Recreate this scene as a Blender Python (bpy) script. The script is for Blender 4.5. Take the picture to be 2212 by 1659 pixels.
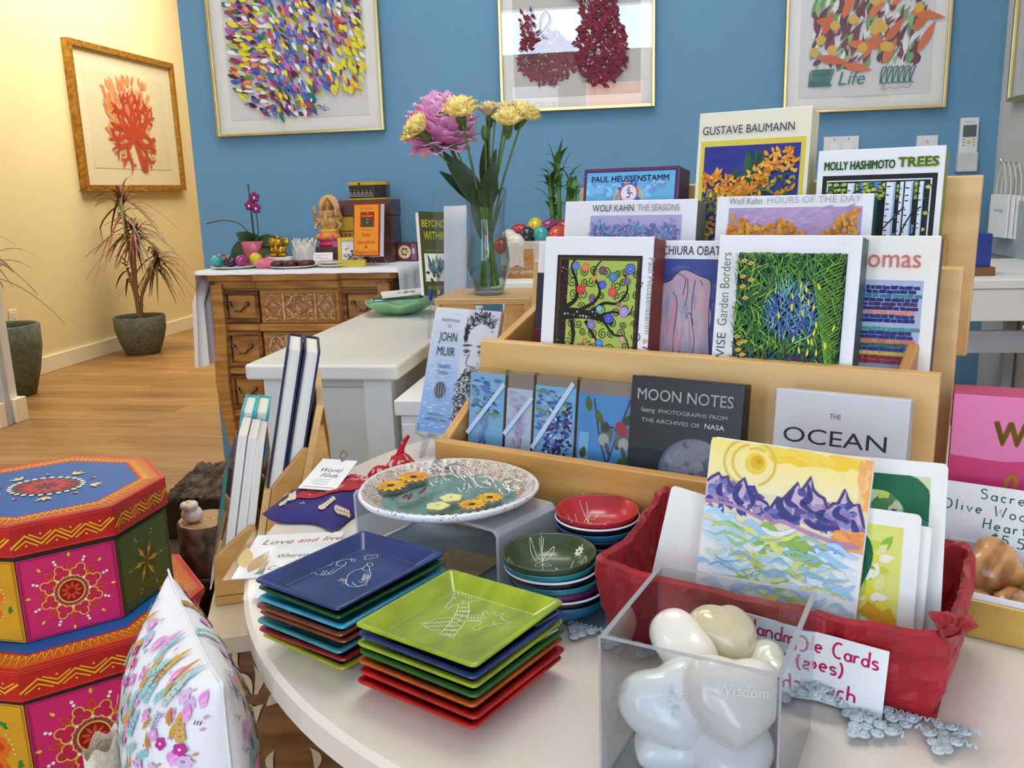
import bpy, bmesh, math, random
from mathutils import Vector, Matrix
PI = math.pi
R = math.radians
SC = bpy.context.scene
COL = SC.collection
for o in list(bpy.data.objects):
    bpy.data.objects.remove(o)

# ------------------------------------------------------------------ camera
cam_data = bpy.data.cameras.new('camera')
cam = bpy.data.objects.new('camera', cam_data)
COL.objects.link(cam)
SC.camera = cam
cam_data.sensor_fit = 'HORIZONTAL'
cam_data.sensor_width = 36.0
cam_data.lens = 36.0 * 1900.0 / 2212.0
cam_data.clip_start = 0.02
YAW, PITCH, ROLL = -0.1652, 0.2164, -0.0306
fw = Vector((math.sin(YAW) * math.cos(PITCH), math.cos(YAW) * math.cos(PITCH), -math.sin(PITCH)))
r0 = Vector((math.cos(YAW), -math.sin(YAW), 0))
u0 = r0.cross(fw)
rr = r0 * math.cos(ROLL) + u0 * math.sin(ROLL)
uu = u0 * math.cos(ROLL) - r0 * math.sin(ROLL)
cam.matrix_world = Matrix(((rr.x, uu.x, -fw.x, 0), (rr.y, uu.y, -fw.y, 0), (rr.z, uu.z, -fw.z, 1.06), (0, 0, 0, 1)))

# ------------------------------------------------------------------ world, light, exposure
SC.view_settings.view_transform = 'Standard'
SC.view_settings.look = 'None'
SC.view_settings.exposure = 0.2
SC.view_settings.gamma = 1.0
SC.view_settings.use_curve_mapping = False
SC.cycles.max_bounces = 10
SC.cycles.transparent_max_bounces = 24
SC.cycles.caustics_reflective = False
SC.cycles.caustics_refractive = False
W = bpy.data.worlds.new('sky')
SC.world = W
W.use_nodes = True
wn, wl = W.node_tree.nodes, W.node_tree.links
wn.clear()
w_tc = wn.new('ShaderNodeTexCoord')
w_no = wn.new('ShaderNodeTexNoise'); w_no.inputs['Scale'].default_value = 2.2; w_no.inputs['Detail'].default_value = 6
w_ra = wn.new('ShaderNodeValToRGB')
w_ra.color_ramp.elements[0].position = 0.42; w_ra.color_ramp.elements[0].color = (0.36, 0.60, 0.95, 1)
w_ra.color_ramp.elements[1].position = 0.62; w_ra.color_ramp.elements[1].color = (1, 1, 1, 1)
w_bg = wn.new('ShaderNodeBackground'); w_bg.inputs['Strength'].default_value = 8.0
w_ou = wn.new('ShaderNodeOutputWorld')
wl.new(w_tc.outputs['Generated'], w_no.inputs['Vector'])
wl.new(w_no.outputs['Fac'], w_ra.inputs['Fac'])
wl.new(w_ra.outputs['Color'], w_bg.inputs['Color'])
wl.new(w_bg.outputs['Background'], w_ou.inputs['Surface'])

def area(name, loc, rot, sx, sy, power, col=(1, 1, 1), portal=False):
    d = bpy.data.lights.new(name, 'AREA')
    d.shape = 'RECTANGLE'; d.size = sx; d.size_y = sy; d.energy = power; d.color = col
    if portal:
        d.cycles.is_portal = True
    o = bpy.data.objects.new(name, d); COL.objects.link(o)
    o.location = loc; o.rotation_euler = rot
    return o

# daylight through the shop front behind the camera (portals guide the sky's own light)
area('window_portal_low', (-0.74, -2.44, 1.35), (R(90), 0, 0), 3.6, 1.5, 1, portal=True)
area('window_portal_high', (-0.74, -2.44, 2.565), (R(90), 0, 0), 3.6, 0.42, 1, portal=True)
# unseen ceiling area lights added to fill the room, then the hall lamps
area('ceiling_fill_front', (-0.1, 1.25, 3.08), (0, 0, 0), 0.9, 0.6, 15, (1.0, 0.97, 0.92))
area('ceiling_fill_back', (-0.5, 2.2, 3.08), (0, 0, 0), 1.8, 0.5, 15, (1.0, 0.95, 0.88))
area('hall_lamp', (-2.9, 5.6, 3.08), (0, 0, 0), 1.4, 2.4, 82, (1.0, 0.97, 0.88))
area('hall_lamp', (-3.0, 2.4, 3.08), (0, 0, 0), 0.9, 1.6, 14, (1.0, 0.94, 0.8))

# ------------------------------------------------------------------ helpers: colour and materials
def lin(v):
    v /= 255.0
    return v / 12.92 if v <= 0.04045 else ((v + 0.055) / 1.055) ** 2.4
def C(r, g, b):
    return (lin(r), lin(g), lin(b), 1.0)

def mat(name, rgb, rough=0.5, metal=0.0, var=0.06, scale=18.0, bump=0.0, bscale=None, coat=0.0, spec=0.5, stretch=None, col2=None, sheen=0.0, detail=4.0, lo=0.35, hi=0.65):
    m = bpy.data.materials.new(name); m.use_nodes = True
    N, L = m.node_tree.nodes, m.node_tree.links
    b = N['Principled BSDF']
    b.inputs['Roughness'].default_value = rough
    b.inputs['Metallic'].default_value = metal
    b.inputs['Specular IOR Level'].default_value = spec
    b.inputs['Coat Weight'].default_value = coat
    b.inputs['Coat Roughness'].default_value = 0.08
    if sheen:
        b.inputs['Sheen Weight'].default_value = sheen
    c1 = C(*rgb)
    if col2 is None:
        c2 = tuple(x * (1 - 2.2 * var) for x in c1[:3]) + (1,)
    else:
        c2 = C(*col2)
    tc = N.new('ShaderNodeTexCoord'); mp = N.new('ShaderNodeMapping')
    if stretch:
        mp.inputs['Scale'].default_value = stretch
    no = N.new('ShaderNodeTexNoise'); no.inputs['Scale'].default_value = scale; no.inputs['Detail'].default_value = detail
    rp = N.new('ShaderNodeValToRGB')
    rp.color_ramp.elements[0].position = lo; rp.color_ramp.elements[0].color = c2
    rp.color_ramp.elements[1].position = hi; rp.color_ramp.elements[1].color = c1
    L.new(tc.outputs['Object'], mp.inputs['Vector']); L.new(mp.outputs['Vector'], no.inputs['Vector'])
    L.new(no.outputs['Fac'], rp.inputs['Fac']); L.new(rp.outputs['Color'], b.inputs['Base Color'])
    if bump:
        n2 = N.new('ShaderNodeTexNoise'); n2.inputs['Scale'].default_value = bscale or scale * 4; n2.inputs['Detail'].default_value = 3
        bp = N.new('ShaderNodeBump'); bp.inputs['Strength'].default_value = bump; bp.inputs['Distance'].default_value = 0.002
        L.new(mp.outputs['Vector'], n2.inputs['Vector']); L.new(n2.outputs['Fac'], bp.inputs['Height'])
        L.new(bp.outputs['Normal'], b.inputs['Normal'])
    return m

def clear_mat(name, tint=(255, 255, 255), refl=1.0, ior=1.45, rough=0.02, haze=0.0, edge=None, fmax=1.0):
    # thin clear plastic or glass: transparent, with a Fresnel share of mirror
    m = bpy.data.materials.new(name); m.use_nodes = True
    N, L = m.node_tree.nodes, m.node_tree.links
    N.clear()
    out = N.new('ShaderNodeOutputMaterial')
    tr = N.new('ShaderNodeBsdfTransparent'); tr.inputs['Color'].default_value = C(*tint)
    gl = N.new('ShaderNodeBsdfGlossy'); gl.inputs['Roughness'].default_value = rough
    gl.inputs['Color'].default_value = (refl, refl, refl, 1)
    f0 = ((ior - 1) / (ior + 1)) ** 2
    fr = N.new('ShaderNodeLayerWeight'); fr.inputs['Blend'].default_value = 0.5
    pw = N.new('ShaderNodeMath'); pw.operation = 'POWER'; pw.inputs[1].default_value = 5.0
    mr = N.new('ShaderNodeMapRange'); mr.inputs['To Min'].default_value = f0; mr.inputs['To Max'].default_value = fmax
    mx = N.new('ShaderNodeMixShader')
    L.new(fr.outputs['Facing'], pw.inputs[0]); L.new(pw.outputs[0], mr.inputs['Value']); L.new(mr.outputs['Result'], mx.inputs['Fac'])
    base = tr
    if edge:
        lw = N.new('ShaderNodeLayerWeight'); lw.inputs['Blend'].default_value = 0.35
        tr2 = N.new('ShaderNodeBsdfTransparent'); tr2.inputs['Color'].default_value = C(*edge)
        m3 = N.new('ShaderNodeMixShader')
        L.new(lw.outputs['Facing'], m3.inputs['Fac']); L.new(tr.outputs[0], m3.inputs[1]); L.new(tr2.outputs[0], m3.inputs[2])
        base = m3
    if haze:
        df = N.new('ShaderNodeBsdfDiffuse'); df.inputs['Color'].default_value = C(235, 238, 245)
        m2 = N.new('ShaderNodeMixShader'); m2.inputs['Fac'].default_value = haze
        L.new(base.outputs[0], m2.inputs[1]); L.new(df.outputs[0], m2.inputs[2])
        base = m2
    L.new(base.outputs[0], mx.inputs[1]); L.new(gl.outputs[0], mx.inputs[2])
    L.new(mx.outputs[0], out.inputs['Surface'])
    return m

def ink_mat(name, rough=0.55, spec=0.3, coat=0.0):
    m = bpy.data.materials.new(name); m.use_nodes = True
    N, L = m.node_tree.nodes, m.node_tree.links
    b = N['Principled BSDF']; b.inputs['Roughness'].default_value = rough; b.inputs['Specular IOR Level'].default_value = spec
    b.inputs['Coat Weight'].default_value = coat
    at = N.new('ShaderNodeAttribute'); at.attribute_name = 'Ink'
    no = N.new('ShaderNodeTexNoise'); no.inputs['Scale'].default_value = 160; no.inputs['Detail'].default_value = 3
    mr = N.new('ShaderNodeMapRange'); mr.inputs['To Min'].default_value = 0.92; mr.inputs['To Max'].default_value = 1.04
    mx = N.new('ShaderNodeMix'); mx.data_type = 'RGBA'; mx.blend_type = 'MULTIPLY'; mx.inputs['Factor'].default_value = 1
    tc = N.new('ShaderNodeTexCoord')
    L.new(tc.outputs['Object'], no.inputs['Vector']); L.new(no.outputs['Fac'], mr.inputs['Value'])
    L.new(at.outputs['Color'], mx.inputs['A']); L.new(mr.outputs['Result'], mx.inputs['B'])
    L.new(mx.outputs['Result'], b.inputs['Base Color'])
    return m

# ------------------------------------------------------------------ helpers: objects
def tag(o, label=None, cat=None, group=None, kind=None):
    if label: o['label'] = label
    if cat: o['category'] = cat
    if group: o['group'] = group
    if kind: o['kind'] = kind
    return o

def thing(name, label, cat, loc=(0, 0, 0), rot=(0, 0, 0), group=None):
    o = bpy.data.objects.new(name, None); COL.objects.link(o)
    o.empty_display_size = 0.05
    o.location = loc; o.rotation_euler = rot
    return tag(o, label, cat, group)

class MB:
    """collects shapes into ONE mesh"""
    def __init__(s):
        s.v = []; s.f = []; s.m = []; s.s = []
        s.M = Matrix.Identity(4); s.mi = 0
    def add(s, vs, fs, smooth=False, mi=None):
        n = len(s.v)
        s.v += [tuple(s.M @ Vector(p)) for p in vs]
        for f in fs:
            s.f.append(tuple(i + n for i in f)); s.m.append(s.mi if mi is None else mi); s.s.append(smooth)
        return s
    def box(s, x0, x1, y0, y1, z0, z1, mi=None):
        vs = [(x, y, z) for z in (z0, z1) for y in (y0, y1) for x in (x0, x1)]
        return s.add(vs, [(0, 2, 3, 1), (4, 5, 7, 6), (0, 1, 5, 4), (2, 6, 7, 3), (0, 4, 6, 2), (1, 3, 7, 5)], False, mi)
    def prism(s, poly, a, b, axis='z', mi=None, smooth=False):
        n = len(poly)
        def p3(p, t):
            return {'z': (p[0], p[1], t), 'y': (p[0], t, p[1]), 'x': (t, p[0], p[1])}[axis]
        vs = [p3(p, a) for p in poly] + [p3(p, b) for p in poly]
        fs = [tuple(range(n))[::-1], tuple(range(n, 2 * n))] + [(i, (i + 1) % n, n + (i + 1) % n, n + i) for i in range(n)]
        return s.add(vs, fs, smooth, mi)
    def frustum(s, polya, za, polyb, zb, mi=None, caps=(True, True)):
        n = len(polya)
        vs = [(p[0], p[1], za) for p in polya] + [(p[0], p[1], zb) for p in polyb]
        fs = [(i, (i + 1) % n, n + (i + 1) % n, n + i) for i in range(n)]
        if caps[0]: fs.append(tuple(range(n))[::-1])
        if caps[1]: fs.append(tuple(range(n, 2 * n)))
        return s.add(vs, fs, False, mi)
    def lathe(s, prof, n=32, c=(0, 0, 0), sx=1, sy=1, mi=None, smooth=True, close=False, a0=0, a1=2 * PI, wob=None):
        full = abs(a1 - a0 - 2 * PI) < 1e-6
        k = n if full else n + 1
        vs = []
        for (r, z) in prof:
            for i in range(k):
                a = a0 + (a1 - a0) * i / n
                q = r * (wob(a) if wob else 1)
                vs.append((c[0] + q * math.cos(a) * sx, c[1] + q * math.sin(a) * sy, c[2] + z))
        fs = []
        for j in range(len(prof) - 1):
            for i in range(n):
                i2 = (i + 1) % k
                fs.append((j * k + i, j * k + i2, (j + 1) * k + i2, (j + 1) * k + i))
        if close and full:
            fs.append(tuple(range(k))[::-1]); fs.append(tuple(range((len(prof) - 1) * k, len(prof) * k)))
        return s.add(vs, fs, smooth, mi)
    def tube(s, pts, rad, n=8, mi=None, closed=False, flat=1.0):
        P = [Vector(p) for p in pts]; m = len(P)
        rad = [rad] * m if not isinstance(rad, (list, tuple)) else rad
        vs = []; prev = None
        for i, p in enumerate(P):
            t = (P[(i + 1) % m] - P[i - 1]) if closed else (P[min(i + 1, m - 1)] - P[max(i - 1, 0)])
            t.normalize() if t.length > 1e-9 else None
            if prev is None:
                a = t.orthogonal().normalized()
            else:
                a = prev - t * prev.dot(t)
                a = a.normalized() if a.length > 1e-6 else t.orthogonal().normalized()
            prev = a; b = t.cross(a)
            for k in range(n):
                an = 2 * PI * k / n
                vs.append(tuple(p + a * math.cos(an) * rad[i] + b * math.sin(an) * rad[i] * flat))
        fs = []
        for i in range(m if closed else m - 1):
            for k in range(n):
                fs.append((i * n + k, i * n + (k + 1) % n, ((i + 1) % m) * n + (k + 1) % n, ((i + 1) % m) * n + k))
        if not closed:
            fs.append(tuple(range(n))[::-1]); fs.append(tuple(range((m - 1) * n, m * n)))
        return s.add(vs, fs, True, mi)
    def ball(s, c, r, nu=16, nv=10, mi=None, fn=None):
        r = (r, r, r) if not isinstance(r, (list, tuple)) else r
        vs = [(c[0], c[1], c[2] - r[2])]
        for j in range(1, nv):
            ph = -PI / 2 + PI * j / nv
            for i in range(nu):
                a = 2 * PI * i / nu
                d = Vector((math.cos(ph) * math.cos(a), math.cos(ph) * math.sin(a), math.sin(ph)))
                k = fn(d) if fn else 1
                vs.append((c[0] + r[0] * d.x * k, c[1] + r[1] * d.y * k, c[2] + r[2] * d.z * k))
        vs.append((c[0], c[1], c[2] + r[2]))
        fs = [(0, 1 + (i + 1) % nu, 1 + i) for i in range(nu)]
        for j in range(nv - 2):
            for i in range(nu):
                fs.append((1 + j * nu + i, 1 + j * nu + (i + 1) % nu, 1 + (j + 1) * nu + (i + 1) % nu, 1 + (j + 1) * nu + i))
        t = len(vs) - 1; b = 1 + (nv - 2) * nu
        fs += [(t, b + i, b + (i + 1) % nu) for i in range(nu)]
        return s.add(vs, fs, True, mi)
    def grid(s, fn, nu, nv, mi=None, smooth=True, wrap=False):
        k = nu if wrap else nu + 1
        vs = [fn(i / nu, j / nv) for j in range(nv + 1) for i in range(k)]
        fs = [(j * k + i, j * k + (i + 1) % k, (j + 1) * k + (i + 1) % k, (j + 1) * k + i) for j in range(nv) for i in range(nu)]
        return s.add(vs, fs, smooth, mi)
    def leaf(s, base, tip, w, up=(0, 0, 1), bend=0.0, n=8, fold=0.15, mi=None):
        b, t, up = Vector(base), Vector(tip), Vector(up)
        d = t - b; side = d.cross(up)
        side = side.normalized() if side.length > 1e-6 else d.orthogonal().normalized()
        nn = side.cross(d).normalized()
        vs = []
        for i in range(n + 1):
            q = i / n
            c = b + d * q + nn * (bend * 4 * q * (1 - q)) * d.length
            ww = w * 0.5 * (math.sin(PI * min(1, q ** 0.75)) ** 0.8 + 0.03)
            vs += [tuple(c - side * ww + nn * ww * fold), tuple(c), tuple(c + side * ww + nn * ww * fold)]
        fs = []
        for i in range(n):
            a = i * 3
            fs += [(a, a + 1, a + 4, a + 3), (a + 1, a + 2, a + 5, a + 4)]
        return s.add(vs, fs, True, mi)
    def build(s, name, mats, parent=None, loc=(0, 0, 0), rot=(0, 0, 0), bevel=0, seg=2, sub=0, solid=0, merge=False):
        me = bpy.data.meshes.new(name)
        me.from_pydata(s.v, [], s.f)
        for m in (mats if isinstance(mats, (list, tuple)) else [mats]):
            me.materials.append(m)
        me.polygons.foreach_set('material_index', s.m)
        me.polygons.foreach_set('use_smooth', s.s)
        me.update()
        bm = bmesh.new(); bm.from_mesh(me)
        if merge:
            bmesh.ops.remove_doubles(bm, verts=bm.verts, dist=1e-6)
        bmesh.ops.recalc_face_normals(bm, faces=bm.faces)
        bm.to_mesh(me); bm.free()
        o = bpy.data.objects.new(name, me); COL.objects.link(o)
        o.location = loc; o.rotation_euler = rot
        if parent: o.parent = parent
        if solid:
            md = o.modifiers.new('solid', 'SOLIDIFY'); md.thickness = solid; md.offset = 0
        if bevel:
            md = o.modifiers.new('bevel', 'BEVEL'); md.width = bevel; md.segments = seg; md.limit_method = 'ANGLE'; md.angle_limit = R(35)
            md.harden_normals = False
        if sub:
            md = o.modifiers.new('sub', 'SUBSURF'); md.levels = sub; md.render_levels = sub
        return o

_txt = {}
def text_polys(s, bold=0.0, shear=0.0):
    key = (s, bold, shear)
    if key not in _txt:
        cu = bpy.data.curves.new('t', 'FONT'); cu.body = s; cu.size = 1.0; cu.offset = bold; cu.shear = shear
        cu.resolution_u = 3
        ob = bpy.data.objects.new('t', cu); COL.objects.link(ob)
        dg = bpy.context.evaluated_depsgraph_get(); dg.update()
        me = bpy.data.meshes.new_from_object(ob.evaluated_get(dg))
        vs = [(v.co.x, v.co.y) for v in me.vertices]; fs = [tuple(p.vertices) for p in me.polygons]
        bpy.data.objects.remove(ob); bpy.data.curves.remove(cu); bpy.data.meshes.remove(me)
        _txt[key] = (vs, fs)
    return _txt[key]

class Ink:
    """flat print, paint or pen marks on a surface: x right, y up, each mark a hair above the last"""
    def __init__(s, dz=5e-6, z0=2e-4):
        s.v = []; s.f = []; s.c = []; s.z = z0; s.dz = dz; s.clip = None
    def add(s, vs, fs, col):
        n = len(s.v); s.z += s.dz
        if s.clip:
            a, b, c_, d = s.clip
            vs = [(min(c_, max(a, p[0])), min(d, max(b, p[1]))) for p in vs]
        s.v += [(p[0], p[1], s.z) for p in vs]
        for f in fs:
            s.f.append(tuple(i + n for i in f)); s.c.append(C(*col))
    def poly(s, pts, col): s.add(pts, [tuple(range(len(pts)))], col)
    def rect(s, x0, y0, x1, y1, col): s.poly([(x0, y0), (x1, y0), (x1, y1), (x0, y1)], col)
    def disc(s, x, y, r, col, n=18, ry=None, rot=0.0):
        ry = ry or r
        ca, sa = math.cos(rot), math.sin(rot)
        s.poly([(x + r * math.cos(a) * ca - ry * math.sin(a) * sa, y + r * math.cos(a) * sa + ry * math.sin(a) * ca) for a in [2 * PI * i / n for i in range(n)]], col)
    def ring(s, x, y, r, w, col, n=22, ry=None):
        k = (ry or r) / r
        s.line([(x + r * math.cos(2 * PI * i / n), y + r * k * math.sin(2 * PI * i / n)) for i in range(n + 1)], w, col)
    def line(s, pts, w, col, taper=None):
        m = len(pts)
        if m < 2: return
        vs = []
        for i in range(m):
            a = pts[max(0, i - 1)]; b = pts[min(m - 1, i + 1)]
            dx, dy = b[0] - a[0], b[1] - a[1]; L = math.hypot(dx, dy) or 1
            q = i / (m - 1)
            ww = (w if not taper else w * taper(q)) * 0.5
            vs += [(pts[i][0] - dy / L * ww, pts[i][1] + dx / L * ww), (pts[i][0] + dy / L * ww, pts[i][1] - dx / L * ww)]
        s.add(vs, [(2 * i, 2 * i + 1, 2 * i + 3, 2 * i + 2) for i in range(m - 1)], col)
    def curve(s, pts, w, col, n=6, taper=None):
        s.line(smooth(pts, n), w, col, taper)
    def leaf(s, x, y, ang, L, w, col, n=6, bend=0.0):
        ca, sa = math.cos(ang), math.sin(ang)
        up, dn = [], []
        for i in range(n + 1):
            q = i / n; h = w * 0.5 * math.sin(PI * q ** 0.8); o = bend * L * 4 * q * (1 - q)
            for lst, sg in ((up, 1), (dn, -1)):
                px, py = q * L, o + sg * h
                lst.append((x + px * ca - py * sa, y + px * sa + py * ca))
        s.poly(up + dn[-2:0:-1], col)
    def text(s, t, x, y, size, col, align='l', bold=0.0, shear=0.0, rot=0.0, width=None, sx=1.0):
        vs, fs = text_polys(t, 0.0, shear)
        if not vs: return
        x0 = min(v[0] for v in vs); x1 = max(v[0] for v in vs)
        if width: sx = width / ((x1 - x0) * size)
        off = {'l': -x0, 'c': -(x0 + x1) / 2, 'r': -x1}[align]
        ca, sa = math.cos(rot), math.sin(rot)
        out = []
        for v in vs:
            px, py = (v[0] + off) * size * sx, v[1] * size
            out.append((x + px * ca - py * sa, y + px * sa + py * ca))
        s.add(out, fs, col)
        for e in ((1, 0), (-1, 0), (0, 1), (0, -1), (.7, .7), (-.7, -.7), (.7, -.7), (-.7, .7)) if bold else ():
            s.add([(p[0] + e[0] * bold * size * .8, p[1] + e[1] * bold * size * .8) for p in out], fs, col); s.z -= s.dz
    def build(s, name, m, parent=None, loc=(0, 0, 0), rot=(0, 0, 0), fn=None):
        me = bpy.data.meshes.new(name)
        me.from_pydata([fn(p) if fn else p for p in s.v], [], s.f)
        at = me.color_attributes.new('Ink', 'FLOAT_COLOR', 'CORNER')
        data = []
        for p, c in zip(me.polygons, s.c):
            data += list(c) * p.loop_total
        at.data.foreach_set('color', data)
        me.materials.append(m); me.update()
        o = bpy.data.objects.new(name, me); COL.objects.link(o)
        o.location = loc; o.rotation_euler = rot
        if parent: o.parent = parent
        return o

def smooth(pts, n=6, closed=False):
    P = [Vector(p) for p in pts]; m = len(P); out = []
    rng = range(m) if closed else range(m - 1)
    for i in rng:
        p1, p2 = P[i], P[(i + 1) % m]
        p0 = P[i - 1] if (i > 0 or closed) else p1
        p3 = P[(i + 2) % m] if (i + 2 < m or closed) else p2
        for k in range(n):
            t = k / n
            out.append(0.5 * ((2 * p1) + (p2 - p0) * t + (2 * p0 - 5 * p1 + 4 * p2 - p3) * t * t + (3 * p1 - p0 - 3 * p2 + p3) * t ** 3))
    if not closed: out.append(P[-1])
    return [tuple(p) for p in out]

def spiral(x, y, r, a0, turns=1.6, sgn=1, n=26):
    return [(x + r * (1 - 0.85 * i / n) * math.cos(a0 + sgn * 2 * PI * turns * i / n), y + r * (1 - 0.85 * i / n) * math.sin(a0 + sgn * 2 * PI * turns * i / n)) for i in range(n + 1)]

# a small pen alphabet for hand-lettered signs (strokes in a unit-high box)
def arc(cx, cy, rx, ry, a, b, n=9):
    return [(cx + rx * math.cos(R(a + (b - a) * i / n)), cy + ry * math.sin(R(a + (b - a) * i / n))) for i in range(n + 1)]
PEN = {
 'H': (.62, [[(0, 0), (.03, 1)], [(.5, 0), (.52, 1)], [(0, .5), (.52, .55)]]),
 'a': (.5, [arc(.22, .24, .2, .24, 40, 400), [(.42, .5), (.42, .05), (.5, 0)]]),
 'n': (.5, [[(0, .5), (0, 0)], [(0, .3)] + arc(.2, .3, .19, .2, 160, 0) + [(.4, 0)]]),
 'd': (.5, [arc(.2, .24, .2, .24, 40, 400), [(.41, 1), (.41, .05), (.48, 0)]]),
 'm': (.72, [[(0, .5), (0, 0)], [(0, .3)] + arc(.15, .3, .14, .2, 160, 0) + [(.3, 0)], [(.3, .3)] + arc(.46, .3, .15, .2, 160, 0) + [(.62, 0)]]),
 'e': (.48, [[(.02, .25), (.4, .3)] + arc(.21, .26, .2, .25, 15, 310)]),
 'C': (.62, [arc(.34, .5, .34, .5, 60, 300)]),
 'r': (.38, [[(0, .5), (.02, 0)], [(.02, .3)] + arc(.18, .28, .16, .2, 150, 50)]),
 's': (.42, [arc(.2, .38, .16, .12, 30, 250) + arc(.2, .12, .17, .13, 80, -140)]),
 'v': (.44, [[(0, .5), (.18, 0), (.38, .5)]]),
 'l': (.2, [[(.05, 1), (.05, 0)]]),
 'o': (.48, [arc(.2, .25, .2, .25, 80, 440)]),
 'p': (.5, [[(0, .5), (0, -.35)], arc(.2, .25, .2, .24, 170, -170)]),
 '(': (.28, [arc(.4, .4, .34, .62, 120, 240)]),
 ')': (.28, [arc(-.15, .4, .34, .62, 60, -60)]),
 '$': (.5, [arc(.2, .68, .19, .18, 30, 260) + arc(.2, .28, .2, .2, 80, -150), [(.2, 1.02), (.2, -.06)]]),
 '5': (.52, [[(.42, .92), (.08, .92), (.05, .55)] + arc(.2, .3, .23, .29, 110, -140)]),
 '0': (.56, [arc(.24, .42, .23, .42, 80, 440, 14)]),
 '6': (.5, [[(.36, .9), (.1, .5)] + arc(.22, .24, .2, .24, 170, -190)]),
 '.': (.22, [[(.05, 0), (.09, .03)]]),
 'c': (.44, [arc(.22, .25, .2, .25, 50, 310)]),
 'h': (.5, [[(0, 1), (0, 0)], [(0, .28)] + arc(.2, .3, .19, .2, 160, 0) + [(.4, 0)]]),
 'S': (.56, [arc(.25, .74, .22, .2, 30, 260) + arc(.25, .27, .24, .25, 80, -140)]),
 'O': (.7, [arc(.3, .45, .3, .45, 80, 440, 14)]),
 'i': (.2, [[(.05, .5), (.05, 0)], [(.05, .7), (.08, .74)]]),
 'W': (.9, [[(0, 1), (.18, 0), (.4, .7), (.58, 0), (.8, 1)]]),
 't': (.38, [[(.15, .85), (.15, .05), (.28, 0)], [(0, .55), (.32, .58)]]),
 ' ': (.45, []),
}
def pen(ink, s, x, y, h, col, w, gap=.1, rot=0.0, sx=1.0):
    ca, sa = math.cos(rot), math.sin(rot); cx = 0
    for ch in s:
        wd, st = PEN[ch]
        for q in st:
            ink.line([(x + (cx + p[0] * sx) * h * ca - p[1] * h * sa, y + (cx + p[0] * sx) * h * sa + p[1] * h * ca) for p in q], w, col)
        cx += (wd + gap) * sx
    return cx * h
# ------------------------------------------------------------------ shared materials
INK = ink_mat('printed_ink')
INKG = ink_mat('glossy_print', 0.25, 0.5, 0.3)
M_blue = mat('blue_wall_paint', (104, 152, 186), 0.75, var=0.015, scale=3, bump=0.25, bscale=120)
M_cream = mat('cream_wall_paint', (244, 224, 168), 0.8, var=0.02, scale=3, bump=0.5, bscale=70)
M_grey = mat('grey_wall_paint', (214, 214, 210), 0.8, var=0.02, scale=3, bump=0.3, bscale=100)
M_white = mat('white_paint', (240, 240, 236), 0.5, var=0.015, scale=6)
M_ceil = mat('ceiling_paint', (244, 242, 236), 0.85, var=0.01, scale=4)
M_trim = mat('cream_trim_paint', (250, 240, 208), 0.45, var=0.02, scale=5)
M_cream_counter = mat('off_white_lacquer', (232, 231, 222), 0.35, var=0.03, scale=3)
M_ply = mat('birch_plywood', (230, 192, 128), 0.38, scale=4, stretch=(1, 1, 9), col2=(212, 166, 98), lo=0.3, hi=0.7, detail=8)
M_plyv = mat('birch_plywood_warm', (214, 166, 94), 0.42, scale=5, stretch=(1, 1, 7), col2=(186, 132, 64), detail=8)
M_plyedge = mat('plywood_edge', (196, 146, 84), 0.6, scale=60, stretch=(0.2, 0.2, 6), col2=(132, 88, 44))
M_dwood = mat('dresser_wood', (196, 140, 66), 0.42, scale=7, stretch=(1, 1, 7), col2=(150, 98, 40), detail=8, coat=0.15)
M_dwood2 = mat('dresser_wood_dark', (150, 96, 42), 0.5, scale=9, stretch=(1, 1, 6), col2=(78, 44, 16), detail=8)
M_wash = mat('whitewashed_carving', (222, 190, 152), 0.7, scale=60, col2=(176, 128, 84))
M_washbg = mat('carving_ground', (176, 122, 70), 0.7, scale=50, col2=(140, 90, 46))
M_pewter = mat('old_pewter', (120, 108, 96), 0.32, 1.0, scale=40)
M_chrome = mat('chrome', (225, 226, 230), 0.08, 1.0, var=0.01)
M_gold = mat('gold_frame_metal', (226, 204, 140), 0.3, 1.0, var=0.05, scale=12)
M_goldwood = mat('aged_gold_leaf_wood', (190, 138, 52), 0.45, 0.35, scale=40, col2=(140, 92, 24))
M_matboard = mat('white_mat_board', (244, 243, 238), 0.85, var=0.01)
M_printgrey = mat('print_paper', (226, 226, 230), 0.8, var=0.01)
M_creamboard = mat('cream_mat_board', (250, 236, 196), 0.85, var=0.01)
M_creampaper = mat('cream_print_paper', (246, 230, 188), 0.85, var=0.02)
M_glass = clear_mat('picture_glass', ior=1.9, rough=0.008)
M_acr = clear_mat('clear_acrylic', (246, 248, 250), ior=1.49, rough=0.03, edge=(205, 212, 220))
M_film = clear_mat('clear_film', (252, 252, 252), ior=1.3, rough=0.2, haze=0.03, fmax=0.4)
M_acredge = clear_mat('acrylic_cut_edge', (196, 200, 204), ior=1.45, rough=0.2, haze=0.35)
M_linen = mat('white_linen', (238, 238, 242), 0.9, var=0.03, scale=300, bump=0.3, bscale=700)
M_black = mat('black_plastic', (28, 28, 30), 0.45)
M_pot = mat('grey_green_stone', (112, 116, 102), 0.85, scale=40, col2=(88, 92, 78), bump=0.5, bscale=90)
M_soil = mat('potting_soil', (52, 40, 30), 0.95, scale=60, bump=1, bscale=200)
M_paper = mat('white_paper', (245, 245, 246), 0.8, var=0.01)
M_leafd = mat('dark_green_leaf', (44, 72, 32), 0.4, scale=14, col2=(30, 52, 24))
M_stem = mat('fresh_green_stem', (104, 132, 48), 0.45, scale=30, col2=(70, 104, 40))

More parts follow.
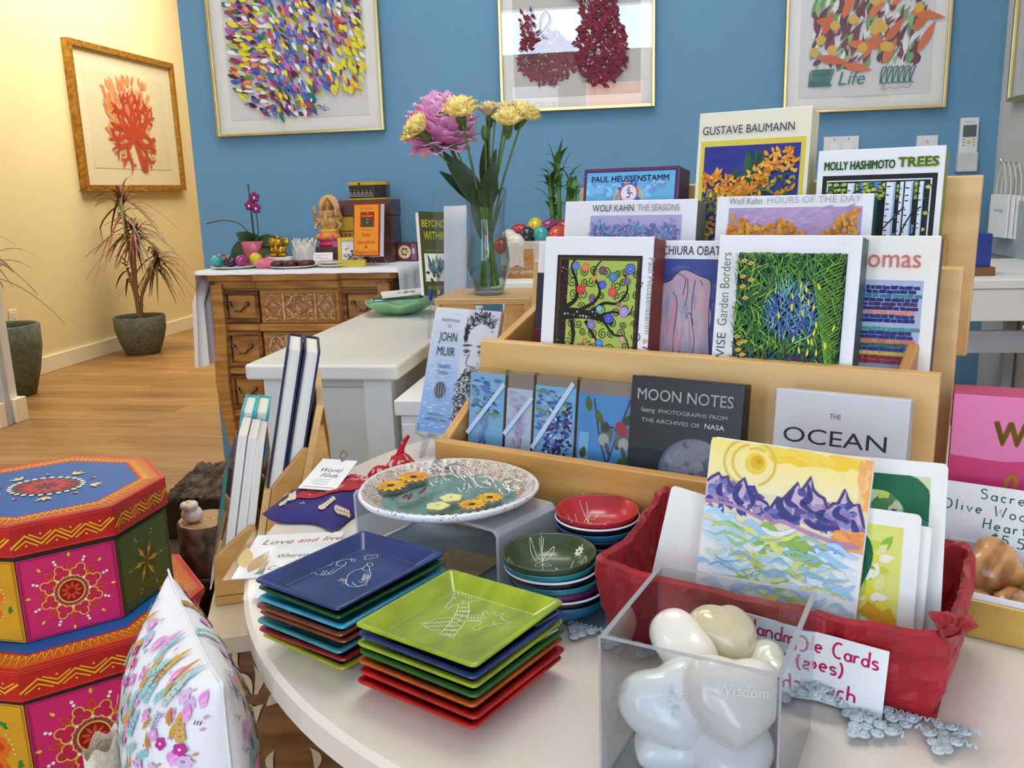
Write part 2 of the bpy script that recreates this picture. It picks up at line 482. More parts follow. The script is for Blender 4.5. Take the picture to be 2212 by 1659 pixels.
def plank_floor():
    m = bpy.data.materials.new('wood_plank_floor'); m.use_nodes = True
    N, L = m.node_tree.nodes, m.node_tree.links
    b = N['Principled BSDF']; b.inputs['Roughness'].default_value = 0.42
    tc = N.new('ShaderNodeTexCoord')
    br = N.new('ShaderNodeTexBrick'); br.offset = 0.37; br.inputs['Scale'].default_value = 1
    br.inputs['Brick Width'].default_value = 1.22; br.inputs['Row Height'].default_value = 0.15
    br.inputs['Mortar Size'].default_value = 0.0012; br.inputs['Color1'].default_value = C(188, 144, 86)
    br.inputs['Color2'].default_value = C(158, 114, 62); br.inputs['Mortar'].default_value = C(120, 82, 40)
    mp = N.new('ShaderNodeMapping'); mp.inputs['Scale'].default_value = (0.9, 9, 1)
    no = N.new('ShaderNodeTexNoise'); no.inputs['Scale'].default_value = 3.0; no.inputs['Detail'].default_value = 7; no.inputs['Distortion'].default_value = 0.6
    rp = N.new('ShaderNodeValToRGB'); rp.color_ramp.elements[0].position = 0.3; rp.color_ramp.elements[1].position = 0.66
    rp.color_ramp.elements[0].color = (0.52, 0.46, 0.40, 1); rp.color_ramp.elements[1].color = (1, 1, 1, 1)
    mx = N.new('ShaderNodeMix'); mx.data_type = 'RGBA'; mx.blend_type = 'MULTIPLY'; mx.inputs['Factor'].default_value = 0.8
    L.new(tc.outputs['Object'], br.inputs['Vector']); L.new(tc.outputs['Object'], mp.inputs['Vector']); L.new(mp.outputs['Vector'], no.inputs['Vector'])
    L.new(no.outputs['Fac'], rp.inputs['Fac']); L.new(br.outputs['Color'], mx.inputs['A']); L.new(rp.outputs['Color'], mx.inputs['B'])
    L.new(mx.outputs['Result'], b.inputs['Base Color'])
    return m

# ------------------------------------------------------------------ the room
def struct(name, mb, m, bevel=0):
    return tag(mb.build(name, m, bevel=bevel), kind='structure')
XL, YB, XR = -3.888, 3.28, 1.13
struct('floor', MB().box(-4.1, 1.4, -2.7, 9.2, -0.1, 0), plank_floor())
struct('ceiling', MB().box(-4.1, 1.4, -2.7, 9.2, 3.1, 3.25), M_ceil)
struct('wall_back', MB().box(-1.772, XR, YB, YB + 0.14, 0, 3.1), M_blue)
struct('wall_left', MB().box(XL - 0.15, XL, -2.7, 9.2, 0, 3.1), M_cream)
struct('wall_hall', MB().box(XL, 1.4, 9.0, 9.15, 0, 3.1), M_cream)
struct('wall_passage', MB().box(XR, XR + 0.14, YB + .141, 9.0, 0, 3.1), M_cream)  # unseen side wall, added to keep sky light from flooding the hall
struct('wall_right', MB().box(XR, XR + 0.14, -2.7, YB + 0.14, 0, 3.1), M_grey)
fw_ = MB()
LOW = [(-2.5, -1.72), (-1.45, -0.92), (-0.72, -0.10), (0.08, 1.02)]
HIGH = [(-2.5, -1.62), (-1.52, -0.52), (-0.42, 0.0), (0.08, 1.02)]
def wall_with_openings(mb, ops, z0, z1, w0, w1):
    x = -4.04
    for a, b in ops:
        mb.box(x, a, w0, w1, z0, z1); x = b
    mb.box(x, 1.27, w0, w1, z0, z1)
fw_.box(-4.04, 1.27, -2.62, -2.5, 0, 0.55)
wall_with_openings(fw_, LOW, 0.55, 2.1, -2.62, -2.5)
fw_.box(-4.04, 1.27, -2.62, -2.5, 2.1, 2.36)
wall_with_openings(fw_, HIGH, 2.36, 2.77, -2.62, -2.5)
fw_.box(-4.04, 1.27, -2.62, -2.5, 2.77, 3.1)
struct('wall_front', fw_, M_white)
for i, (a, b) in enumerate(LOW):
    f = MB()
    for x in (a, b - 0.04): f.box(x, x + 0.04, -2.6, -2.53, 0.551, 2.099)
    f.box(a, b, -2.6, -2.53, 0.551, 0.59); f.box(a, b, -2.6, -2.53, 2.06, 2.099)
    struct('window_%d' % (i + 1), f, M_white)
# what the shop window looks out on: a white board and a tiled roof across the street
sg = thing('street_sign_board', 'white lettered board outside the shop window, mirrored in the middle picture', 'sign', (-1.17, -2.95, 0), (0, 0, PI))
MB().box(-0.3, 0.3, -0.02, 0.02, 0.9, 2.2).build('board', M_white, sg, bevel=0.004)
MB().box(-0.27, -0.23, -0.02, 0.02, 0, 0.9).box(0.23, 0.27, -0.02, 0.02, 0, 0.9).build('post', M_white, sg)
k = Ink(); k.text('STUDIO', 0.0, 1.86, 0.12, (90, 96, 100), 'c'); k.rect(-0.2, 1.80, 0.2, 1.81, (130, 150, 170)); k.rect(-0.22, 1.70, 0.22, 1.71, (150, 170, 190))
k.build('lettering', INK, sg, (0, -0.021, 0), (R(90), 0, 0))
rf = thing('tiled_roof', 'orange tiled roof across the street outside the shop window', 'roof', (-0.5, -5.2, 0))
MB().box(-1.2, 1.2, -0.6, 0.4, 0, 1.75).build('wall', M_white, rf)
MB().grid(lambda u, v: (-1.4 + 2.8 * u, 0.7 - 1.0 * v, 1.7 + 0.75 * v + 0.03 * math.sin(u * 90)), 90, 6).build('tiles', mat('roof_tile', (206, 110, 70), 0.8, scale=30), rf, solid=0.02)

# left wall trim, and the white wall end at the far left edge
struct('baseboard_left', MB().box(XL, XL + 0.018, 3.9, 8.98, 0, 0.105), M_trim, 0.003)
struct('wall_partition', MB().box(XL, -3.17, 3.72, 3.86, 0, 3.1), M_white)
b_ = MB(); b_.box(XL + 0.02, -3.155, 3.862, 3.885, 0, 0.12); b_.box(-3.169, -3.14, 3.80, 3.884, 0, 0.12); b_.box(XL + 0.02, -3.155, 3.69, 3.719, 0, 0.12); b_.box(-3.169, -3.145, 3.69, 3.74, 0, 0.12)
struct('baseboard_partition', b_, M_trim, 0.003)
struct('trim_1', MB().box(-3.169, -3.150, 3.75, 3.785, 0, 2.4), mat('track_grey', (196, 200, 204), 0.4), 0.002)

# ------------------------------------------------------------------ pictures
def framed(name, label, w, h, loc, rz, fm, fwid, fdep, mats, matw, group=None):
    """x right, z up, faces -y; origin at the centre of the back"""
    t = thing(name, label, 'picture', loc, (0, 0, rz), group)
    f = MB(); a, b = w / 2, h / 2
    for x0, x1, z0, z1 in ((-a, -a + fwid, -b, b), (a - fwid, a, -b, b), (-a + fwid, a - fwid, b - fwid, b), (-a + fwid, a - fwid, -b, -b + fwid)):
        f.box(x0, x1, -fdep, 0, z0, z1)
    f.build('frame', fm, t, bevel=0.0015)
    MB().box(-a + fwid * .8, a - fwid * .8, -fdep * .45, -0.002, -b + fwid * .8, b - fwid * .8).build('mat_board', mats[0], t)
    MB().box(-a + matw, a - matw, -fdep * .5, -fdep * .45, -b + matw, b - matw).build('print', mats[1], t)
    MB().add([(x * (a - fwid * .8), -fdep * .82, z * (b - fwid * .8)) for x, z in ((-1, -1), (1, -1), (1, 1), (-1, 1))], [(0, 1, 2, 3)]).build('glass', M_glass, t)
    return t, fdep * .5 + 0.0003
def art_on(t, k, y):
    return k.build('painting', INK, t, (0, -y, 0), (R(90), 0, 0))

rnd = random.Random(4)
# many-coloured dabs (left)
t, y = framed('framed_print', 'gold-framed abstract print of multicoloured brush dabs on blue wall', 0.66, 0.66, (-1.3205, YB, 1.622), 0, M_gold, 0.011, 0.028, (M_matboard, M_printgrey), 0.058)
k = Ink(1.2e-5)
cols = [(236, 222, 60), (236, 222, 60), (190, 200, 60), (70, 104, 190), (60, 92, 180), (186, 96, 170), (206, 120, 190), (150, 60, 90), (84, 40, 74), (40, 120, 96), (108, 150, 80), (236, 150, 90), (200, 70, 70), (236, 236, 244), (236, 236, 244), (240, 240, 244), (140, 130, 180)]
for i in range(1500):
    x = rnd.uniform(-.265, .255); z = rnd.uniform(-.250, .285)
    if (abs(x + .006) / .262) ** 4 + (abs(z - .018) / .268) ** 4 > 1: continue
    if z < -0.17 and x > 0.06: continue
    if x > 0.20 and z > 0.22: continue
    ang = rnd.uniform(-.4, .4) + (R(-20) if x < -0.1 else R(-58))
    c = rnd.choice(cols)
    if x > 0.14 and z < 0.05 and rnd.random() < .6: c = (228, 216, 64)
    if -0.12 < x < 0.17 and rnd.random() < .22: c = rnd.choice([(66, 100, 190), (70, 110, 200), (130, 130, 190)])
    if x < -0.15 and rnd.random() < .3: c = rnd.choice([(190, 90, 170), (76, 34, 66), (236, 220, 50)])
    k.leaf(x, z, ang, rnd.uniform(.024, .050), rnd.uniform(.010, .018), c, 5, rnd.uniform(-.1, .1))
for i in range(7):
    k.leaf(-0.19 + i * 0.055 + rnd.uniform(-.01, .01), 0.26, R(100), 0.035, 0.016, (150, 52, 74))
for x0, s_ in ((-0.10, 0.03), (0.10, 0.025)):
    k.curve([(x0 + rnd.uniform(-s_, s_), -0.242 + rnd.uniform(-.014, .016)) for _ in range(9)], 0.0016, (70, 80, 160))
for i in range(14):
    k.curve([(-0.06 + i * .011, -0.244), (-0.056 + i * .011, -0.236 - .004 * (i % 3)), (-0.052 + i * .011, -0.246)], 0.0013, (70, 80, 160), 3)
art_on(t, k, y)
# dark red plant print (middle)
t, y = framed('framed_print', 'gold-framed print of dark red blots like a plant, centre of blue wall', 0.547, 0.66, (-0.279, YB, 1.663), 0, M_gold, 0.011, 0.028, (M_matboard, mat('grey_print_paper', (200, 198, 196), 0.8, var=0.01)), 0.05)
k = Ink(1.2e-5)
for cx, cz, rx, rz, n in ((-0.10, -0.150, 0.100, 0.085, 560), (0.088, -0.125, 0.088, 0.125, 700), (0.08, 0.0, 0.06, 0.07, 200), (0.07, 0.12, 0.11, 0.10, 260), (-0.17, -0.06, 0.03, 0.07, 60)):
    for i in range(n):
        a = rnd.uniform(0, 2 * PI); q = math.sqrt(rnd.random())
        k.leaf(cx + rx * q * math.cos(a), cz + rz * q * math.sin(a), rnd.uniform(0, 2 * PI), rnd.uniform(.012, .026), rnd.uniform(.007, .015), rnd.choice([(122, 24, 48), (134, 30, 54), (110, 20, 44), (96, 18, 40)]), 4)
        if i % 4 == 0: k.leaf(cx + rx * q * math.cos(a + 1), cz + rz * q * math.sin(a + 1), rnd.uniform(0, 6), .008, .004, (204, 198, 196), 4)
for s_ in (-1, 1):
    k.curve([(0.06, -0.02), (0.06 + s_ * .04, 0.02), (0.06 + s_ * .12, 0.07)], .004, (116, 30, 50))
k.curve([(-0.17, 0.0), (-0.15, 0.015), (-0.16, -.05), (-0.13, -.07), (-0.12, -.02), (-0.10, .0), (-0.09, -.03), (-0.12, -.075), (-0.10, -.085)], .0022, (120, 120, 200))
art_on(t, k, y)
# orange, plum and green leaf shapes (right)
t, y = framed('framed_print', 'gold-framed abstract print of orange, plum and green leaf strokes on blue wall', 0.525, 0.66, (0.690, YB, 1.618), 0, M_gold, 0.010, 0.028, (M_matboard, M_printgrey), 0.05)
k = Ink(1.2e-5)
for i in range(430):
    x = rnd.uniform(-0.18, 0.17); z = rnd.uniform(-0.20, 0.25)
    k.leaf(x, z, R(rnd.uniform(40, 95)), rnd.uniform(.03, .08), rnd.uniform(.010, .020), rnd.choice([(98, 22, 62), (112, 26, 72), (128, 40, 84), (110, 20, 60), (90, 20, 50), (240, 240, 244), (240, 240, 244), (150, 190, 120), (120, 170, 104), (100, 160, 110)]), 6, rnd.uniform(-.12, .12))
for i in range(26):
    x = -0.16 + (i % 5) * .078 + rnd.uniform(-.02, .02); z = -0.17 + (i // 5) * .075 + rnd.uniform(-.02, .02)
    k.leaf(x, z, R(rnd.choice([52, 62, 70, 15, -12])), rnd.uniform(.08, .12), .028, rnd.choice([(222, 112, 56), (214, 98, 44)]), 7)
for i in range(24):
    k.disc(rnd.uniform(-.17, .17), rnd.uniform(-.16, .24), .016, (224, 178, 66), 12); 
for x0, x1, nn in ((-0.18, -0.11, 9), (0.05, 0.16, 6)):
    for i in range(nn):
        xx = x0 + (x1 - x0) * i / nn
        k.curve([(xx, -.245), (xx + .004, -.20), (xx + .018, -.192), (xx + .012, -.21), (xx + .004, -.238), (xx + .014, -.243)], .0042, (20, 110, 112))
k.text('Life', -0.085, -0.243, .062, (24, 116, 116), 'l', shear=.25)
k.curve([(0.05, -.262), (.065, -.25), (.06, -.266), (.08, -.258), (.1, -.262), (.12, -.256), (.14, -.262), (.15, -.252)], .0014, (40, 40, 40))
k.rect(-0.06, -.285, .08, -.2835, (170, 170, 176))
art_on(t, k, y)
# red coral print on the cream wall
t, y = framed('framed_print', 'print of red branching coral in aged gold frame on cream wall', 1.325, 0.995, (XL, 6.28, 1.64), R(90), M_goldwood, 0.042, 0.05, (M_creamboard, M_creampaper), 0.16)
k = Ink(2e-5)
red = (206, 52, 34); ora = (240, 160, 104)
rr_ = random.Random(11)
for i in range(240):
    x = rr_.uniform(-.27, .25); z = rr_.uniform(-.26, .27)
    if z < -.14 and x < -.12: continue
    k.leaf(x, z, math.atan2(z + .15, x) + rr_.uniform(-.4, .4), .075, .036, rr_.choice([ora, (244, 176, 120), (236, 140, 90)]), 5)
def branch(x, z, a, L, w, d):
    x2, z2 = x + L * math.cos(a), z + L * math.sin(a)
    xm, zm = (x + x2) / 2 + rr_.uniform(-.02, .02), (z + z2) / 2
    k.curve([(x, z), (xm, zm), (x2, z2)], w, red, 4)
    k.disc(x2, z2, w * .62, red, 8)
    if d and -.27 < x2 < .26 and z2 < .27:
        for s_ in (rr_.uniform(.35, .9), -rr_.uniform(.35, .9)):
            branch(x2, z2, a + s_, L * rr_.uniform(.68, .88), w * .66, d - 1)
k.curve([(0.10, -.31), (0.06, -.20), (.03, -.12)], .062, red, 5); k.disc(.115, -.31, .05, red)
for a_ in (R(150), R(112), R(80), R(45), R(12), R(178), R(215), R(-35)): branch(.03, -.10, a_, .115, .050, 3)
art_on(t, k, y)
# edge of a picture on the grey wall
t, y = framed('framed_print', 'framed picture at right edge of photo on grey wall', 0.34, 0.6, (XR, 2.985, 1.588), R(-90), M_gold, 0.012, 0.028, (M_matboard, M_printgrey), 0.06)

# ------------------------------------------------------------------ hall: potted plants, outlet
def spiky(name, label, loc, pr, ph, belly, trunk_h, heads, seed, lean=0.0):
    t = thing(name, label, 'plant', loc)
    q = random.Random(seed)
    MB().lathe([(0, 0), (pr * .62, 0), (pr * .66, .004), (pr * .86, ph * .35), (pr * .985, ph * .68), (pr, ph), (pr * .95, ph + .006), (pr * .9, ph), (pr * .88, ph * .9)], 36).build('pot', M_pot, t)
    MB().lathe([(0, ph * .9), (pr * .89, ph * .9)], 24).build('soil', M_soil, t)
    tr = MB(); fo = MB()
    for (hx, hy, hz, n, L) in heads:
        tr.tube(smooth([(hx * .08, hy * .1, ph * .88), (hx * .25, hy * .3, ph + hz * .4), (hx, hy, ph + hz)], 6), [0.013 - 0.005 * i / 12 for i in range(13)], 7)
        for i in range(n):
            a = q.uniform(0, 2 * PI); el = q.uniform(-.75, 1.35); l = L * q.uniform(.65, 1.15)
            b = Vector((hx, hy, ph + hz + q.uniform(-.1, .04)))
            pts = []
            for s_ in range(8):
                u = s_ / 7; dr = l * u
                pts.append(b + Vector((math.cos(a) * math.cos(el) * dr, math.sin(a) * math.cos(el) * dr, math.sin(el) * dr - 0.62 * l * u * u)))
            for p_ in pts: p_.x = max(p_.x, XL + .012 - loc[0])
            vs = []
            sd = Vector((-math.sin(a), math.cos(a), 0))
            for s_, p in enumerate(pts):
                w = .0085 * (1 - (s_ / 7) ** 2) + .0008
                vs += [tuple(p - sd * w), tuple(p + sd * w + Vector((0, 0, .004)))]
            fo.add(vs, [(2 * j, 2 * j + 1, 2 * j + 3, 2 * j + 2) for j in range(7)], True, i % 3)
    tr.build('trunk', mat('cane_bark', (150, 118, 80), .8, scale=60), t)
    fo.build('foliage', [mat('bronze_leaf', (120, 78, 56), .5, scale=20, col2=(86, 60, 40)), mat('olive_leaf', (104, 92, 50), .5, scale=20), mat('pink_leaf', (170, 96, 96), .5, scale=20, col2=(120, 70, 60))], t)
    return t
spiky('dracaena_plant', 'spiky reddish potted plant in round grey-green stone pot under coral picture', (-3.63, 5.72, 0), .175, .265, 1, .8, [(-.03, .0, .80, 34, .36), (.07, -.05, .60, 60, .30), (.15, .06, .42, 44, .27), (-.08, .05, .34, 8, .2)], 5)
spiky('dracaena_plant', 'spiky plant in tall grey-green pot cut by left edge of photo', (-3.64, 4.40, 0), .19, .40, 1, .6, [(-.06, .05, .34, 16, .30), (-.14, 0, .5, 14, .30)], 8)
o = thing('wall_outlet', 'cream wall outlet low on cream wall above tall pot', 'outlet', (XL, 4.80, .378), (0, 0, R(90)))
MB().box(-.035, .035, -.008, 0, -.062, .062).build('cover_plate', M_trim, o, bevel=.003)
MB().box(-.017, .017, -.011, -.008, .008, .042).box(-.017, .017, -.011, -.008, -.042, -.008).build('socket', M_cream_counter, o, bevel=.002)
# ------------------------------------------------------------------ carved dresser
DX0, DX1, DY, DT = -1.562, -0.865, 2.85, 0.815
dr = thing('dresser', 'carved brown wooden dresser with pale carved panels against blue wall', 'dresser', ((DX0 + DX1) / 2, DY, 0))
cw = (DX1 - DX0) / 2
def bayed(x0, x1, yf, yp, xa, xb):   # plan outline, centre bay stepping forward
    return [(x0, .37), (x0, yf + .02), (x0 + .02, yf), (xa - .012, yf), (xa, yp), (xb, yp), (xb + .012, yf), (x1 - .02, yf), (x1, yf + .02), (x1, .37)]
mb = MB()
mb.prism(bayed(-cw, cw, .012, -.006, -.155, .150), DT - .034, DT)
mb.build('top', M_dwood, dr, bevel=.007, seg=3)
mb = MB()
mb.prism(bayed(-cw + .02, cw - .02, .032, .014, -.15, .145), DT - .062, DT - .034)
mb.prism(bayed(-cw + .03, cw - .03, .05, .036, -.148, .143), .255, DT - .062)
for z in (.618, .462, .306):
    mb.prism(bayed(-cw + .03, cw - .03, .036, .016, -.152, .147), z - .014, z + .012)
mb.prism([(-cw + .06, .255), (cw - .06, .255), (cw - .1, .225), (.1, .19), (0, .215), (-.1, .19), (-cw + .1, .225)], .045, .075, 'y')
mb.build('carcass', M_dwood, dr, bevel=.004)
for sx in (-1, 1):
    for yy in (.035, .345):
        lg = MB()
        prof = [(0, .045, .77), (0, .045, .62), (.012 * sx, .05, .42), (.006 * sx, .045, .30), (-.014 * sx, .034, .14), (0, .026, .03), (.004 * sx, .032, 0)]
        sec = []
        for dx, w, z in prof:
            x = sx * (cw - .045) + dx
            sec.append(((x - w / 2, yy - w * .4), (x + w / 2, yy - w * .4), (x + w / 2, yy + w * .5), (x - w / 2, yy + w * .5), z))
        for a, b in zip(sec, sec[1:]):
            lg.frustum(a[:4], a[4], b[:4], b[4], caps=(False, False))
        lg.add([(p[0], p[1], 0) for p in sec[-1][:4]], [(0, 1, 2, 3)])
        lg.build('leg', M_dwood, dr, bevel=.006, merge=True)
def scrolls(mb, x0, x1, z0, z1, y):
    """carved relief: a diamond rosette with leaf scrolls around it"""
    cx, cz, hw, hz = (x0 + x1) / 2, (z0 + z1) / 2, (x1 - x0) / 2, (z1 - z0) / 2
    d = min(hw, hz) * .5
    mb.tube([(cx, y, cz + d), (cx + d, y, cz), (cx, y, cz - d), (cx - d, y, cz)], .0026, 5, closed=True)
    for i in range(8):
        a = PI * i / 4
        mb.ball((cx + d * .42 * math.cos(a), y, cz + d * .42 * math.sin(a)), (d * .2, .002, d * .2), 8, 5)
    mb.ball((cx, y, cz), (.003, .003, .003), 8, 5)
    for sx in (-1, 1):
        for sz in (-1, 1):
            mb.tube(smooth([(cx + sx * d * .2, y, cz + sz * hz * .95), (cx + sx * hw * .5, y, cz + sz * hz * .75), (cx + sx * hw * .62, y, cz + sz * hz * .4), (cx + sx * hw * .92, y, cz + sz * hz * .12)], 5), .0028, 5)
            mb.tube(smooth([(cx + sx * hw * .95, y, cz + sz * hz * .95), (cx + sx * hw * .6, y, cz + sz * hz * .9), (cx + sx * hw * .55, y, cz + sz * hz * .62), (cx + sx * hw * .85, y, cz + sz * hz * .6)], 5), .0022, 5)
            mb.ball((cx + sx * hw * .3, y, cz + sz * hz * .6), (hw * .1, .003, hz * .12), 8, 5)
            mb.ball((cx + sx * hw * .78, y, cz + sz * hz * .35), (hw * .1, .003, hz * .12), 8, 5)
def bail(parent, x, z, y):
    h = MB()
    for s_ in (-1, 1):
        h.ball((x + s_ * .033, y - .008, z + .012), (.008, .009, .008), 12, 8)
        h.ball((x + s_ * .024, y - .014, z + .001), (.005, .005, .006), 8, 6)
    h.tube(smooth([(x - .033, y - .014, z + .012), (x - .024, y - .018, z), (x - .01, y - .018, z - .014), (x, y - .018, z - .010), (x + .01, y - .018, z - .014), (x + .024, y - .018, z), (x + .033, y - .014, z + .012)], 5), .0034, 7)
    h.build('handle', M_pewter, parent)
for z0, z1 in ((.632, .745), (.476, .600), (.320, .444)):
    d = MB()
    for x0, x1 in ((-cw + .06, -.155), (.152, cw - .06)):
        for a, b, c_, e in ((x0, x1, z0, z0 + .014), (x0, x1, z1 - .014, z1), (x0, x0 + .014, z0 + .014, z1 - .014), (x1 - .014, x1, z0 + .014, z1 - .014)):
            d.box(a, b, .030, .052, c_, e, 1)
        d.box(x0 + .014, x1 - .014, .042, .052, z0 + .014, z1 - .014, 0)
    d.box(-.146, .141, .028, .04, z0, z1, 0)
    dd = d.build('drawer', [M_dwood, M_dwood2], dr, bevel=.003)
    p = MB(); p.box(-.132, .127, .024, .028, z0 + .008, z1 - .008)
    pp = p.build('carved_panel_ground', M_washbg, dd)
    s_ = MB()
    for x0, x1 in ((-.13, -.066), (-.054, .05), (.062, .125)):
        scrolls(s_, x0, x1, z0 + .012, z1 - .012, .0235)
    for x in (-.060, .056): s_.box(x - .003, x + .003, .021, .024, z0 + .01, z1 - .01)
    s_.build('carved_panel', M_wash, dd)
    bail(dd, -.232, (z0 + z1) / 2, .042); bail(dd, .222, (z0 + z1) / 2, .042)

# white runner cloth over the dresser
def cloth(u, v):
    # u runs along: left drop, top, right drop; v front to back
    L1, L2, L3 = .34, .725, .26
    s_ = u * (L1 + L2 + L3)
    y = DY - .013 + v * .383
    zt = DT + .005
    if s_ < L1:
        q = 1 - s_ / L1
        g_ = min(1, q * 3)
        fold = .022 * (1 + math.sin(v * 15 - .9 + q)) * g_
        return (DX0 - .010 - fold * (.55 + .45 * q), DY - .012 + v * (.37 - .25 * g_), zt - q * L1)
    if s_ < L1 + L2:
        x = DX0 - .012 + (s_ - L1)
        zz = zt - (.014 if v < .01 else 0) + .0006 * math.sin(x * 60)
        return (x, DY - .0145 if v < .01 else y - (.0095 if v < .03 else 0), zz)
    q = (s_ - L1 - L2) / L3
    fold = .010 * math.sin(v * 20) * min(1, q * 2)
    return (DX1 + .024 + fold + .004 * q, y - .012 * (v < .05), zt - q * L3)
mb = MB(); mb.grid(cloth, 70, 40)
tag(mb.build('dresser_cloth', M_linen), 'white linen cloth draped over carved dresser and hanging at its sides', 'cloth')
ZT = DT + .006

# ------------------------------------------------------------------ things on the dresser
def egg_mesh(r, h, n=20):
    mb = MB(); mb.ball((0, 0, 0), (h / 2, r, r), n, 14, fn=lambda d: 1 - .10 * d.x); return mb
EGGC = {'red': (176, 32, 40), 'teal': (60, 168, 168), 'plum': (44, 24, 60), 'magenta': (168, 48, 128), 'yellow': (226, 200, 40), 'navy': (24, 30, 52), 'orange': (206, 80, 34), 'purple': (132, 44, 104), 'white': (232, 228, 214)}
EGGM = {k_: mat('stone_egg_' + k_, v_, .22, coat=.5, scale=60, var=.08) for k_, v_ in EGGC.items()}
def egg(col, loc, label, group, r=.021, rz=0, tilt=0):
    o = egg_mesh(r, r * 2.6).build('stone_egg', EGGM[col], None, loc, (0, tilt, rz))
    q = MB()
    rr2 = random.Random(sum(map(ord, col)))
    for i in range(7):
        a = rr2.uniform(0, 6.28); e_ = rr2.uniform(-.6, 1.2)
        q.ball((r * 1.28 * math.sin(e_) * .6, r * .99 * math.cos(e_) * math.cos(a), r * .99 * math.cos(e_) * math.sin(a)), .0016, 6, 4)
    q.build('flower_dots', M_paper, o)
    return tag(o, label, 'egg', group)
def plate(name, label, loc, r, h, m, cat='plate', group=None, sy=1):
    mb = MB(); mb.lathe([(0, .002), (r * .55, .002), (r * .6, 0), (r * .66, .001), (r, h), (r * .985, h + .0025), (r * .62, .0055), (0, .0055)], 40, sy=sy)
    return tag(mb.build(name, m, None, loc), label, cat, group)
M_porc = mat('grey_white_porcelain', (226, 222, 214), .3, coat=.4, scale=30)
M_porcd = mat('fired_stoneware', (214, 204, 190), .35, coat=.3, scale=40)
plate('saucer', 'pale plate holding painted stone eggs at left end of dresser', (-1.470, 2.945, ZT - .001), .086, .008, M_porc, group='plates on the dresser')
for col, x, y in (('red', -1.540, 2.985), ('teal', -1.528, 2.925), ('plum', -1.480, 2.920), ('magenta', -1.437, 2.925), ('yellow', -1.395, 2.945)):
    egg(col, (x, y, ZT + .026 + (0 if x < -1.41 else .006)), {'red': 'red', 'teal': 'teal', 'plum': 'dark plum', 'magenta': 'magenta', 'yellow': 'yellow'}[col] + ' stone egg on the plate at left end of dresser', 'stone eggs on the dresser plate', rz=rnd.uniform(0, 3))
# pink satin bag
def bag(u, v):
    a = 2 * PI * u; q = v
    r_ = .046 * math.sin(PI * min(.98, q * .9 + .08)) ** .7
    return (r_ * math.cos(a) * (1 + .12 * math.sin(3 * a)) + .012 * q, r_ * .5 * math.sin(a), .036 * q)
tag(MB().grid(bag, 28, 10, wrap=True).build('satin_bag', mat('pink_satin', (222, 104, 128), .3, sheen=.5), None, (-1.345, 2.905, ZT)), 'crumpled pink satin bag between egg plate and dark discs', 'bag')
# plates with dark red discs
plate('saucer', 'pale plate holding three dark red discs on dresser', (-1.246, 2.93, ZT - .001), .086, .007, M_porc, group='plates on the dresser')
M_disc = mat('dark_red_disc', (78, 14, 26), .3, coat=.3, scale=90)
for i, x in enumerate((-1.302, -1.252, -1.196)):
    mb = MB(); mb.lathe([(0, 0), (.026, 0), (.031, .006), (.031, .013), (.024, .019), (.010, .0175), (0, .0165)], 24)
    tag(mb.build('round_soap', M_disc, None, (x, 2.915, ZT + .006)), ('left', 'middle', 'right')[i] + ' one of three dark red discs on dresser plate', 'soap', 'dark red discs on plate')
for i in range(2):
    plate('saucer', ('lower' if i == 0 else 'upper') + ' of two stacked pale saucers in front of gold photo frame', (-1.108, 2.935, ZT - .001 + i * .0095), .053, .008, M_porcd, group='plates on the dresser')
# orchid
t = thing('orchid', 'potted orchid with two magenta blooms in pink pot on dresser', 'plant', (-1.432, 3.03, ZT))
MB().lathe([(0, 0), (.032, 0), (.034, .003), (.044, .05), (.049, .088), (.047, .09), (.044, .086), (.042, .075)], 32).build('pot', mat('pink_glaze', (216, 98, 126), .3, coat=.4), t)
MB().lathe([(0, .076), (.043, .076)], 20).build('soil', M_soil, t)
lf = MB()
for b, tp, w, bd in (((0, 0, .08), (-.085, -.03, -.005), .075, .22), ((0, 0, .08), (-.05, -.04, .12), .05, .1), ((0, 0, .08), (-.10, .0, .02), .06, .3), ((0, 0, .08), (.12, .02, .07), .045, .5), ((0, 0, .08), (.13, -.01, .03), .06, .32), ((0, 0, .08), (.04, -.05, .11), .04, .2)):
    lf.leaf(b, tp, w, up=(.15, -1, .45), bend=bd * .6, n=10)
lf.build('leaf', M_leafd, t)
st = MB()
st.tube([(0, 0, .07), (-.003, 0, .18), (-.006, 0, .29)], .0035, 6)
st.tube(smooth([(.012, 0, .07), (.016, .002, .15), (.012, 0, .22), (.01, -.006, .25)], 4), .002, 5)
st.tube(smooth([(0, 0, .09), (-.05, 0, .15), (-.11, -.01, .165), (-.17, -.02, .155)], 5), .0022, 5)
st.tube(smooth([(-.06, -.01, .0), (-.075, -.01, .07), (-.03, 0, .12)], 5), .0015, 5)
st.build('stem', mat('orchid_stem', (66, 70, 60), .5), t)
for c_ in ((-.002, -.012, .215), (.022, -.016, .243), (.026, -.018, .205)):
    fl = MB()
    for i in range(5):
        a = PI / 2 + 2 * PI * i / 5
        fl.ball((c_[0] + .011 * math.cos(a), c_[1], c_[2] + .011 * math.sin(a)), (.009, .003, .009), 10, 6)
    fl.ball((c_[0], c_[1] - .004, c_[2] - .002), (.004, .004, .005), 8, 6, 1)
    fl.build('bloom', [mat('orchid_magenta', (132, 22, 104), .5, scale=80), M_paper], t)
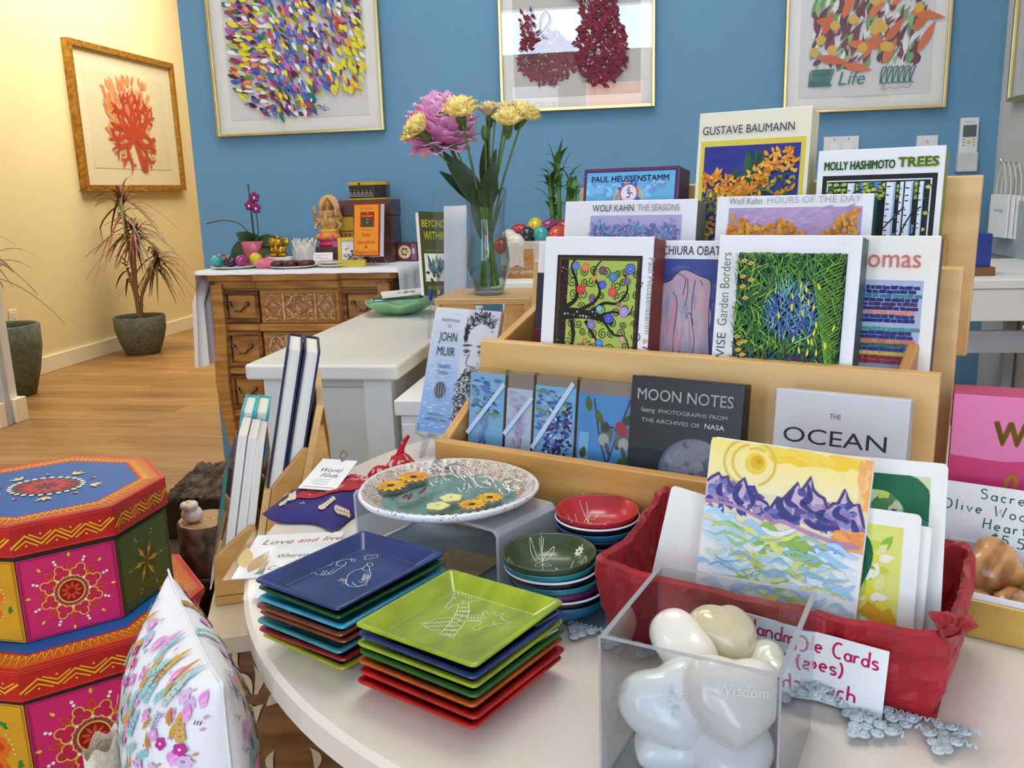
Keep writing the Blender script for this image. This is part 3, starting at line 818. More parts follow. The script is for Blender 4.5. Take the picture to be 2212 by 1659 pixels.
# gold elephant-headed figurine on small white stand
tag(MB().box(-.045, .045, -.03, .03, 0, .034).build('display_block', M_white, None, (-1.318, 2.985, ZT), bevel=.003), 'small white block under the gold figurine on dresser', 'block')
M_goldfig = mat('polished_gold_figure', (190, 148, 40), .28, .8, scale=50)
def elephant(mb, s, c):
    x, y, z = c
    mb.ball((x, y, z + .025 * s), (.030 * s, .02 * s, .027 * s), 16, 10)
    mb.ball((x, y - .004 * s, z + .058 * s), (.022 * s, .02 * s, .022 * s), 16, 10)
    for k_ in (-1, 1):
        mb.ball((x + k_ * .031 * s, y + .004 * s, z + .062 * s), (.016 * s, .005 * s, .019 * s), 12, 8)
        mb.ball((x + k_ * .026 * s, y - .008 * s, z + .028 * s), (.009 * s, .01 * s, .016 * s), 10, 6)
        mb.ball((x + k_ * .02 * s, y - .014 * s, z + .009 * s), (.02 * s, .012 * s, .008 * s), 10, 6)
    mb.ball((x, y, z + .083 * s), (.012 * s, .011 * s, .01 * s), 10, 6)
    mb.tube(smooth([(x, y - .018 * s, z + .06 * s), (x - .001 * s, y - .026 * s, z + .042 * s), (x + .004 * s, y - .027 * s, z + .028 * s), (x + .013 * s, y - .024 * s, z + .024 * s)], 4), [.008 * s - .0042 * s * i / 12 for i in range(13)], 8)
mb = MB(); elephant(mb, .84, (0, 0, 0))
tag(mb.build('elephant_figurine', M_goldfig, None, (-1.318, 2.975, ZT + .0335)), 'small shiny gold elephant-headed figurine on white block beside orchid', 'figurine')
# white lotus holder
t = thing('lotus_candle_holder', 'white ceramic lotus-petal candle holder in middle of dresser', 'candle holder', (-1.236, 3.01, ZT))
MB().lathe([(0, 0), (.04, 0), (.046, .006), (.03, .009), (0, .009)], 28).build('base', M_porc, t)
for ring, (n_, rr_r, hh) in enumerate(((7, .036, .082), (7, .028, .088))):
    for i in range(n_):
        a = 2 * PI * (i + ring * .5) / n_ - PI / 2
        p = MB()
        def pet(u, v, a=a, rr_r=rr_r, hh=hh):
            w = .027 * math.sin(PI * min(1, v * .78 + .22)) ** .6 * (1 if v < .62 else (1 - v) / .38 + .02)
            rad = rr_r * (.75 + .35 * v) + .004 * (1 - (2 * u - 1) ** 2)
            return (rad * math.cos(a) - (2 * u - 1) * w * math.sin(a), rad * math.sin(a) + (2 * u - 1) * w * math.cos(a), .008 + hh * v)
        p.grid(pet, 6, 10).build('petal', M_porc, t, solid=.003)
# dark wooden block, message card, statue
tag(MB().box(-.045, .045, -.035, .035, 0, .062).build('wooden_block', mat('dark_carved_block', (88, 60, 44), .6, scale=120, bump=1, bscale=200), None, (-1.158, 3.06, ZT), bevel=.003), 'dark carved wooden block under the elephant-headed statue', 'block')
t = thing('message_card', 'small white card with pink handwriting leaning on dark wooden block', 'card', (-1.163, 2.985, ZT), (R(-12), 0, 0))
MB().box(-.036, .036, 0, .0012, 0, .046).build('card_sheet', M_paper, t)
k = Ink()
for j, zz in enumerate((.036, .026, .016)):
    k.curve([(-.028 + i * .0055, zz + rnd.uniform(-.003, .003)) for i in range(10 if j < 2 else 7)], .0012, (214, 90, 130), 4)
k.build('handwriting', INK, t, (0, -.0001, 0), (R(90), 0, 0))
M_figskin = mat('painted_figure_gold', (214, 168, 110), .45, scale=90, col2=(176, 120, 60))
t = thing('deity_statue', 'painted seated elephant-headed statue with round halo and pink skirt on dresser', 'statue', (-1.158, 3.06, ZT + .062))
MB().lathe([(0, 0), (.036, 0), (.042, .006), (.040, .012), (.034, .020), (0, .02)], 24, sy=.8).build('base', mat('pink_lotus_base', (206, 40, 100), .45, scale=80), t)
g = MB(); g.ball((0, -.004, .036), (.044, .03, .022), 18, 10); g.ball((-.024, -.02, .034), (.022, .014, .014), 12, 8); g.ball((.024, -.02, .034), (.022, .014, .014), 12, 8)
g.build('skirt', mat('pink_skirt', (216, 52, 92), .5, scale=60, col2=(226, 160, 50)), t)
g = MB(); g.ball((0, -.002, .055), (.036, .026, .012), 18, 8); g.build('sash', mat('yellow_sash', (232, 176, 44), .5), t)
b = MB()
b.ball((0, 0, .078), (.031, .024, .034), 18, 12); b.ball((0, -.004, .118), (.022, .019, .022), 16, 10)
for s_ in (-1, 1):
    b.ball((s_ * .027, .004, .118), (.012, .004, .016), 10, 6)
    b.tube(smooth([(s_ * .026, 0, .092), (s_ * .046, -.006, .076), (s_ * .042, -.02, .062)], 4), [.008 - .003 * i / 8 for i in range(9)], 8)
    b.tube(smooth([(s_ * .026, .004, .096), (s_ * .048, -.004, .098), (s_ * .044, -.014, .126), (s_ * .046, -.016, .134)], 4), [.008 - .003 * i / 12 for i in range(13)], 8)
    b.ball((s_ * .045, -.016, .137), (.006, .004, .009), 8, 6)
b.tube(smooth([(0, -.02, .118), (0, -.028, .1), (.006, -.03, .082), (.014, -.026, .078)], 4), [.008 - .0042 * i / 12 for i in range(13)], 8)
b.build('body', M_figskin, t)
MB().lathe([(.021, .128), (.022, .138), (.016, .150), (.008, .162), (.003, .170), (0, .171)], 18).build('crown', mat('crown_bronze', (150, 104, 50), .4, .5), t)
h = MB(); h.M = Matrix.Translation((0, .016, .145)) @ Matrix.Rotation(R(90), 4, 'X'); h.lathe([(0, 0), (.034, 0), (.038, .003), (.034, .006), (0, .005)], 28)
h.build('halo', mat('halo_tan', (222, 178, 120), .5, scale=60), t)
# frames, arched card
t = thing('photo_frame', 'magenta photo frame edge beside the gold photo frame on dresser', 'photo frame', (-1.108, 3.03, ZT), (R(-9), 0, R(18)))
MB().box(-.03, .03, 0, .010, 0, .094).build('frame', mat('magenta_frame', (196, 84, 150), .5), t, bevel=.002)
t = thing('photo_frame', 'yellow-gold photo frame with a small photo, left of orange book', 'photo frame', (-1.056, 2.975, ZT), (R(-9), 0, R(4)))
f = MB()
for x0, x1, z0, z1 in ((-.046, -.032, 0, .098), (.032, .046, 0, .098), (-.032, .032, .084, .098), (-.032, .032, 0, .014)): f.box(x0, x1, 0, .010, z0, z1)
f.build('frame', mat('yellow_gold_frame', (206, 172, 44), .35, .3), t, bevel=.0015)
MB().box(-.032, .032, .003, .009, .014, .084).build('photo', M_printgrey, t)
k = Ink()
for i in range(40):
    k.disc(rnd.uniform(-.03, .03), rnd.uniform(.016, .07) - .03 * abs(rnd.random() - .5), rnd.uniform(.002, .006), rnd.choice([(60, 50, 44), (120, 104, 80), (210, 206, 196), (180, 130, 60), (90, 84, 60)]), 8)
k.build('photo_print', INK, t, (0, .0028, 0), (R(90), 0, 0))
a_ = [(-.062, 0), (.062, 0), (.062, .115)] + [(.062 * math.cos(x), .115 + .022 * math.sin(x)) for x in [PI * i / 12 for i in range(1, 12)]] + [(-.062, .115)]
tag(MB().prism(a_, 0, .006, 'y').build('arched_plaque', mat('grey_blue_board', (150, 172, 196), .6), None, (-1.055, 3.085, ZT), (R(-6), 0, 0)), 'grey-blue arched board behind the gold photo frame', 'board')
# orange book on clear stand
t = thing('book', 'orange book with red square emblem standing on dresser', 'book', (-.982, 2.93, ZT + .034), (R(-8), 0, R(-14)))
MB().box(-.053, .053, .0, .0025, 0, .178).build('cover', mat('red_board', (170, 56, 30), .4), t)
MB().box(-.046, .053, .0026, .024, .002, .176).build('pages', M_paper, t)
MB().box(-.053, .053, .0241, .026, 0, .178).build('back_cover', M_paper, t)
k = Ink(); k.rect(-.050, .004, .046, .174, (240, 150, 48)); k.rect(-.026, .098, .03, .150, (160, 44, 30)); k.disc(.002, .112, .02, (24, 84, 60), 20, .012)
k.leaf(-.014, .116, R(70), .02, .018, (24, 84, 60)); k.text('The', .002, .143, .007, (240, 200, 80), 'c'); k.text('Commentaries', .002, .134, .008, (244, 232, 120), 'c', width=.044)
k.text('on', .002, .122, .007, (240, 220, 120), 'c'); k.text('the', .002, .112, .008, (200, 220, 120), 'c')
k.text('Sri Chinmoy', -.002, .158, .013, (140, 50, 30), 'c', shear=.25, width=.05); k.rect(-.022, .088, .02, .0893, (140, 50, 30))
for s_, zz in (('Vedas', .066), ('Upanishads', .042), ('&', .026), ('Bhagavad Gita', .008)):
    k.text(s_, -.002, zz, .019, (128, 44, 26), 'c', shear=.25, width={'Vedas': .036, 'Upanishads': .07, '&': .012, 'Bhagavad Gita': .086}[s_])
k.build('cover_print', INK, t, (0, -.0001, 0), (R(90), 0, 0))
t = thing('book_stand', 'clear plastic stand holding the orange book on dresser', 'stand', (-.982, 2.93, ZT), (0, 0, R(-14)))
s_ = MB()
for x in (-.03, .03): s_.tube(smooth([(x, -.02, .05), (x, -.018, .03), (x, .0, .03), (x, .03, .03), (x, .05, .1)], 4), .0025, 6)
for x in (-.03, .03): s_.tube([(x, -.002, .03), (x * 1.5, -.01, .0)], .0025, 6); s_.tube([(x, .04, .05), (x, .09, 0)], .0025, 6)
s_.build('wire', M_acr, t)
tag(MB().box(-.05, .05, -.012, .012, 0, .022).build('yellow_box', mat('yellow_card', (206, 182, 40), .5), None, (-1.035, 2.925, ZT), (0, 0, R(6)), bevel=.001), 'small flat yellow box lying below the orange book', 'box')
# chest, lacquer box, incense box
t = thing('wooden_chest', 'dark red-brown wooden chest with patterned yellow panels behind the orange book', 'chest', (-1.028, 3.135, ZT))
MB().box(-.098, .098, -.06, .06, 0, .165).build('body', mat('rosewood', (92, 40, 30), .35, scale=9, stretch=(1, 1, 8), col2=(60, 24, 18), coat=.3), t, bevel=.003)
MB().box(-.100, .100, -.062, .062, .166, .222).build('lid', mat('rosewood_lid', (100, 46, 32), .35, scale=9, stretch=(1, 1, 8), col2=(66, 28, 20), coat=.3), t, bevel=.003)
k = Ink()
k.rect(-.104, .07, -.052, .165, (170, 130, 30)); k.rect(-.046, .07, -.02, .165, (60, 60, 50)); k.rect(-.104, .112, -.052, .116, (90, 60, 30))
for i in range(6):
    for j in range(4): k.ring(-.099 + i * .0085, .122 + j * .011, .004, .0012, (214, 190, 60), 10)
for i in range(3):
    for j in range(2): k.leaf(-.1 + i * .016, .078 + j * .016, R(90), .013, .008, (90, 50, 30))
for j in range(9): k.disc(-.033, .076 + j * .01, .004, (176, 170, 110), 8)
k.build('patterned_panel', INK, t, (.009, -.0603, 0), (R(90), 0, 0))
MB().ball((-.01, -.064, .196), .004, 10, 8).build('knob', M_chrome, t)
t = thing('lacquer_box', 'small black lacquered box with yellow rims and silver pattern on top of chest', 'box', (-1.022, 3.13, ZT + .222))
oc = [(-.066, -.035), (.03, -.042), (.066, -.01), (.066, .04), (-.066, .04)]
MB().prism(oc, 0, .006).prism([(x * .985, y * .97) for x, y in oc], .006, .051, mi=1).build('body', [mat('yellow_lacquer', (206, 170, 40), .3, coat=.3), mat('black_lacquer', (40, 30, 30), .3, coat=.5)], t, bevel=.001)
MB().prism(oc, .051, .063).build('lid', mat('yellow_lacquer_lid', (206, 170, 40), .3, coat=.3), t, bevel=.001)
MB().ball((-.024, -.042, .057), .004, 8, 6).build('clasp', M_black, t)
k = Ink()
for i in range(6):
    x = .006 + i * .0155
    k.disc(x, .026, .0026, (210, 206, 200), 8); k.disc(x, .034, .0016, (210, 206, 200), 8)
    for s_ in (-1, 1): k.curve([(x, .022), (x + s_ * .004, .018), (x + s_ * .0055, .024)], .0012, (200, 196, 190), 4)
k.rect(0, .012, .094, .0155, (150, 146, 140))
k.build('silver_pattern', INK, t, (-.0655, -.0355, 0), (R(90), 0, R(-4.2)))
t = thing('incense_box', 'maroon box with two round cream windows at right end of dresser', 'box', (-.918, 3.15, ZT), (0, 0, R(-4)))
MB().box(-.072, .066, -.03, .03, 0, .066).build('carton', mat('maroon_carton', (104, 44, 58), .45, scale=60), t, bevel=.001)
k = Ink()
for x in (-.036, .02):
    k.disc(x, .033, .025, (206, 160, 120)); k.disc(x, .033, .0225, (236, 214, 180))
    for i in range(6): k.disc(x + .011 * math.cos(i), .034 + .011 * math.sin(i), .005, rnd.choice([(150, 104, 60), (190, 150, 70), (120, 84, 60)]), 8)
k.rect(-.009, 0, -.006, .066, (70, 24, 36)); k.rect(.046, .004, .066, .062, (146, 98, 120)); k.rect(.05, .026, .058, .046, (220, 206, 226))
k.build('carton_print', INK, t, (0, -.0302, 0), (R(90), 0, 0))
# ------------------------------------------------------------------ white counter and cabinets
CX0, CX1, CY0, CY1, CZ = -.902, -.548, 1.792, 2.79, .70
t = thing('counter', 'long off-white counter with rounded top edge behind the book racks', 'counter', ((CX0 + CX1) / 2, CY0, 0))
hw_ = (CX1 - CX0) / 2
def rrect(x0, x1, y0, y1, r, n=5):
    o = []
    for cx, cy, a in ((x1 - r, y0 + r, -90), (x1 - r, y1 - r, 0), (x0 + r, y1 - r, 90), (x0 + r, y0 + r, 180)):
        for i in range(n + 1): o.append((cx + r * math.cos(R(a + 90 * i / n)), cy + r * math.sin(R(a + 90 * i / n))))
    return o
MB().prism(rrect(-hw_, hw_, 0, CY1 - CY0, .014), CZ - .034, CZ).build('top', M_cream_counter, t, bevel=.006, seg=3)
MB().box(-hw_ + .05, hw_ - .03, .06, CY1 - CY0 - .02, .0, CZ - .035).build('body', M_cream_counter, t)
for x0, x1 in ((-hw_ + .03, -hw_ + .10), (hw_ - .09, hw_ - .025)):
    MB().box(x0, x1, .03, .062, 0, CZ - .036).build('corner_post', M_white, t, bevel=.003)
MB().box(-hw_ + .10, hw_ - .09, .045, .059, .02, CZ - .06).build('front_panel', M_cream_counter, t)
t = thing('cabinet', 'low white cabinet beside the counter under the plywood stand', 'cabinet', (-.30, 1.70, 0))
MB().box(-.232, .30, 0, .72, .612, .645).build('top', M_white, t, bevel=.003)
MB().box(-.222, .29, .012, .70, .06, .611).build('body', M_white, t, bevel=.002)
MB().box(-.21, .28, .03, .69, 0, .06).build('plinth', M_white, t)
for i in range(2):
    d = MB().box(-.218 + i * .254, .034 + i * .254, .002, .0115, .08, .595).build('door', M_white, t, bevel=.002)
    MB().ball((.02 + (0 if i == 0 else .04), -.008, .5), .009, 10, 8).build('knob', M_chrome, d)
# birch plywood stand with round finger hole, top carries the vase
t = thing('plywood_stand', 'birch plywood stand with half-round cutout carrying the flower vase', 'stand', (-.390, 1.95, .6455))
w_ = .110
MB().box(-w_, w_, 0, .21, .165, .178).build('top', M_ply, t, bevel=.0012)
hole = [(.036 * math.cos(R(a)) + .0, .156 - .0 + .034 * math.sin(R(a))) for a in range(180, 361, 15)]
fp = [(-w_ + .012, 0), (w_ - .012, 0), (w_ - .012, .1645), (.036, .1645)] + [(x + .016, z) for x, z in hole[::-1]] + [(-.02, .1645), (-w_ + .012, .1645)]
fp = [(-w_ + .012, 0), (w_ - .012, 0), (w_ - .012, .1645), (.054, .1645)] + [(x + .016, z + .006) for x, z in hole[::-1]] + [(-.022, .1645), (-w_ + .012, .1645)]
MB().prism(fp, .012, .021, 'y').build('front_panel', M_plyv, t)
for s_ in (-1, 1): MB().box(*sorted((s_ * w_, s_ * (w_ - .0115))), 0, .21, 0, .1648).build('side_panel', M_plyv, t)
k = Ink()
for z in (.168, .1725): k.rect(-w_, z, w_, z + .0012, (140, 92, 46))
k.build('edge_plies', INK, t, (0, 0, 0), (R(90), 0, 0))

# ------------------------------------------------------------------ vase with flowers
VX, VY, VZ = -.386, 2.03, .6455 + .1785
t = thing('flower_vase', 'curved clear glass vase half full of water on plywood stand', 'vase', (VX, VY, VZ))
pr = [(.0, .001), (.034, .001), (.036, .004), (.035, .012), (.041, .030), (.0485, .055), (.0515, .078), (.049, .105), (.0435, .135), (.041, .160), (.0425, .190), (.0465, .222), (.049, .240)]
VG = clear_mat('vase_glass', (252, 254, 254), ior=1.5, rough=.01, edge=(176, 192, 200))
g = MB(); g.lathe(pr, 48); g.lathe([(.049, .240), (.0478, .2415), (.0468, .240)], 48); g.lathe([(0, .010), (.033, .010), (.034, .012)], 48)
g.build('glass', VG, t)
wp = [(r_ - .002, z) for r_, z in pr if .012 < z < .136]
WM = clear_mat('water', (240, 248, 244), ior=1.33, rough=.0, edge=(190, 205, 205))
MB().lathe([(0, .0115)] + [(.034, .0115)] + wp + [(.0415, .138), (0, .138)], 40).build('water', WM, t)
M_pet = mat('pink_peony_petal', (246, 190, 222), .6, scale=30, col2=(234, 156, 204), sheen=.2)
M_pet2 = mat('deep_pink_petal', (232, 140, 196), .6, scale=30, col2=(212, 110, 176), sheen=.2)
M_car = mat('yellow_carnation_petal', (252, 234, 156), .65, scale=60, col2=(244, 214, 118))
M_car2 = mat('pale_carnation_petal', (238, 218, 160), .65, scale=60)
M_cal = mat('green_calyx', (86, 112, 48), .45, scale=60, col2=(62, 90, 36))
q = random.Random(21)
def petal(mb, c, d, L, w, cup, ruffle, mi=0, curl=0.0):
    d = Vector(d).normalized(); s_ = d.cross(Vector((0, 0, 1)))
    s_ = s_.normalized() if s_.length > .05 else Vector((1, 0, 0)); n_ = s_.cross(d)
    ph = q.uniform(0, 6)
    def fn(u, v):
        x = (2 * u - 1); ww = w * math.sin(PI * min(1, .12 + .80 * v)) ** .55
        p = Vector(c) + d * (L * v * (1 - .15 * x * x)) + s_ * (x * ww) + n_ * (cup * (x * x * w + v * v * L * .6) - curl * L * max(0, v - .6) ** 2 * 3)
        p += n_ * (ruffle * math.sin(x * 9 + ph) * v * v) + d * (ruffle * math.cos(x * 11 + ph) * v * v)
        return tuple(p)
    mb.grid(fn, 8, 5, mi)
def stems(paths, name='stem'):
    mb = MB()
    for p, r_ in paths: mb.tube(smooth(p, 6), r_, 7)
    return mb
def flower(name, label, group, head, foot, r_, build_head, mid=None):
    """one cut flower: head at `head`, stem running down into the vase (vase coordinates)"""
    o = thing(name, label, 'flower', (VX + head[0], VY + head[1], VZ + head[2]), (0, 0, 0), group)
    H = Vector(head)
    mid = mid or ((head[0] * .38 + foot[0] * .1), (head[1] * .38), .24)
    pts = [Vector(p) - H for p in (head, ((head[0] + mid[0]) / 2, (head[1] + mid[1]) / 2, (head[2] + mid[2]) / 2 + .004), mid, (foot[0] * .6, foot[1] * .6, .13), foot)]
    MB().tube(smooth(pts, 6), r_, 8).build('stem', M_stem, o)
    build_head(o)
    return o
def peony(o):
    mb = MB()
    GA = PI * (3 - 5 ** .5)
    for i in range(150):
        zz = -.93 + 1.9 * i / 149; a = i * GA
        rr_ = math.sqrt(max(0, 1 - zz * zz)); o_ = Vector((rr_ * math.cos(a), rr_ * math.sin(a), zz))
        up = (Vector((-.15, -.1, 1)) - o_ * o_.z); up = up.normalized() if up.length > .05 else Vector((q.uniform(-1, 1), q.uniform(-1, 1), 0)).normalized()
        low = zz < -.1
        d = o_ * (.55 if low else .85) + up * (.8 if low else .55) + Vector((q.uniform(-.25, .25), q.uniform(-.25, .25), q.uniform(-.2, .2)))
        petal(mb, o_ * (.050 if low else .034), d, q.uniform(.048, .058) if low else q.uniform(.044, .054), q.uniform(.024, .030) if low else q.uniform(.021, .028), .25 if low else .1, .0012 if low else .0034, 1 if (low and q.random() < .45) else 0, .25)
    for ring, (n_, el, L, w, cup) in enumerate(() and ((9, -.75, .082, .046, .45), (10, -.3, .086, .048, .5), (12, .15, .080, .042, .55), (14, .55, .072, .034, .6), (14, .9, .066, .026, .5), (12, 1.2, .062, .02, .4))):
        for i in range(n_):
            a = 2 * PI * i / n_ + ring * .4 + q.uniform(-.2, .2); e = el + q.uniform(-.15, .15)
            d = (math.cos(a) * math.cos(e), math.sin(a) * math.cos(e), math.sin(e))
            petal(mb, (0, 0, 0), d, L * q.uniform(.9, 1.15), w, cup, .003 + .0015 * ring, 1 if ring < 2 and q.random() < .6 else 0)
    mb.build('bloom', [M_pet, M_pet2], o, solid=.0006)
    c = MB(); c.lathe([(0, -.03), (.016, -.026), (.024, -.01), (.02, 0)], 12); c.build('calyx', M_cal, o)
flower('peony', 'big ruffled pink peony leaning left out of the glass vase', None, (-.098, .0, .376), (.004, .012, .018), .0042, peony)
def carn(tilt, m, s_=1.0):
    def fn(o):
        ax = Vector(tilt).normalized()
        e1 = ax.orthogonal().normalized(); e2 = ax.cross(e1)
        mb = MB()
        for ring, (n_, sp, L) in enumerate(((11, 1.15, .040), (11, .8, .038), (10, .5, .035), (7, .2, .032))):
            for i in range(n_):
                a = 2 * PI * i / n_ + ring * .5 + q.uniform(-.15, .15)
                d = ax * math.cos(sp) + (e1 * math.cos(a) + e2 * math.sin(a)) * math.sin(sp)
                petal(mb, (0, 0, 0), d, L * s_ * q.uniform(.9, 1.1), .015 * s_, .35, .003)
        mb.build('bloom', m, o, solid=.0005)
        c = MB(); c.tube([Vector((0, 0, 0)) + ax * .004, Vector((0, 0, 0)) - ax * .010 * s_, -ax * .024 * s_, -ax * .03 * s_], [.011 * s_, .010 * s_, .0075 * s_, .003], 10)
        c.build('calyx', M_cal, o)
    return fn
CG = None
flower('carnation', 'yellow carnation in front of the pink peony, facing left', CG, (-.126, -.085, .366), (-.012, -.008, .018), .0024, carn((-.75, -.5, .55), M_car), mid=(-.05, -.025, .26))
flower('carnation', 'large yellow carnation at centre of bouquet, right of peony', CG, (-.038, -.060, .398), (-.016, .008, .018), .0026, carn((.05, -.55, .75), M_car, 1.15))
flower('carnation', 'pale yellow carnation behind buds in middle of bouquet', CG, (.010, .03, .402), (.006, -.012, .018), .0024, carn((.1, -.1, 1), M_car2, .9))
flower('carnation', 'yellow carnation nearest viewer at right of bouquet', CG, (.062, -.035, .376), (.012, -.004, .018), .0024, carn((.12, -.45, .8), M_car, 1.05))
flower('carnation', 'pale yellow carnation just behind the right front carnation', CG, (.048, .02, .398), (.002, .016, .018), .0024, carn((0, -.2, 1), M_car2, .95))
flower('carnation', 'yellow carnation at far right of bouquet, tipped to the right', CG, (.09, .0, .392), (.016, .008, .018), .0024, carn((.6, -.25, .75), M_car, 1.0))
def bud(s_):
    def fn(o):
        MB().ball((0, 0, 0), (.0085 * s_, .0085 * s_, .017 * s_), 12, 8).build('bud', M_cal, o)
    return fn
flower('carnation_bud', 'tall closed green bud at top of bouquet between carnations', None, (.032, -.02, .402), (-.004, -.014, .018), .0018, bud(1.0))
flower('carnation_bud', 'dark green bud below the pale middle carnation', None, (.012, -.045, .362), (.014, -.014, .018), .0018, bud(1.1))
flower('carnation_bud', 'green bud between peony and centre carnation', None, (-.082, -.055, .402), (-.006, -.016, .018), .0018, bud(1.0), mid=(-.03, -.02, .25))
lf = thing('leaf_sprig', 'broad dark green leaves rising from vase under the blooms', 'leaves', (VX, VY, VZ + .2))
m_ = MB()
for b, tp, w, up in (((-.012, -.02, .0), (-.088, -.04, .128), .04, (.5, -1, .3)), ((.0, -.02, -.0), (.030, -.05, .098), .044, (.2, -1, .1)), ((-.006, .0, .0), (-.105, -.01, .085), .03, (.3, -1, .4)), ((.0, .01, .03), (.012, -.01, .160), .03, (-.6, -1, .2)), ((-.01, .0, .02), (-.07, -.01, .115), .034, (.2, -1, .3)), ((.005, .0, .05), (.028, .0, .13), .022, (0, -1, 0)), ((.0, -.01, -.09), (.04, -.01, .02), .012, (0, -1, 0)), ((-.005, -.01, -.08), (-.035, -.01, .03), .018, (0, -1, 0)), ((.012, -.01, .02), (.047, -.01, .045), .008, (0, -1, 0))):
    m_.leaf(b, tp, w, up=up, bend=.06, n=9)
m_.build('leaf', M_leafd, lf)
g = MB()
for f in ((-.02, .0), (.006, -.004), (.02, .01)): g.tube(smooth([(f[0] * .3, f[1], .02), (f[0] * .4, f[1], -.08), (f[0], f[1], -.18)], 5), .0042, 8)
g.build('stem', M_stem, lf)

# ------------------------------------------------------------------ small things behind and left of the vase
t = thing('book', 'dark green book with teal leaf drawing on clear stand beside the vase', 'book', (-.652, 2.44, .774), (R(-9), R(4), R(46)))
MB().box(0, .092, 0, .0025, 0, .240).build('cover', mat('olive_board', (70, 78, 40), .4), t)
MB().box(.002, .09, .0026, .022, .002, .238).build('pages', M_paper, t)
k = Ink()
k.text('BEYOND', .046, .196, .03, (214, 200, 50), 'c', width=.078); k.text('WITHIN', .048, .160, .034, (214, 200, 50), 'c', width=.074)
k.rect(.012, .128, .08, .1295, (150, 150, 120)); k.rect(.008, .040, .086, .120, (238, 236, 222))
for i in range(26):
    k.leaf(.046 + q.uniform(-.016, .02), .056 + q.uniform(0, .02), R(90 + q.uniform(-28, 28)), q.uniform(.025, .05), .009, q.choice([(74, 120, 128), (60, 104, 112), (88, 134, 138)]))
for i in range(9): k.leaf(.024 + q.uniform(0, .05), .048 + q.uniform(0, .03), q.uniform(0, 6), .016, .009, (56, 70, 60))
k.text('SRI CHINMOY', .044, .016, .016, (190, 184, 60), 'c', width=.06)
k.build('cover_print', INK, t, (0, -.0001, 0), (R(90), 0, 0))
t = thing('book_easel', 'clear plastic easel holding the dark green book on the counter', 'easel', (-.632, 2.445, CZ), (0, 0, R(46)))
s_ = MB()
for x in (.008, .062): s_.tube(smooth([(x, -.022, .105), (x, -.024, .075), (x, .0, .069), (x, .035, .069), (x, .05, .12)], 4), .004, 8); s_.tube(smooth([(x, -.012, .07), (x, -.014, .03), (x, -.03, 0)], 4), .004, 8); s_.tube([(x, .035, .069), (x, .075, 0)], .004, 8)
s_.tube([(.008, -.02, .03), (.062, -.02, .03)], .003, 6)
s_.build('wire', M_acr, t)
t = thing('brochure_holder', 'clear acrylic holder with white paper sheets left of the vase', 'holder', (-.530, 2.30, CZ), (R(-8), 0, R(28)))
h = MB(); h.box(-.042, .05, -.012, -.010, 0, .365); h.box(-.042, .05, .014, .016, 0, .19); h.box(-.042, -.040, -.010, .014, 0, .19); h.box(.048, .05, -.010, .014, 0, .19); h.box(-.042, .05, -.012, .016, -.002, 0)
h.build('holder', M_acr, t)
MB().grid(lambda u, v: (-.034 + .062 * u + .026 * v, .0 + .006 * math.sin(u * PI) * v, .003 + .325 * v), 6, 6).build('paper', M_paper, t, solid=.004)
t = thing('pen', 'blue-capped pen standing by the plywood stand', 'pen', (-.572, 2.16, CZ), (R(10), R(8), 0))
MB().tube([(0, 0, .002), (0, 0, .10)], .004, 8).build('barrel', M_acr, t); MB().tube([(0, 0, .10), (0, 0, .128)], .0048, 8).build('cap', mat('blue_plastic', (30, 60, 170), .3), t)
# leaf-shaped dish with cards
t = thing('leaf_dish', 'green leaf-shaped dish on far end of white counter', 'dish', (-.775, 2.60, CZ))
def dish(u, v):
    a = 2 * PI * u; r_ = (.03 + .075 * v) * (1 + .10 * v * math.sin(5 * a) + .05 * v * math.sin(9 * a + 1))
    return (r_ * math.cos(a) * 1.05, r_ * math.sin(a), .003 + .038 * v ** 1.6 + .005 * v * math.sin(6 * a))
mb = MB(); mb.grid(dish, 48, 8, wrap=True); mb.add([dish(i / 48, 0) for i in range(48)], [tuple(range(48))])
mb.build('dish', mat('leaf_green_glaze', (140, 190, 140), .3, coat=.3, scale=30), t, solid=.004)
for i, (z, rz, cc, lab) in enumerate(((.052, 12, (70, 140, 190), 'blue-edged card lying in leaf dish under the others'), (.058, -8, (70, 104, 52), 'green foliage card in the middle of the pile in leaf dish'), (.065, 20, (238, 238, 234), 'white card with brown motif on top of leaf dish'))):
    c = thing('greeting_card', lab, 'card', (-.772 + .012 * i, 2.585, CZ + z), (R(3), R(-3), R(rz)))
    MB().box(-.075, .075, -.052, .052, 0, .0035).build('card_sheet', mat('card_stock', cc, .5), c)
    k = Ink(z0=.0037)
    if i == 2:
        for j in range(16): k.leaf(q.uniform(-.02, .02), q.uniform(-.015, .015), q.uniform(0, 6), .018, .008, q.choice([(150, 110, 70), (180, 140, 90), (110, 90, 60)]))
    elif i == 1:
        for j in range(30): k.leaf(q.uniform(-.07, .02), q.uniform(-.05, .03), R(40), .05, .006, q.choice([(150, 180, 60), (110, 150, 50)]))
    else: k.rect(-.07, -.05, .07, -.02, (230, 236, 244))
    k.build('card_print', INK, c)
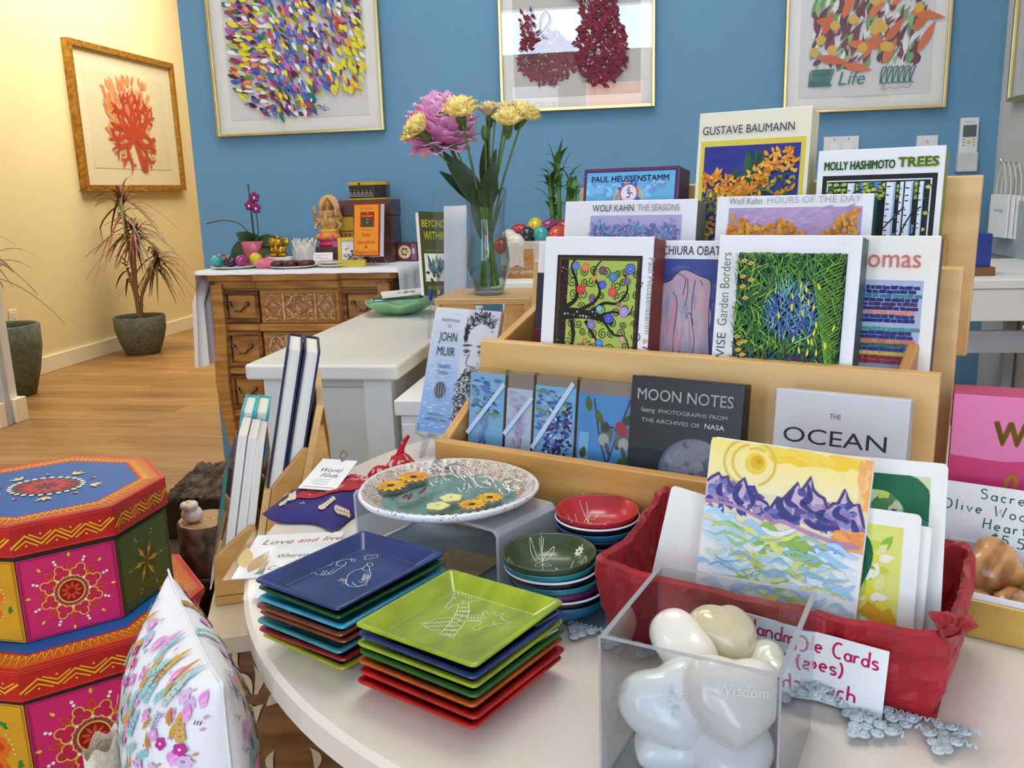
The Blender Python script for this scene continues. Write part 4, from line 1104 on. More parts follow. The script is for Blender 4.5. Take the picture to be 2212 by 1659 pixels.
# white side table behind the vase carrying egg basket and bamboo
t = thing('side_table', 'white side table against blue wall carrying egg box and bamboo', 'table', (-.16, 2.44, 0))
MB().box(-.30, .34, 0, .70, .775, .808).build('top', M_white, t, bevel=.003)
MB().box(-.27, .31, .02, .68, .70, .774).build('apron', M_white, t)
for x in (-.27, .27):
    for y in (.02, .64): MB().box(x, x + .04, y, y + .04, 0, .7).build('leg', M_white, t)
t = thing('wooden_egg_box', 'shallow lettered wooden box lined with pale cloth, heaped with stone eggs', 'box', (-.325, 2.55, .808))
b = MB(); b.box(-.118, .118, 0, .010, 0, .085); b.box(-.118, .118, .17, .18, 0, .085); b.box(-.118, -.108, .0101, .1699, 0, .085); b.box(.108, .118, .0101, .1699, 0, .085); b.box(-.1079, .1079, .0101, .1699, 0, .008)
b.build('crate', mat('honey_wood', (196, 142, 74), .5, scale=8, stretch=(1, 1, 6), col2=(160, 106, 50)), t, bevel=.001)
k = Ink(); k.text('ginger goodness. love.', -.105, .016, .015, (236, 214, 176), 'l'); k.ring(-.01, .03, .012, .0012, (236, 214, 176)); k.ring(.008, .03, .012, .0012, (236, 214, 176))
k.build('lettering', INK, t, (0, -.0002, 0), (R(90), 0, 0))
MB().grid(lambda u, v: (-.121 + .242 * u, -.004 - .006 * math.sin(u * 14) * (1 if v < .5 else .2) + (.19 * max(0, v - .5) * 2), .108 - .072 * max(0, .5 - v) * 2 + (.004 * math.sin(u * 40) if v < .05 else 0) - .03 * max(0, v - .5)), 40, 14).build('liner_cloth', mat('oatmeal_linen', (214, 202, 190), .9, scale=200, bump=.5, bscale=500), t)
fr_ = MB()
for i in range(60):
    x = -.12 + .24 * i / 59; y = -.0055 - .006 * math.sin(i / 59 * 14)
    fr_.tube([(x, y, .037), (x + q.uniform(-.002, .002), y - .001, .024)], .0006, 3)
fr_.build('fringe', mat('oatmeal_thread', (218, 206, 194), .9), t)
EB = 'stone eggs heaped in wooden box'
for col, x, y, z, lab in (('red', -.405, 2.66, .940, 'small red stone egg at left back of the egg box'), ('white', -.428, 2.60, .925, 'cream speckled stone egg at left of the egg box'), ('white', -.405, 2.565, .915, 'white stone egg at front left of the egg box'), ('navy', -.372, 2.58, .930, 'dark navy stone egg in front row of egg box'), ('teal', -.330, 2.575, .930, 'turquoise stone egg in front row of egg box, right of the navy one'), ('yellow', -.357, 2.66, .955, 'yellow stone egg at back of the egg box'), ('purple', -.315, 2.66, .952, 'purple stone egg at back of the egg box beside the bamboo'), ('orange', -.283, 2.58, .932, 'orange-red stone egg at right of egg box'), ('red', -.268, 2.66, .948, 'red stone egg at right back of the egg box'), ('red', -.445, 2.565, .905, 'red stone egg peeping from left edge of egg box')):
    egg(col, (x, y, z), lab, EB, r=.024, rz=q.uniform(0, 3), tilt=R(-70) if col in ('teal', 'navy') else R(-25))
t = thing('lucky_bamboo', 'lucky bamboo with upright green stems behind the stone eggs', 'plant', (-.306, 2.83, .808))
MB().lathe([(0, 0), (.045, 0), (.05, .01), (.052, .13), (.048, .13), (.046, .02), (0, .02)], 28).build('pot', mat('white_pot_glaze', (226, 224, 216), .3), t)
s_ = MB(); l_ = MB()
for x, y, h, lean in ((-.014, 0, .30, -.012), (.006, -.01, .34, -.004), (.016, .008, .28, .02), (-.004, .012, .26, -.02), (.026, -.005, .24, .03)):
    s_.tube([(x, y, .021), (x + lean * .5, y, h * .6), (x + lean, y, h)], [.0075, .007, .006], 9)
    for z in (.12, .17, .21, .25): s_.lathe([(.0072, 0), (.0086, .003), (.0072, .006)], 10, (x + lean * z / h * .9, y, z))
    for i in range(9):
        z = h - .014 * i; a = q.uniform(0, 6.28); L = q.uniform(.06, .10)
        b = (x + lean * z / h, y, z)
        l_.leaf(b, (b[0] + math.cos(a) * L * .75, b[1] + math.sin(a) * L * .4, z + q.uniform(.01, .07)), .021, bend=.15, n=7)
for tp in ((-.03, -.01, .40), (.02, -.01, .41), (.05, 0, .37), (-.075, 0, .295), (.085, 0, .30), (-.05, 0, .33)): l_.leaf((tp[0] * .2, 0, .29), tp, .018, bend=.06, n=7)
s_.build('stem', mat('bamboo_green', (84, 128, 52), .4, scale=50, stretch=(1, 1, .2)), t)
l_.build('leaf', mat('bamboo_leaf', (96, 146, 62), .4, scale=30, col2=(44, 88, 36)), t)

# ------------------------------------------------------------------ right-hand wall and corner
M_swp = mat('switch_plastic', (226, 228, 230), .4, var=.01)
t = thing('light_switch', 'white double switch plate on blue wall left of the smaller plate', 'switch', (.628, YB, 1.15))
MB().box(-.058, .058, -.007, 0, -.058, .058).build('cover_plate', M_swp, t, bevel=.002)
for x in (-.023, .023): MB().box(x - .015, x + .015, -.0095, -.007, -.034, .034).build('rocker', M_white, t, bevel=.001)
k = Ink(z0=.0072)
for x in (-.023, .023): k.rect(x - .002, .045, x + .002, .052, (150, 152, 156))
k.build('marks', INK, t, (0, 0, 0), (R(90), 0, 0))
t = thing('wall_plate', 'white single wall plate on blue wall between switch and remote', 'switch', (.907, YB, 1.145))
MB().box(-.034, .034, -.007, 0, -.055, .055).build('cover_plate', M_swp, t, bevel=.002)
k = Ink(z0=.0072); k.disc(0, .035, .004, (170, 172, 178), 10); k.build('screw', INK, t, (0, 0, 0), (R(90), 0, 0))
t = thing('remote_control', 'white air-conditioner remote in holder on blue wall near the corner', 'remote', (1.034, YB, 1.078))
MB().box(-.029, .029, -.022, 0, .045, .174).build('body', M_swp, t, bevel=.004)
MB().box(-.032, .032, -.028, 0, -.002, .062).build('holder', mat('holder_plastic', (214, 216, 216), .4), t, bevel=.004)
MB().box(-.021, .021, -.0235, -.0221, .112, .150).build('screen', mat('lcd_grey', (96, 102, 98), .25), t, bevel=.0005)
k = Ink(z0=.0222); k.rect(-.006, .088, .006, .100, (226, 190, 90)); k.text('Controller', 0, .158, .008, (150, 150, 156), 'c')
for x in (-.016, .016):
    for z in (.084, .094, .103): k.rect(x - .004, z - .0015, x + .004, z + .0015, (120, 124, 130))
k.build('buttons', INK, t, (0, 0, 0), (R(90), 0, 0))
# white folding table and crossed legs
t = thing('folding_table', 'white folding table with grey crossed legs at right edge behind the rack', 'table', (.93, 2.37, 0))
M_lgrey = mat('pale_grey_metal', (198, 202, 206), .4)
MB().box(-.20, .19, 0, .62, .782, .806).build('top', M_white, t, bevel=.003)
MB().box(-.20, .19, .004, .022, .70, .781).build('front_rail', M_white, t, bevel=.002)
MB().box(-.19, .18, .10, .118, .60, .66).build('lower_rail', M_lgrey, t, bevel=.002)
for s_ in (-1, 1):
    g = MB(); g.M = Matrix.Translation((0, .14 + .03 * s_, .34)) @ Matrix.Rotation(s_ * R(38), 4, 'Y'); g.box(-.46, .46, -.01, .01, -.02, .02)
    g.build('crossed_leg', M_lgrey, t, bevel=.002)
for x in (-.19, .16):
    MB().box(x, x + .03, .58, .61, 0, .78).build('leg', M_lgrey, t)
MB().ball((-.01, -.004, .682), (.011, .006, .011), 12, 8).build('bolt', M_chrome, t)
tag(MB().box(-.035, .025, -.04, .05, 0, .022).build('cardboard_box', mat('brown_card', (128, 88, 50), .7), None, (.845, 2.5, .8065), bevel=.001), 'flat brown box under the blue box on white folding table', 'box')
tag(MB().box(-.035, .015, -.03, .05, 0, .085).build('blue_box', mat('royal_blue_card', (36, 60, 150), .5), None, (.845, 2.5, .829), bevel=.001), 'small royal blue box on top of the brown box at right', 'box')
t = thing('grey_plastic_panel', 'grey plastic panel standing on folding table below the paper bags', 'panel', (1.118, 2.65, .8065), (0, 0, R(90)))  # plain grey plastic panel with a front ledge
MB().box(-.14, .60, 0, .006, 0, .175).build('panel', mat('grey_panel', (186, 190, 196), .35), t)
MB().box(-.14, .60, -.03, -.0005, 0, .012).build('ledge', mat('grey_ledge', (178, 182, 188), .35), t)
tag(MB().tube([(XR, 3.08, 1.095), (XR - .05, 3.08, 1.10), (XR - .056, 3.08, 1.112)], .004, 8).build('wall_hook', M_chrome), 'metal hook on grey wall carrying the paper bags', 'hook')
for i in range(4):
    t = thing('paper_bag', ('front', 'second', 'third', 'rearmost')[i] + ' of the white paper bags with cord handles hanging on grey wall', 'bag', (XR - .046 + .011 * i, 3.08 - .012 * i, 1.092 - .002 * i), (0, R(0), R(-90 + 8)), 'paper bags on the wall hook')
    MB().box(-.055, .055, -.0015, .0035, -.225, -.09).build('bag', M_paper, t, bevel=.0006)
    MB().tube(smooth([(-.028, 0, -.092), (-.024, 0, -.04), (-.004, 0, .004), (.004, 0, .004), (.024, 0, -.04), (.028, 0, -.092)], 5), .0022, 6).build('handle', mat('cord_white', (226, 222, 214), .9), t)
    if i == 0:
        k = Ink(z0=.0018); k.text('Astrology', -.0, -.145, .014, (90, 110, 170), 'c', shear=.2); k.build('bag_print', INK, t, (0, 0, 0), (R(90), 0, 0))
# ------------------------------------------------------------------ round white table
TC, TR, TZ = (.0932, .8605), .488, .73
t = thing('round_table', 'round glossy white display table carrying the book rack, trays and bowls', 'table', (TC[0], TC[1], 0))
M_table = mat('white_laminate', (228, 218, 206), .2, var=.01, scale=4)
MB().lathe([(0, TZ - .026), (TR - .004, TZ - .026), (TR, TZ - .022), (TR, TZ - .004), (TR - .004, TZ), (0, TZ)], 128, smooth=False).build('tabletop', M_table, t)
MB().lathe([(0, .025), (.26, .025), (.27, .0), (0, 0)], 48).lathe([(.045, .025), (.045, TZ - .03)], 24).lathe([(.16, TZ - .040), (.16, TZ - .027), (0, TZ - .027)], 32).build('pedestal', M_lgrey, t)

TH = R(-23)
def rl(u, n, z):
    return (u * math.cos(TH) - n * math.sin(TH), u * math.sin(TH) + n * math.cos(TH), z)
# thin blue-grey runner with crocheted ends lying under the display
M_run = mat('blue_grey_gauze', (136, 152, 168), .9, scale=400, bump=.4, bscale=900)
t = thing('table_runner', 'blue-grey gauze runner with crocheted flower edging lying across the white table', 'table runner', rl(-.35, .60, TZ), (0, 0, TH))
def runner(u, v):
    # local frame of the rack: x along, y back
    x0, x1 = -.20, .285
    return (x0 + (x1 - x0) * u + .006 * math.sin(v * 9), -.055 + .455 * v + .005 * math.sin(u * 12), .0012 + .0006 * math.sin(u * 31 + v * 17) + .0005)
MB().grid(lambda u, v: runner(u, v) if True else None, 40, 40).build('gauze', M_run, t)
M_lace = mat('pale_crochet', (206, 220, 228), .9, scale=500, bump=.6, bscale=900)
def ringlet(mb, x, y, z, r, q2):
    tx, ty = q2.uniform(-.12, .12), q2.uniform(-.12, .12)
    mb.tube([(x + r * math.cos(a), y + r * math.sin(a), z + r * (tx * math.cos(a) + ty * math.sin(a))) for a in [2 * PI * i / 10 for i in range(10)]], .0011, 6, closed=True)
    mb.ball((x, y, z + .0004), (r * .72, r * .72, .0012), 10, 6)
def lace(seed, x0, x1, y0, rows, z0, lift=.001, band=True):
    q2 = random.Random(seed); mb = MB(); sp = .0074; P = sp * (rows + .35)
    n = max(1, int((x1 - x0) / P))
    for s_ in range(n):
        xs = x0 + (x1 - x0) * (s_ + .5) / n
        for r_ in range(rows):
            m_ = rows - r_
            for c_ in range(m_):
                x = xs + (c_ - (m_ - 1) / 2) * sp + q2.uniform(-.0007, .0007); y = y0 - .0045 - r_ * .0066 + q2.uniform(-.0007, .0007)
                z = z0 + q2.uniform(0, lift)
                ringlet(mb, x, y, z, .0031, q2)
                mb.tube([(x, y + .0031, z), (x + q2.uniform(-.002, .002), y + .0060, z0)], .0008, 4)
    if band:
        m_ = int((x1 - x0) / .004)
        for k_ in range(m_):
            x = x0 + (x1 - x0) * k_ / m_
            mb.tube([(x, y0 - .001, z0), (x + .002, y0 + .003, z0 + .0012), (x + .004, y0 - .001, z0)], .0009, 5)
    return mb
lace(3, .048, .186, -.054, 3, .0032).build('crochet_edging', M_lace, t)
lace(5, .2425, .330, -.058, 3, .0034, .003).build('crochet_edging', M_lace, t)
lace(9, 0, .034, 0, 4, .0035, .003).build('crochet_tail', M_lace, t, (.262, -.068, .001), (0, 0, R(-30)))
lace(12, 0, .030, 0, 3, .0040, .004).build('crochet_tail', M_lace, t, (.236, -.060, .0095), (R(8), 0, R(-50)))
lace(14, 0, .034, 0, 3, .0035, .003).build('crochet_tail', M_lace, t, (.296, -.070, .0005), (0, 0, R(-8)))

# ------------------------------------------------------------------ three-tier birch display rack
RU, RN = -.300, .675
rk = thing('display_rack', 'three-tier birch plywood display rack filled with card boxes on white table', 'rack', rl(RU, RN, TZ), (0, 0, TH))
def tl(u, n, z): return (u - RU, n - RN, z - TZ)
x0, x1 = -.524 - RU, -.079 - RU
def board(name, nt, zt, nb, zb, th=.010, m=M_ply, a=x0, b=x1, bev=.0012):
    pr = [(nb - RN, zb - TZ), (nt - RN, zt - TZ), (nt + th - RN, zt - TZ + .0015), (nb + th - RN, zb - TZ)]
    return MB().prism(pr, a, b, 'x').build(name, m, rk, bevel=bev)
board('front_lip', .675, .817, .675, .7315, m=M_plyv)
board('back_board', .763, .905, .739, .7315)
board('back_board', .878, .980, .853, .803)
board('back_board', .995, 1.060, .970, .885)
for z, n0_, n1_ in ((.7315, .686, .738), (.812, .752, .852), (.886, .868, .969)):
    MB().box(x0 + .0225, x1 - .0345, n0_ - RN, n1_ - RN, z - TZ, z - TZ + .008).build('shelf', M_plyv, rk)
gs = [[(.6855, .7315), (.6855, .816), (.692, .822), (.742, .852), (.7500, .853), (.7385, .7395)],
      [(.7535, .806), (.7655, .896), (.773, .905), (.858, .934), (.8630, .933), (.8525, .806)],
      [(.864, .879), (.879, .972), (.887, .981), (.972, 1.006), (.980, 1.003), (.9695, .879)]]
for gi, g_ in enumerate(gs):
    for a, b in ((x0 + (.012 if gi else 0), x0 + .010 + (.012 if gi else 0)), (x1 - .034, x1 - .024)):
        MB().prism([(n_ - RN, z - TZ) for n_, z in g_], a, b, 'x').build('side_gusset', M_plyv, rk, bevel=.002)
# rear support down to the table
for a in (x0 + .03, x1 - .045):
    MB().prism([(.85 - RN, .002), (.98 - RN, .002), (.98 - RN, .155), (.866 - RN, .155), (.866 - RN, .075), (.85 - RN, .07)], a, a + .012, 'x').build('rear_support', M_plyv, rk)
for a in (x0 + .03, x1 - .045):
    MB().prism([(.756 - RN, .002), (.849 - RN, .002), (.849 - RN, .072), (.764 - RN, .08)], a, a + .012, 'x').build('rear_support', M_plyv, rk)

TILT = R(8.5)
def notebox(name, label, u0, u1, n0, zb, h, th, side, front, cat='card box', lid=.0, group=None, tilt=TILT, dark_lid=None):
    """box leaning back in the rack: front faces the viewer; returns (thing, width)"""
    w = u1 - u0
    t = thing(name, label, cat, rl(u0, n0, zb), (-tilt, 0, TH), group)
    MB().box(.0008, w - .0008, .0022, th, .0008, h - .0008).build('box_base', side, t, bevel=.0012)
    MB().box(0, w, 0, .0021 + lid, 0, h).build('lid', front, t, bevel=.001)
    return t, w
def cover(t, k, m=None):
    return k.build('cover_print', m or INK, t, (0, 0, 0), (R(90), 0, 0))
WB = mat('white_box_card', (240, 240, 244), .45, var=.01)
WB2 = mat('warm_white_box_card', (240, 236, 228), .45, var=.01)
def card(rgb, name='box_side'): return mat(name, rgb, .45, var=.03)
q = random.Random(77)
TF = .8205     # floor of the middle tier
# --- middle tier, front
t, w = notebox('card_box', 'white box with spiralling tree on green and coloured discs, left of middle tier', -.459, -.339, .7660, TF, .1945, .033, card((134, 52, 34), 'russet_side'), WB)
k = Ink()
ax0, ax1, ay0, ay1 = .0155, .1095, .018, .176
k.rect(ax0, ay0, ax1, ay1, (42, 36, 30)); k.rect(ax0 + .003, ay0, ax1 - .003, ay1 - .003, (96, 70, 40)); k.rect(ax0 + .0042, ay0, ax1 - .0042, ay1 - .0042, (40, 26, 26))
k.rect(ax0 + .0135, ay0, ax1 - .0052, ay1 - .0052, (172, 192, 88))
for i in range(50): k.disc(ax0 + .005 + q.uniform(0, .008), q.uniform(ay0, ay1 - .006), q.uniform(.0003, .0008), q.choice([(200, 190, 180), (140, 100, 110), (90, 80, 90)]), 6)
def tr_(pts, w0, w1): k.curve([(a, .1166 + (b - .098) * (.8 if b > .098 else 1)) for a, b in pts], w0, (34, 26, 24), 6, lambda s_: 1 + (w1 / w0 - 1) * s_)
tr_([(ax0 + .010, .098), (ax0 + .03, .099), (ax0 + .05, .096), (ax0 + .066, .090)], .013, .004)
tr_([(ax0 + .012, .106), (ax0 + .024, .118), (ax0 + .023, .14), (ax0 + .017, .158), (ax0 + .022, .168)], .005, .0015)
tr_([(ax0 + .03, .104), (ax0 + .045, .115), (ax0 + .05, .13), (ax0 + .042, .15), (ax0 + .05, .166)], .004, .0012)
tr_([(ax0 + .04, .1), (ax0 + .055, .113), (ax0 + .07, .114), (ax0 + .08, .13), (ax0 + .076, .15)], .004, .0012)
tr_([(ax0 + .05, .097), (ax0 + .066, .103), (ax0 + .082, .1), (ax0 + .087, .112)], .003, .001)
tr_([(ax0 + .02, .092), (ax0 + .023, .075), (ax0 + .02, .055), (ax0 + .024, .03)], .005, .0015)
tr_([(ax0 + .036, .092), (ax0 + .045, .078), (ax0 + .052, .066), (ax0 + .05, .04)], .004, .0012)
tr_([(ax0 + .055, .094), (ax0 + .068, .08), (ax0 + .08, .078), (ax0 + .086, .066)], .003, .001)
tr_([(ax0 + .05, .07), (ax0 + .066, .06), (ax0 + .078, .058)], .0025, .001)
for i in range(11): k.disc(ax0 + .012 + i * .0035, .1166 + q.uniform(-.003, .003), q.uniform(.0006, .0013), (206, 196, 190), 7)
for gx in range(7):
    for gy in range(12):
        k.line(spiral(ax0 + .019 + gx * .0118 + q.uniform(-.003, .003), ay0 + .004 + gy * .0125 + q.uniform(-.003, .003), q.uniform(.0038, .0060), q.uniform(0, 6), 1.7, q.choice([-1, 1]), 22), .0009, (36, 28, 26))
for x, y, r_, c in ((.022, .165, .0045, (84, 110, 180)), (.033, .164, .0042, (222, 112, 70)), (.052, .161, .0042, (96, 60, 80)), (.064, .155, .0048, (64, 110, 160)), (.082, .163, .0055, (70, 96, 170)), (.043, .153, .0028, (214, 126, 70)), (.053, .147, .0042, (70, 76, 190)), (.029, .142, .0048, (206, 40, 44)), (.064, .140, .0045, (212, 70, 60)), (.080, .151, .0034, (110, 80, 130)), (.042, .132, .003, (110, 60, 130)), (.051, .123, .0036, (110, 160, 190)), (.078, .121, .0052, (160, 130, 196)), (.062, .114, .0052, (56, 70, 176)), (.043, .107, .0046, (128, 104, 176)), (.037, .090, .003, (190, 110, 70)), (.046, .091, .0026, (206, 150, 96)), (.053, .089, .0042, (70, 120, 190)), (.032, .083, .0044, (120, 100, 170)), (.044, .080, .0038, (130, 140, 176)), (.063, .080, .0046, (160, 140, 130)), (.078, .094, .0034, (190, 140, 130)), (.072, .128, .0024, (150, 80, 110))):
    k.disc(ax0 + x, y, r_, c, 16); k.ring(ax0 + x, y, r_ * .6, r_ * .14, tuple(min(255, v + 60) for v in c), 12); k.disc(ax0 + x, y, r_ * .22, tuple(min(255, v + 80) for v in c), 8)
k.text('Paul Heussenstamm', .1165, .174, .0092, (150, 156, 160), 'l', rot=-PI / 2, width=.073)
k.line(spiral(.1175, .0935, .0028, 0, 1.5), .0007, (214, 140, 120))
k.text('Mandalas', .1155, .089, .0135, (150, 40, 40), 'l', rot=-PI / 2, shear=.3, width=.05)
cover(t, k)
t, w = notebox('card_box', 'white and maroon box half hidden behind the spiralling-tree box', -.490, -.372, .8065, TF, .1860, .024, card((60, 40, 60), 'plum_side'), WB)
k = Ink(); k.rect(0, 0, .118, .092, (110, 36, 60)); k.rect(0, .0921, .118, .153, (52, 54, 66)); cover(t, k)
t, w = notebox('card_box', 'white box with pale pink granite cliff under blue sky in middle tier', -.3465, -.215, .8035, TF, .1885, .028, card((190, 186, 196), 'grey_side'), WB)
k = Ink()
k.rect(.0022, 0, .13, .1705, (70, 84, 150))
for i in range(40): k.leaf(q.uniform(0, .12), q.uniform(.10, .165), q.uniform(-.4, .4), .02, .006, q.choice([(78, 92, 160), (64, 78, 142), (84, 100, 166)]))
cl = smooth([(.0022, .146), (.012, .149), (.020, .158), (.027, .160), (.034, .158), (.043, .154), (.052, .151), (.0545, .143), (.054, .12), (.056, .09), (.06, .06), (.062, .03)], 4)
k.poly([(.0022, .0)] + cl + [(.062, 0)], (196, 168, 182))
for i in range(90):
    x = q.uniform(.004, .054); y = q.uniform(.03, .145)
    k.leaf(x, y, R(-88 + q.uniform(-6, 6)), q.uniform(.015, .035), .0042, q.choice([(206, 150, 160), (214, 166, 168), (160, 158, 186), (176, 172, 194), (198, 182, 192)] if y > .09 else [(150, 152, 180), (170, 168, 190), (186, 180, 196)]))
for pts in ([(.017, .157), (.023, .155), (.028, .15), (.026, .135)], [(.03, .152), (.031, .138), (.029, .125)], [(.038, .15), (.036, .13), (.037, .11), (.041, .09), (.039, .06), (.041, .03)], [(.043, .15), (.046, .145)], [(.016, .138), (.021, .125), (.019, .09), (.022, .06)], [(.031, .112), (.034, .118), (.037, .113), (.039, .106)]): k.curve(pts, .0007, (60, 56, 80))
k.line(cl, .0009, (60, 50, 80))
for i in range(30): k.leaf(.008 + i * .0012, .058 + q.uniform(-.002, .002), R(90 + q.uniform(-15, 15)), .012 + .010 * math.sin(i / 29 * PI), .004, (46, 46, 60))
k.rect(.0022, .0, .062, .06, (56, 54, 66))
k.text('CHIURA OBATA', .0018, .1745, .0125, (40, 38, 60), 'l', width=.066)
cover(t, k)
t, w = notebox('card_box', 'white box with green meadow painting, front of middle tier at its centre', -.2745, -.1497, .7660, TF, .196, .033, card((70, 100, 104), 'teal_grey_side'), WB)
k = Ink()
ax0, ay0, ax1, ay1 = .0195, .0, .114, .180
k.rect(ax0, ay0, ax1, ay1, (24, 44, 36))
for i in range(1900):
    x = q.uniform(ax0 + .002, ax1 - .002); y = q.uniform(.06, ay1 - .002); d = math.hypot((x - .072) / .05, (y - .125) / .06)
    if x > .098: c = q.choice([(96, 140, 60), (70, 116, 50), (50, 90, 40), (120, 160, 70)])
    elif d < .45: c = q.choice([(120, 170, 200), (90, 140, 190), (70, 110, 180), (160, 200, 190), (60, 90, 150)]) if y < .14 else q.choice([(110, 180, 170), (80, 150, 140), (150, 200, 190)])
    elif y < .09: c = q.choice([(40, 90, 90), (50, 80, 130), (150, 60, 40), (60, 120, 60), (30, 60, 80)])
    else: c = q.choice([(90, 150, 60), (120, 180, 60), (60, 120, 60), (40, 90, 60), (150, 190, 70), (50, 110, 90)])
    L = q.uniform(.006, .016); a = R(q.uniform(20, 150))
    x2 = min(ax1, max(ax0, x + L * math.cos(a))); y2 = min(ay1, y + L * math.sin(a))
    k.line([(x, y), ((x + x2) / 2 + q.uniform(-.001, .001), (y + y2) / 2), (x2, y2)], q.uniform(.0004, .0012), c)
for i in range(26): k.curve([(.112 - i * .0004, .07 + i * .003), (.104 - i * .0006, .085 + i * .003), (.113, .098 + i * .003)], .0007, q.choice([(120, 170, 60), (90, 150, 50)]), 4)
for x, y in ((.025, .172), (.031, .170), (.0245, .158), (.032, .155), (.025, .149), (.028, .139), (.0255, .098), (.030, .100), (.025, .092), (.029, .088), (.023, .104)): k.leaf(x, y, R(8), .0065, .0036, (222, 186, 90)); k.leaf(x + .001, y, R(12), .004, .0016, (190, 130, 50))
for i in range(22): k.leaf(q.uniform(.06, .11), q.uniform(.09, .15), R(90 + q.uniform(-20, 20)), .007, .0018, (226, 220, 70))
k.text('MIND & WISE', .0155, .033, .0118, (70, 76, 90), 'l', rot=PI / 2, width=.074)
k.text('Garden Borders', .0155, .1135, .0125, (84, 124, 84), 'l', rot=PI / 2, width=.066)
for r_ in (.004, .006, .008): k.line([(w - .012 + r_ * math.cos(a), .1955 - r_ * .6 + r_ * math.sin(a) * .5) for a in [PI + PI * i / 8 for i in range(9)]], .0003, (220, 222, 228))
cover(t, k)
t, w = notebox('card_box', 'cream-white box with striped mosaic of blue and red dabs, right of middle tier', -.212, -.0935, .8035, TF, .1935, .028, card((64, 56, 92), 'dark_violet_side'), WB2)
k = Ink()
k.rect(.004, 0, .108, .155, (176, 186, 218))
rows = [(34, 40, 110), (34, 40, 110), (60, 128, 136), (34, 40, 110), (74, 40, 96), (34, 40, 110), (222, 136, 120), (34, 44, 120), (34, 40, 112), None, (70, 150, 150), (34, 44, 120), (34, 40, 110), (222, 120, 96), (60, 100, 80), (34, 44, 120), (222, 180, 70), (150, 40, 50), (160, 44, 50), None, (160, 44, 56), (150, 40, 50), (44, 50, 120), (60, 90, 70), (196, 90, 60), (220, 176, 80), (214, 100, 66), (170, 44, 44), (140, 36, 50), (50, 70, 60), (44, 60, 60)]
for j, c in enumerate(rows):
    y = .150 - j * .0036
    if c is None or y < .02: continue
    x = .006
    while x < .102:
        L = q.uniform(.004, .007)
        k.poly([(x, y + q.uniform(-.0004, .0004)), (x + L - .0004, y + q.uniform(-.0005, .0005)), (x + L - .0004 + q.uniform(-.0006, .0006), y - .0031), (x + q.uniform(-.0006, .0006), y - .0031)], tuple(max(0, v + q.randint(-14, 14)) for v in c)); x += L
k.text('Thomas', .1045, .166, .0235, (206, 116, 96), 'r', width=.0660)
cover(t, k)
# --- top tier
TT = .8945
t, w = notebox('card_box', 'cream box with orange-flowering trees on deep blue, tallest in top tier', -.3557, -.2355, .9215, TT, .2440, .034, card((234, 228, 200), 'cream_side'), mat('cream_box_card', (240, 234, 208), .45, var=.01))
k = Ink()
k.rect(.004, 0, .1165, .2135, (226, 206, 84)); k.rect(.0085, 0, .1115, .2075, (50, 54, 140))
for i in range(60): k.leaf(q.uniform(.01, .095), q.uniform(.12, .204), q.uniform(-.3, .3), .014, .003, q.choice([(56, 60, 150), (46, 48, 128), (60, 66, 156)]))
for x, tp in ((.060, .204), (.068, .206), (.074, .203), (.046, .186)):
    for i in range(8): k.leaf(x + q.uniform(-.004, .004), .14, R(90 + q.uniform(-3, 3)), tp - .14 - q.uniform(0, .012), .007, q.choice([(40, 86, 64), (56, 104, 70), (34, 70, 60)]))
for pts in ([(.05, .1), (.047, .14), (.055, .165)], [(.08, .1), (.082, .14), (.075, .17), (.088, .18)], [(.095, .1), (.096, .15), (.10, .175)], [(.03, .1), (.036, .135), (.028, .15)]): k.curve(pts, .002, (46, 30, 40))
k.clip = (.0085, 0, .1115, .2075)
for i in range(760):
    x = q.uniform(.010, .108); top = .164 + .036 * (x / .11) + .010 * math.sin(x * 90)
    y = q.uniform(.11, top)
    if y > top - .022 or q.random() < .3:
        k.leaf(x, y, q.uniform(-.6, 3.6), q.uniform(.0055, .0085), .0036, q.choice([(236, 160, 50), (226, 140, 40), (244, 180, 70), (206, 120, 40)]))
    else: k.leaf(x, y, q.uniform(0, 6), .006, .003, q.choice([(120, 136, 60), (74, 100, 70), (50, 80, 80), (150, 150, 60)]))
k.clip = None; k.text('GUSTAVE BAUMANN', .0065, .2195, .0125, (40, 44, 90), 'l', width=.098)
cover(t, k)
t, w = notebox('card_box', 'white box with birch-tree woodcut in black border, right end of top tier', -.2251, -.1079, .9175, TT, .1975, .034, card((126, 150, 60), 'green_side'), WB)
k = Ink()
k.rect(.006, .0, .112, .172, (26, 24, 28)); k.rect(.0105, .0, .1075, .1672, (236, 238, 240)); k.rect(.0118, .0, .1062, .166, (28, 30, 36))
for x0_, x1_ in ((.042, .062), (.066, .07), (.084, .095)): k.rect(x0_, .154, x1_, .165, (80, 140, 200))
for i in range(190):
    x = q.uniform(.013, .105); y = q.uniform(.148, .163) if q.random() < .6 else q.uniform(.06, .15)
    if y < .148 and not (x > .072): continue
    k.disc(x, y, .0034, (20, 24, 24), 9, .0025, q.uniform(0, 3)); k.disc(x, y, .0027, q.choice([(176, 196, 80), (150, 180, 70), (200, 210, 90), (70, 120, 90)]), 8, .0019)
for i in range(26):
    x = .07 + q.uniform(0, .034); y = q.uniform(.0, .13); k.rect(x, y, x + .002, y + .008, q.choice([(120, 176, 220), (90, 150, 200), (28, 30, 36)]))
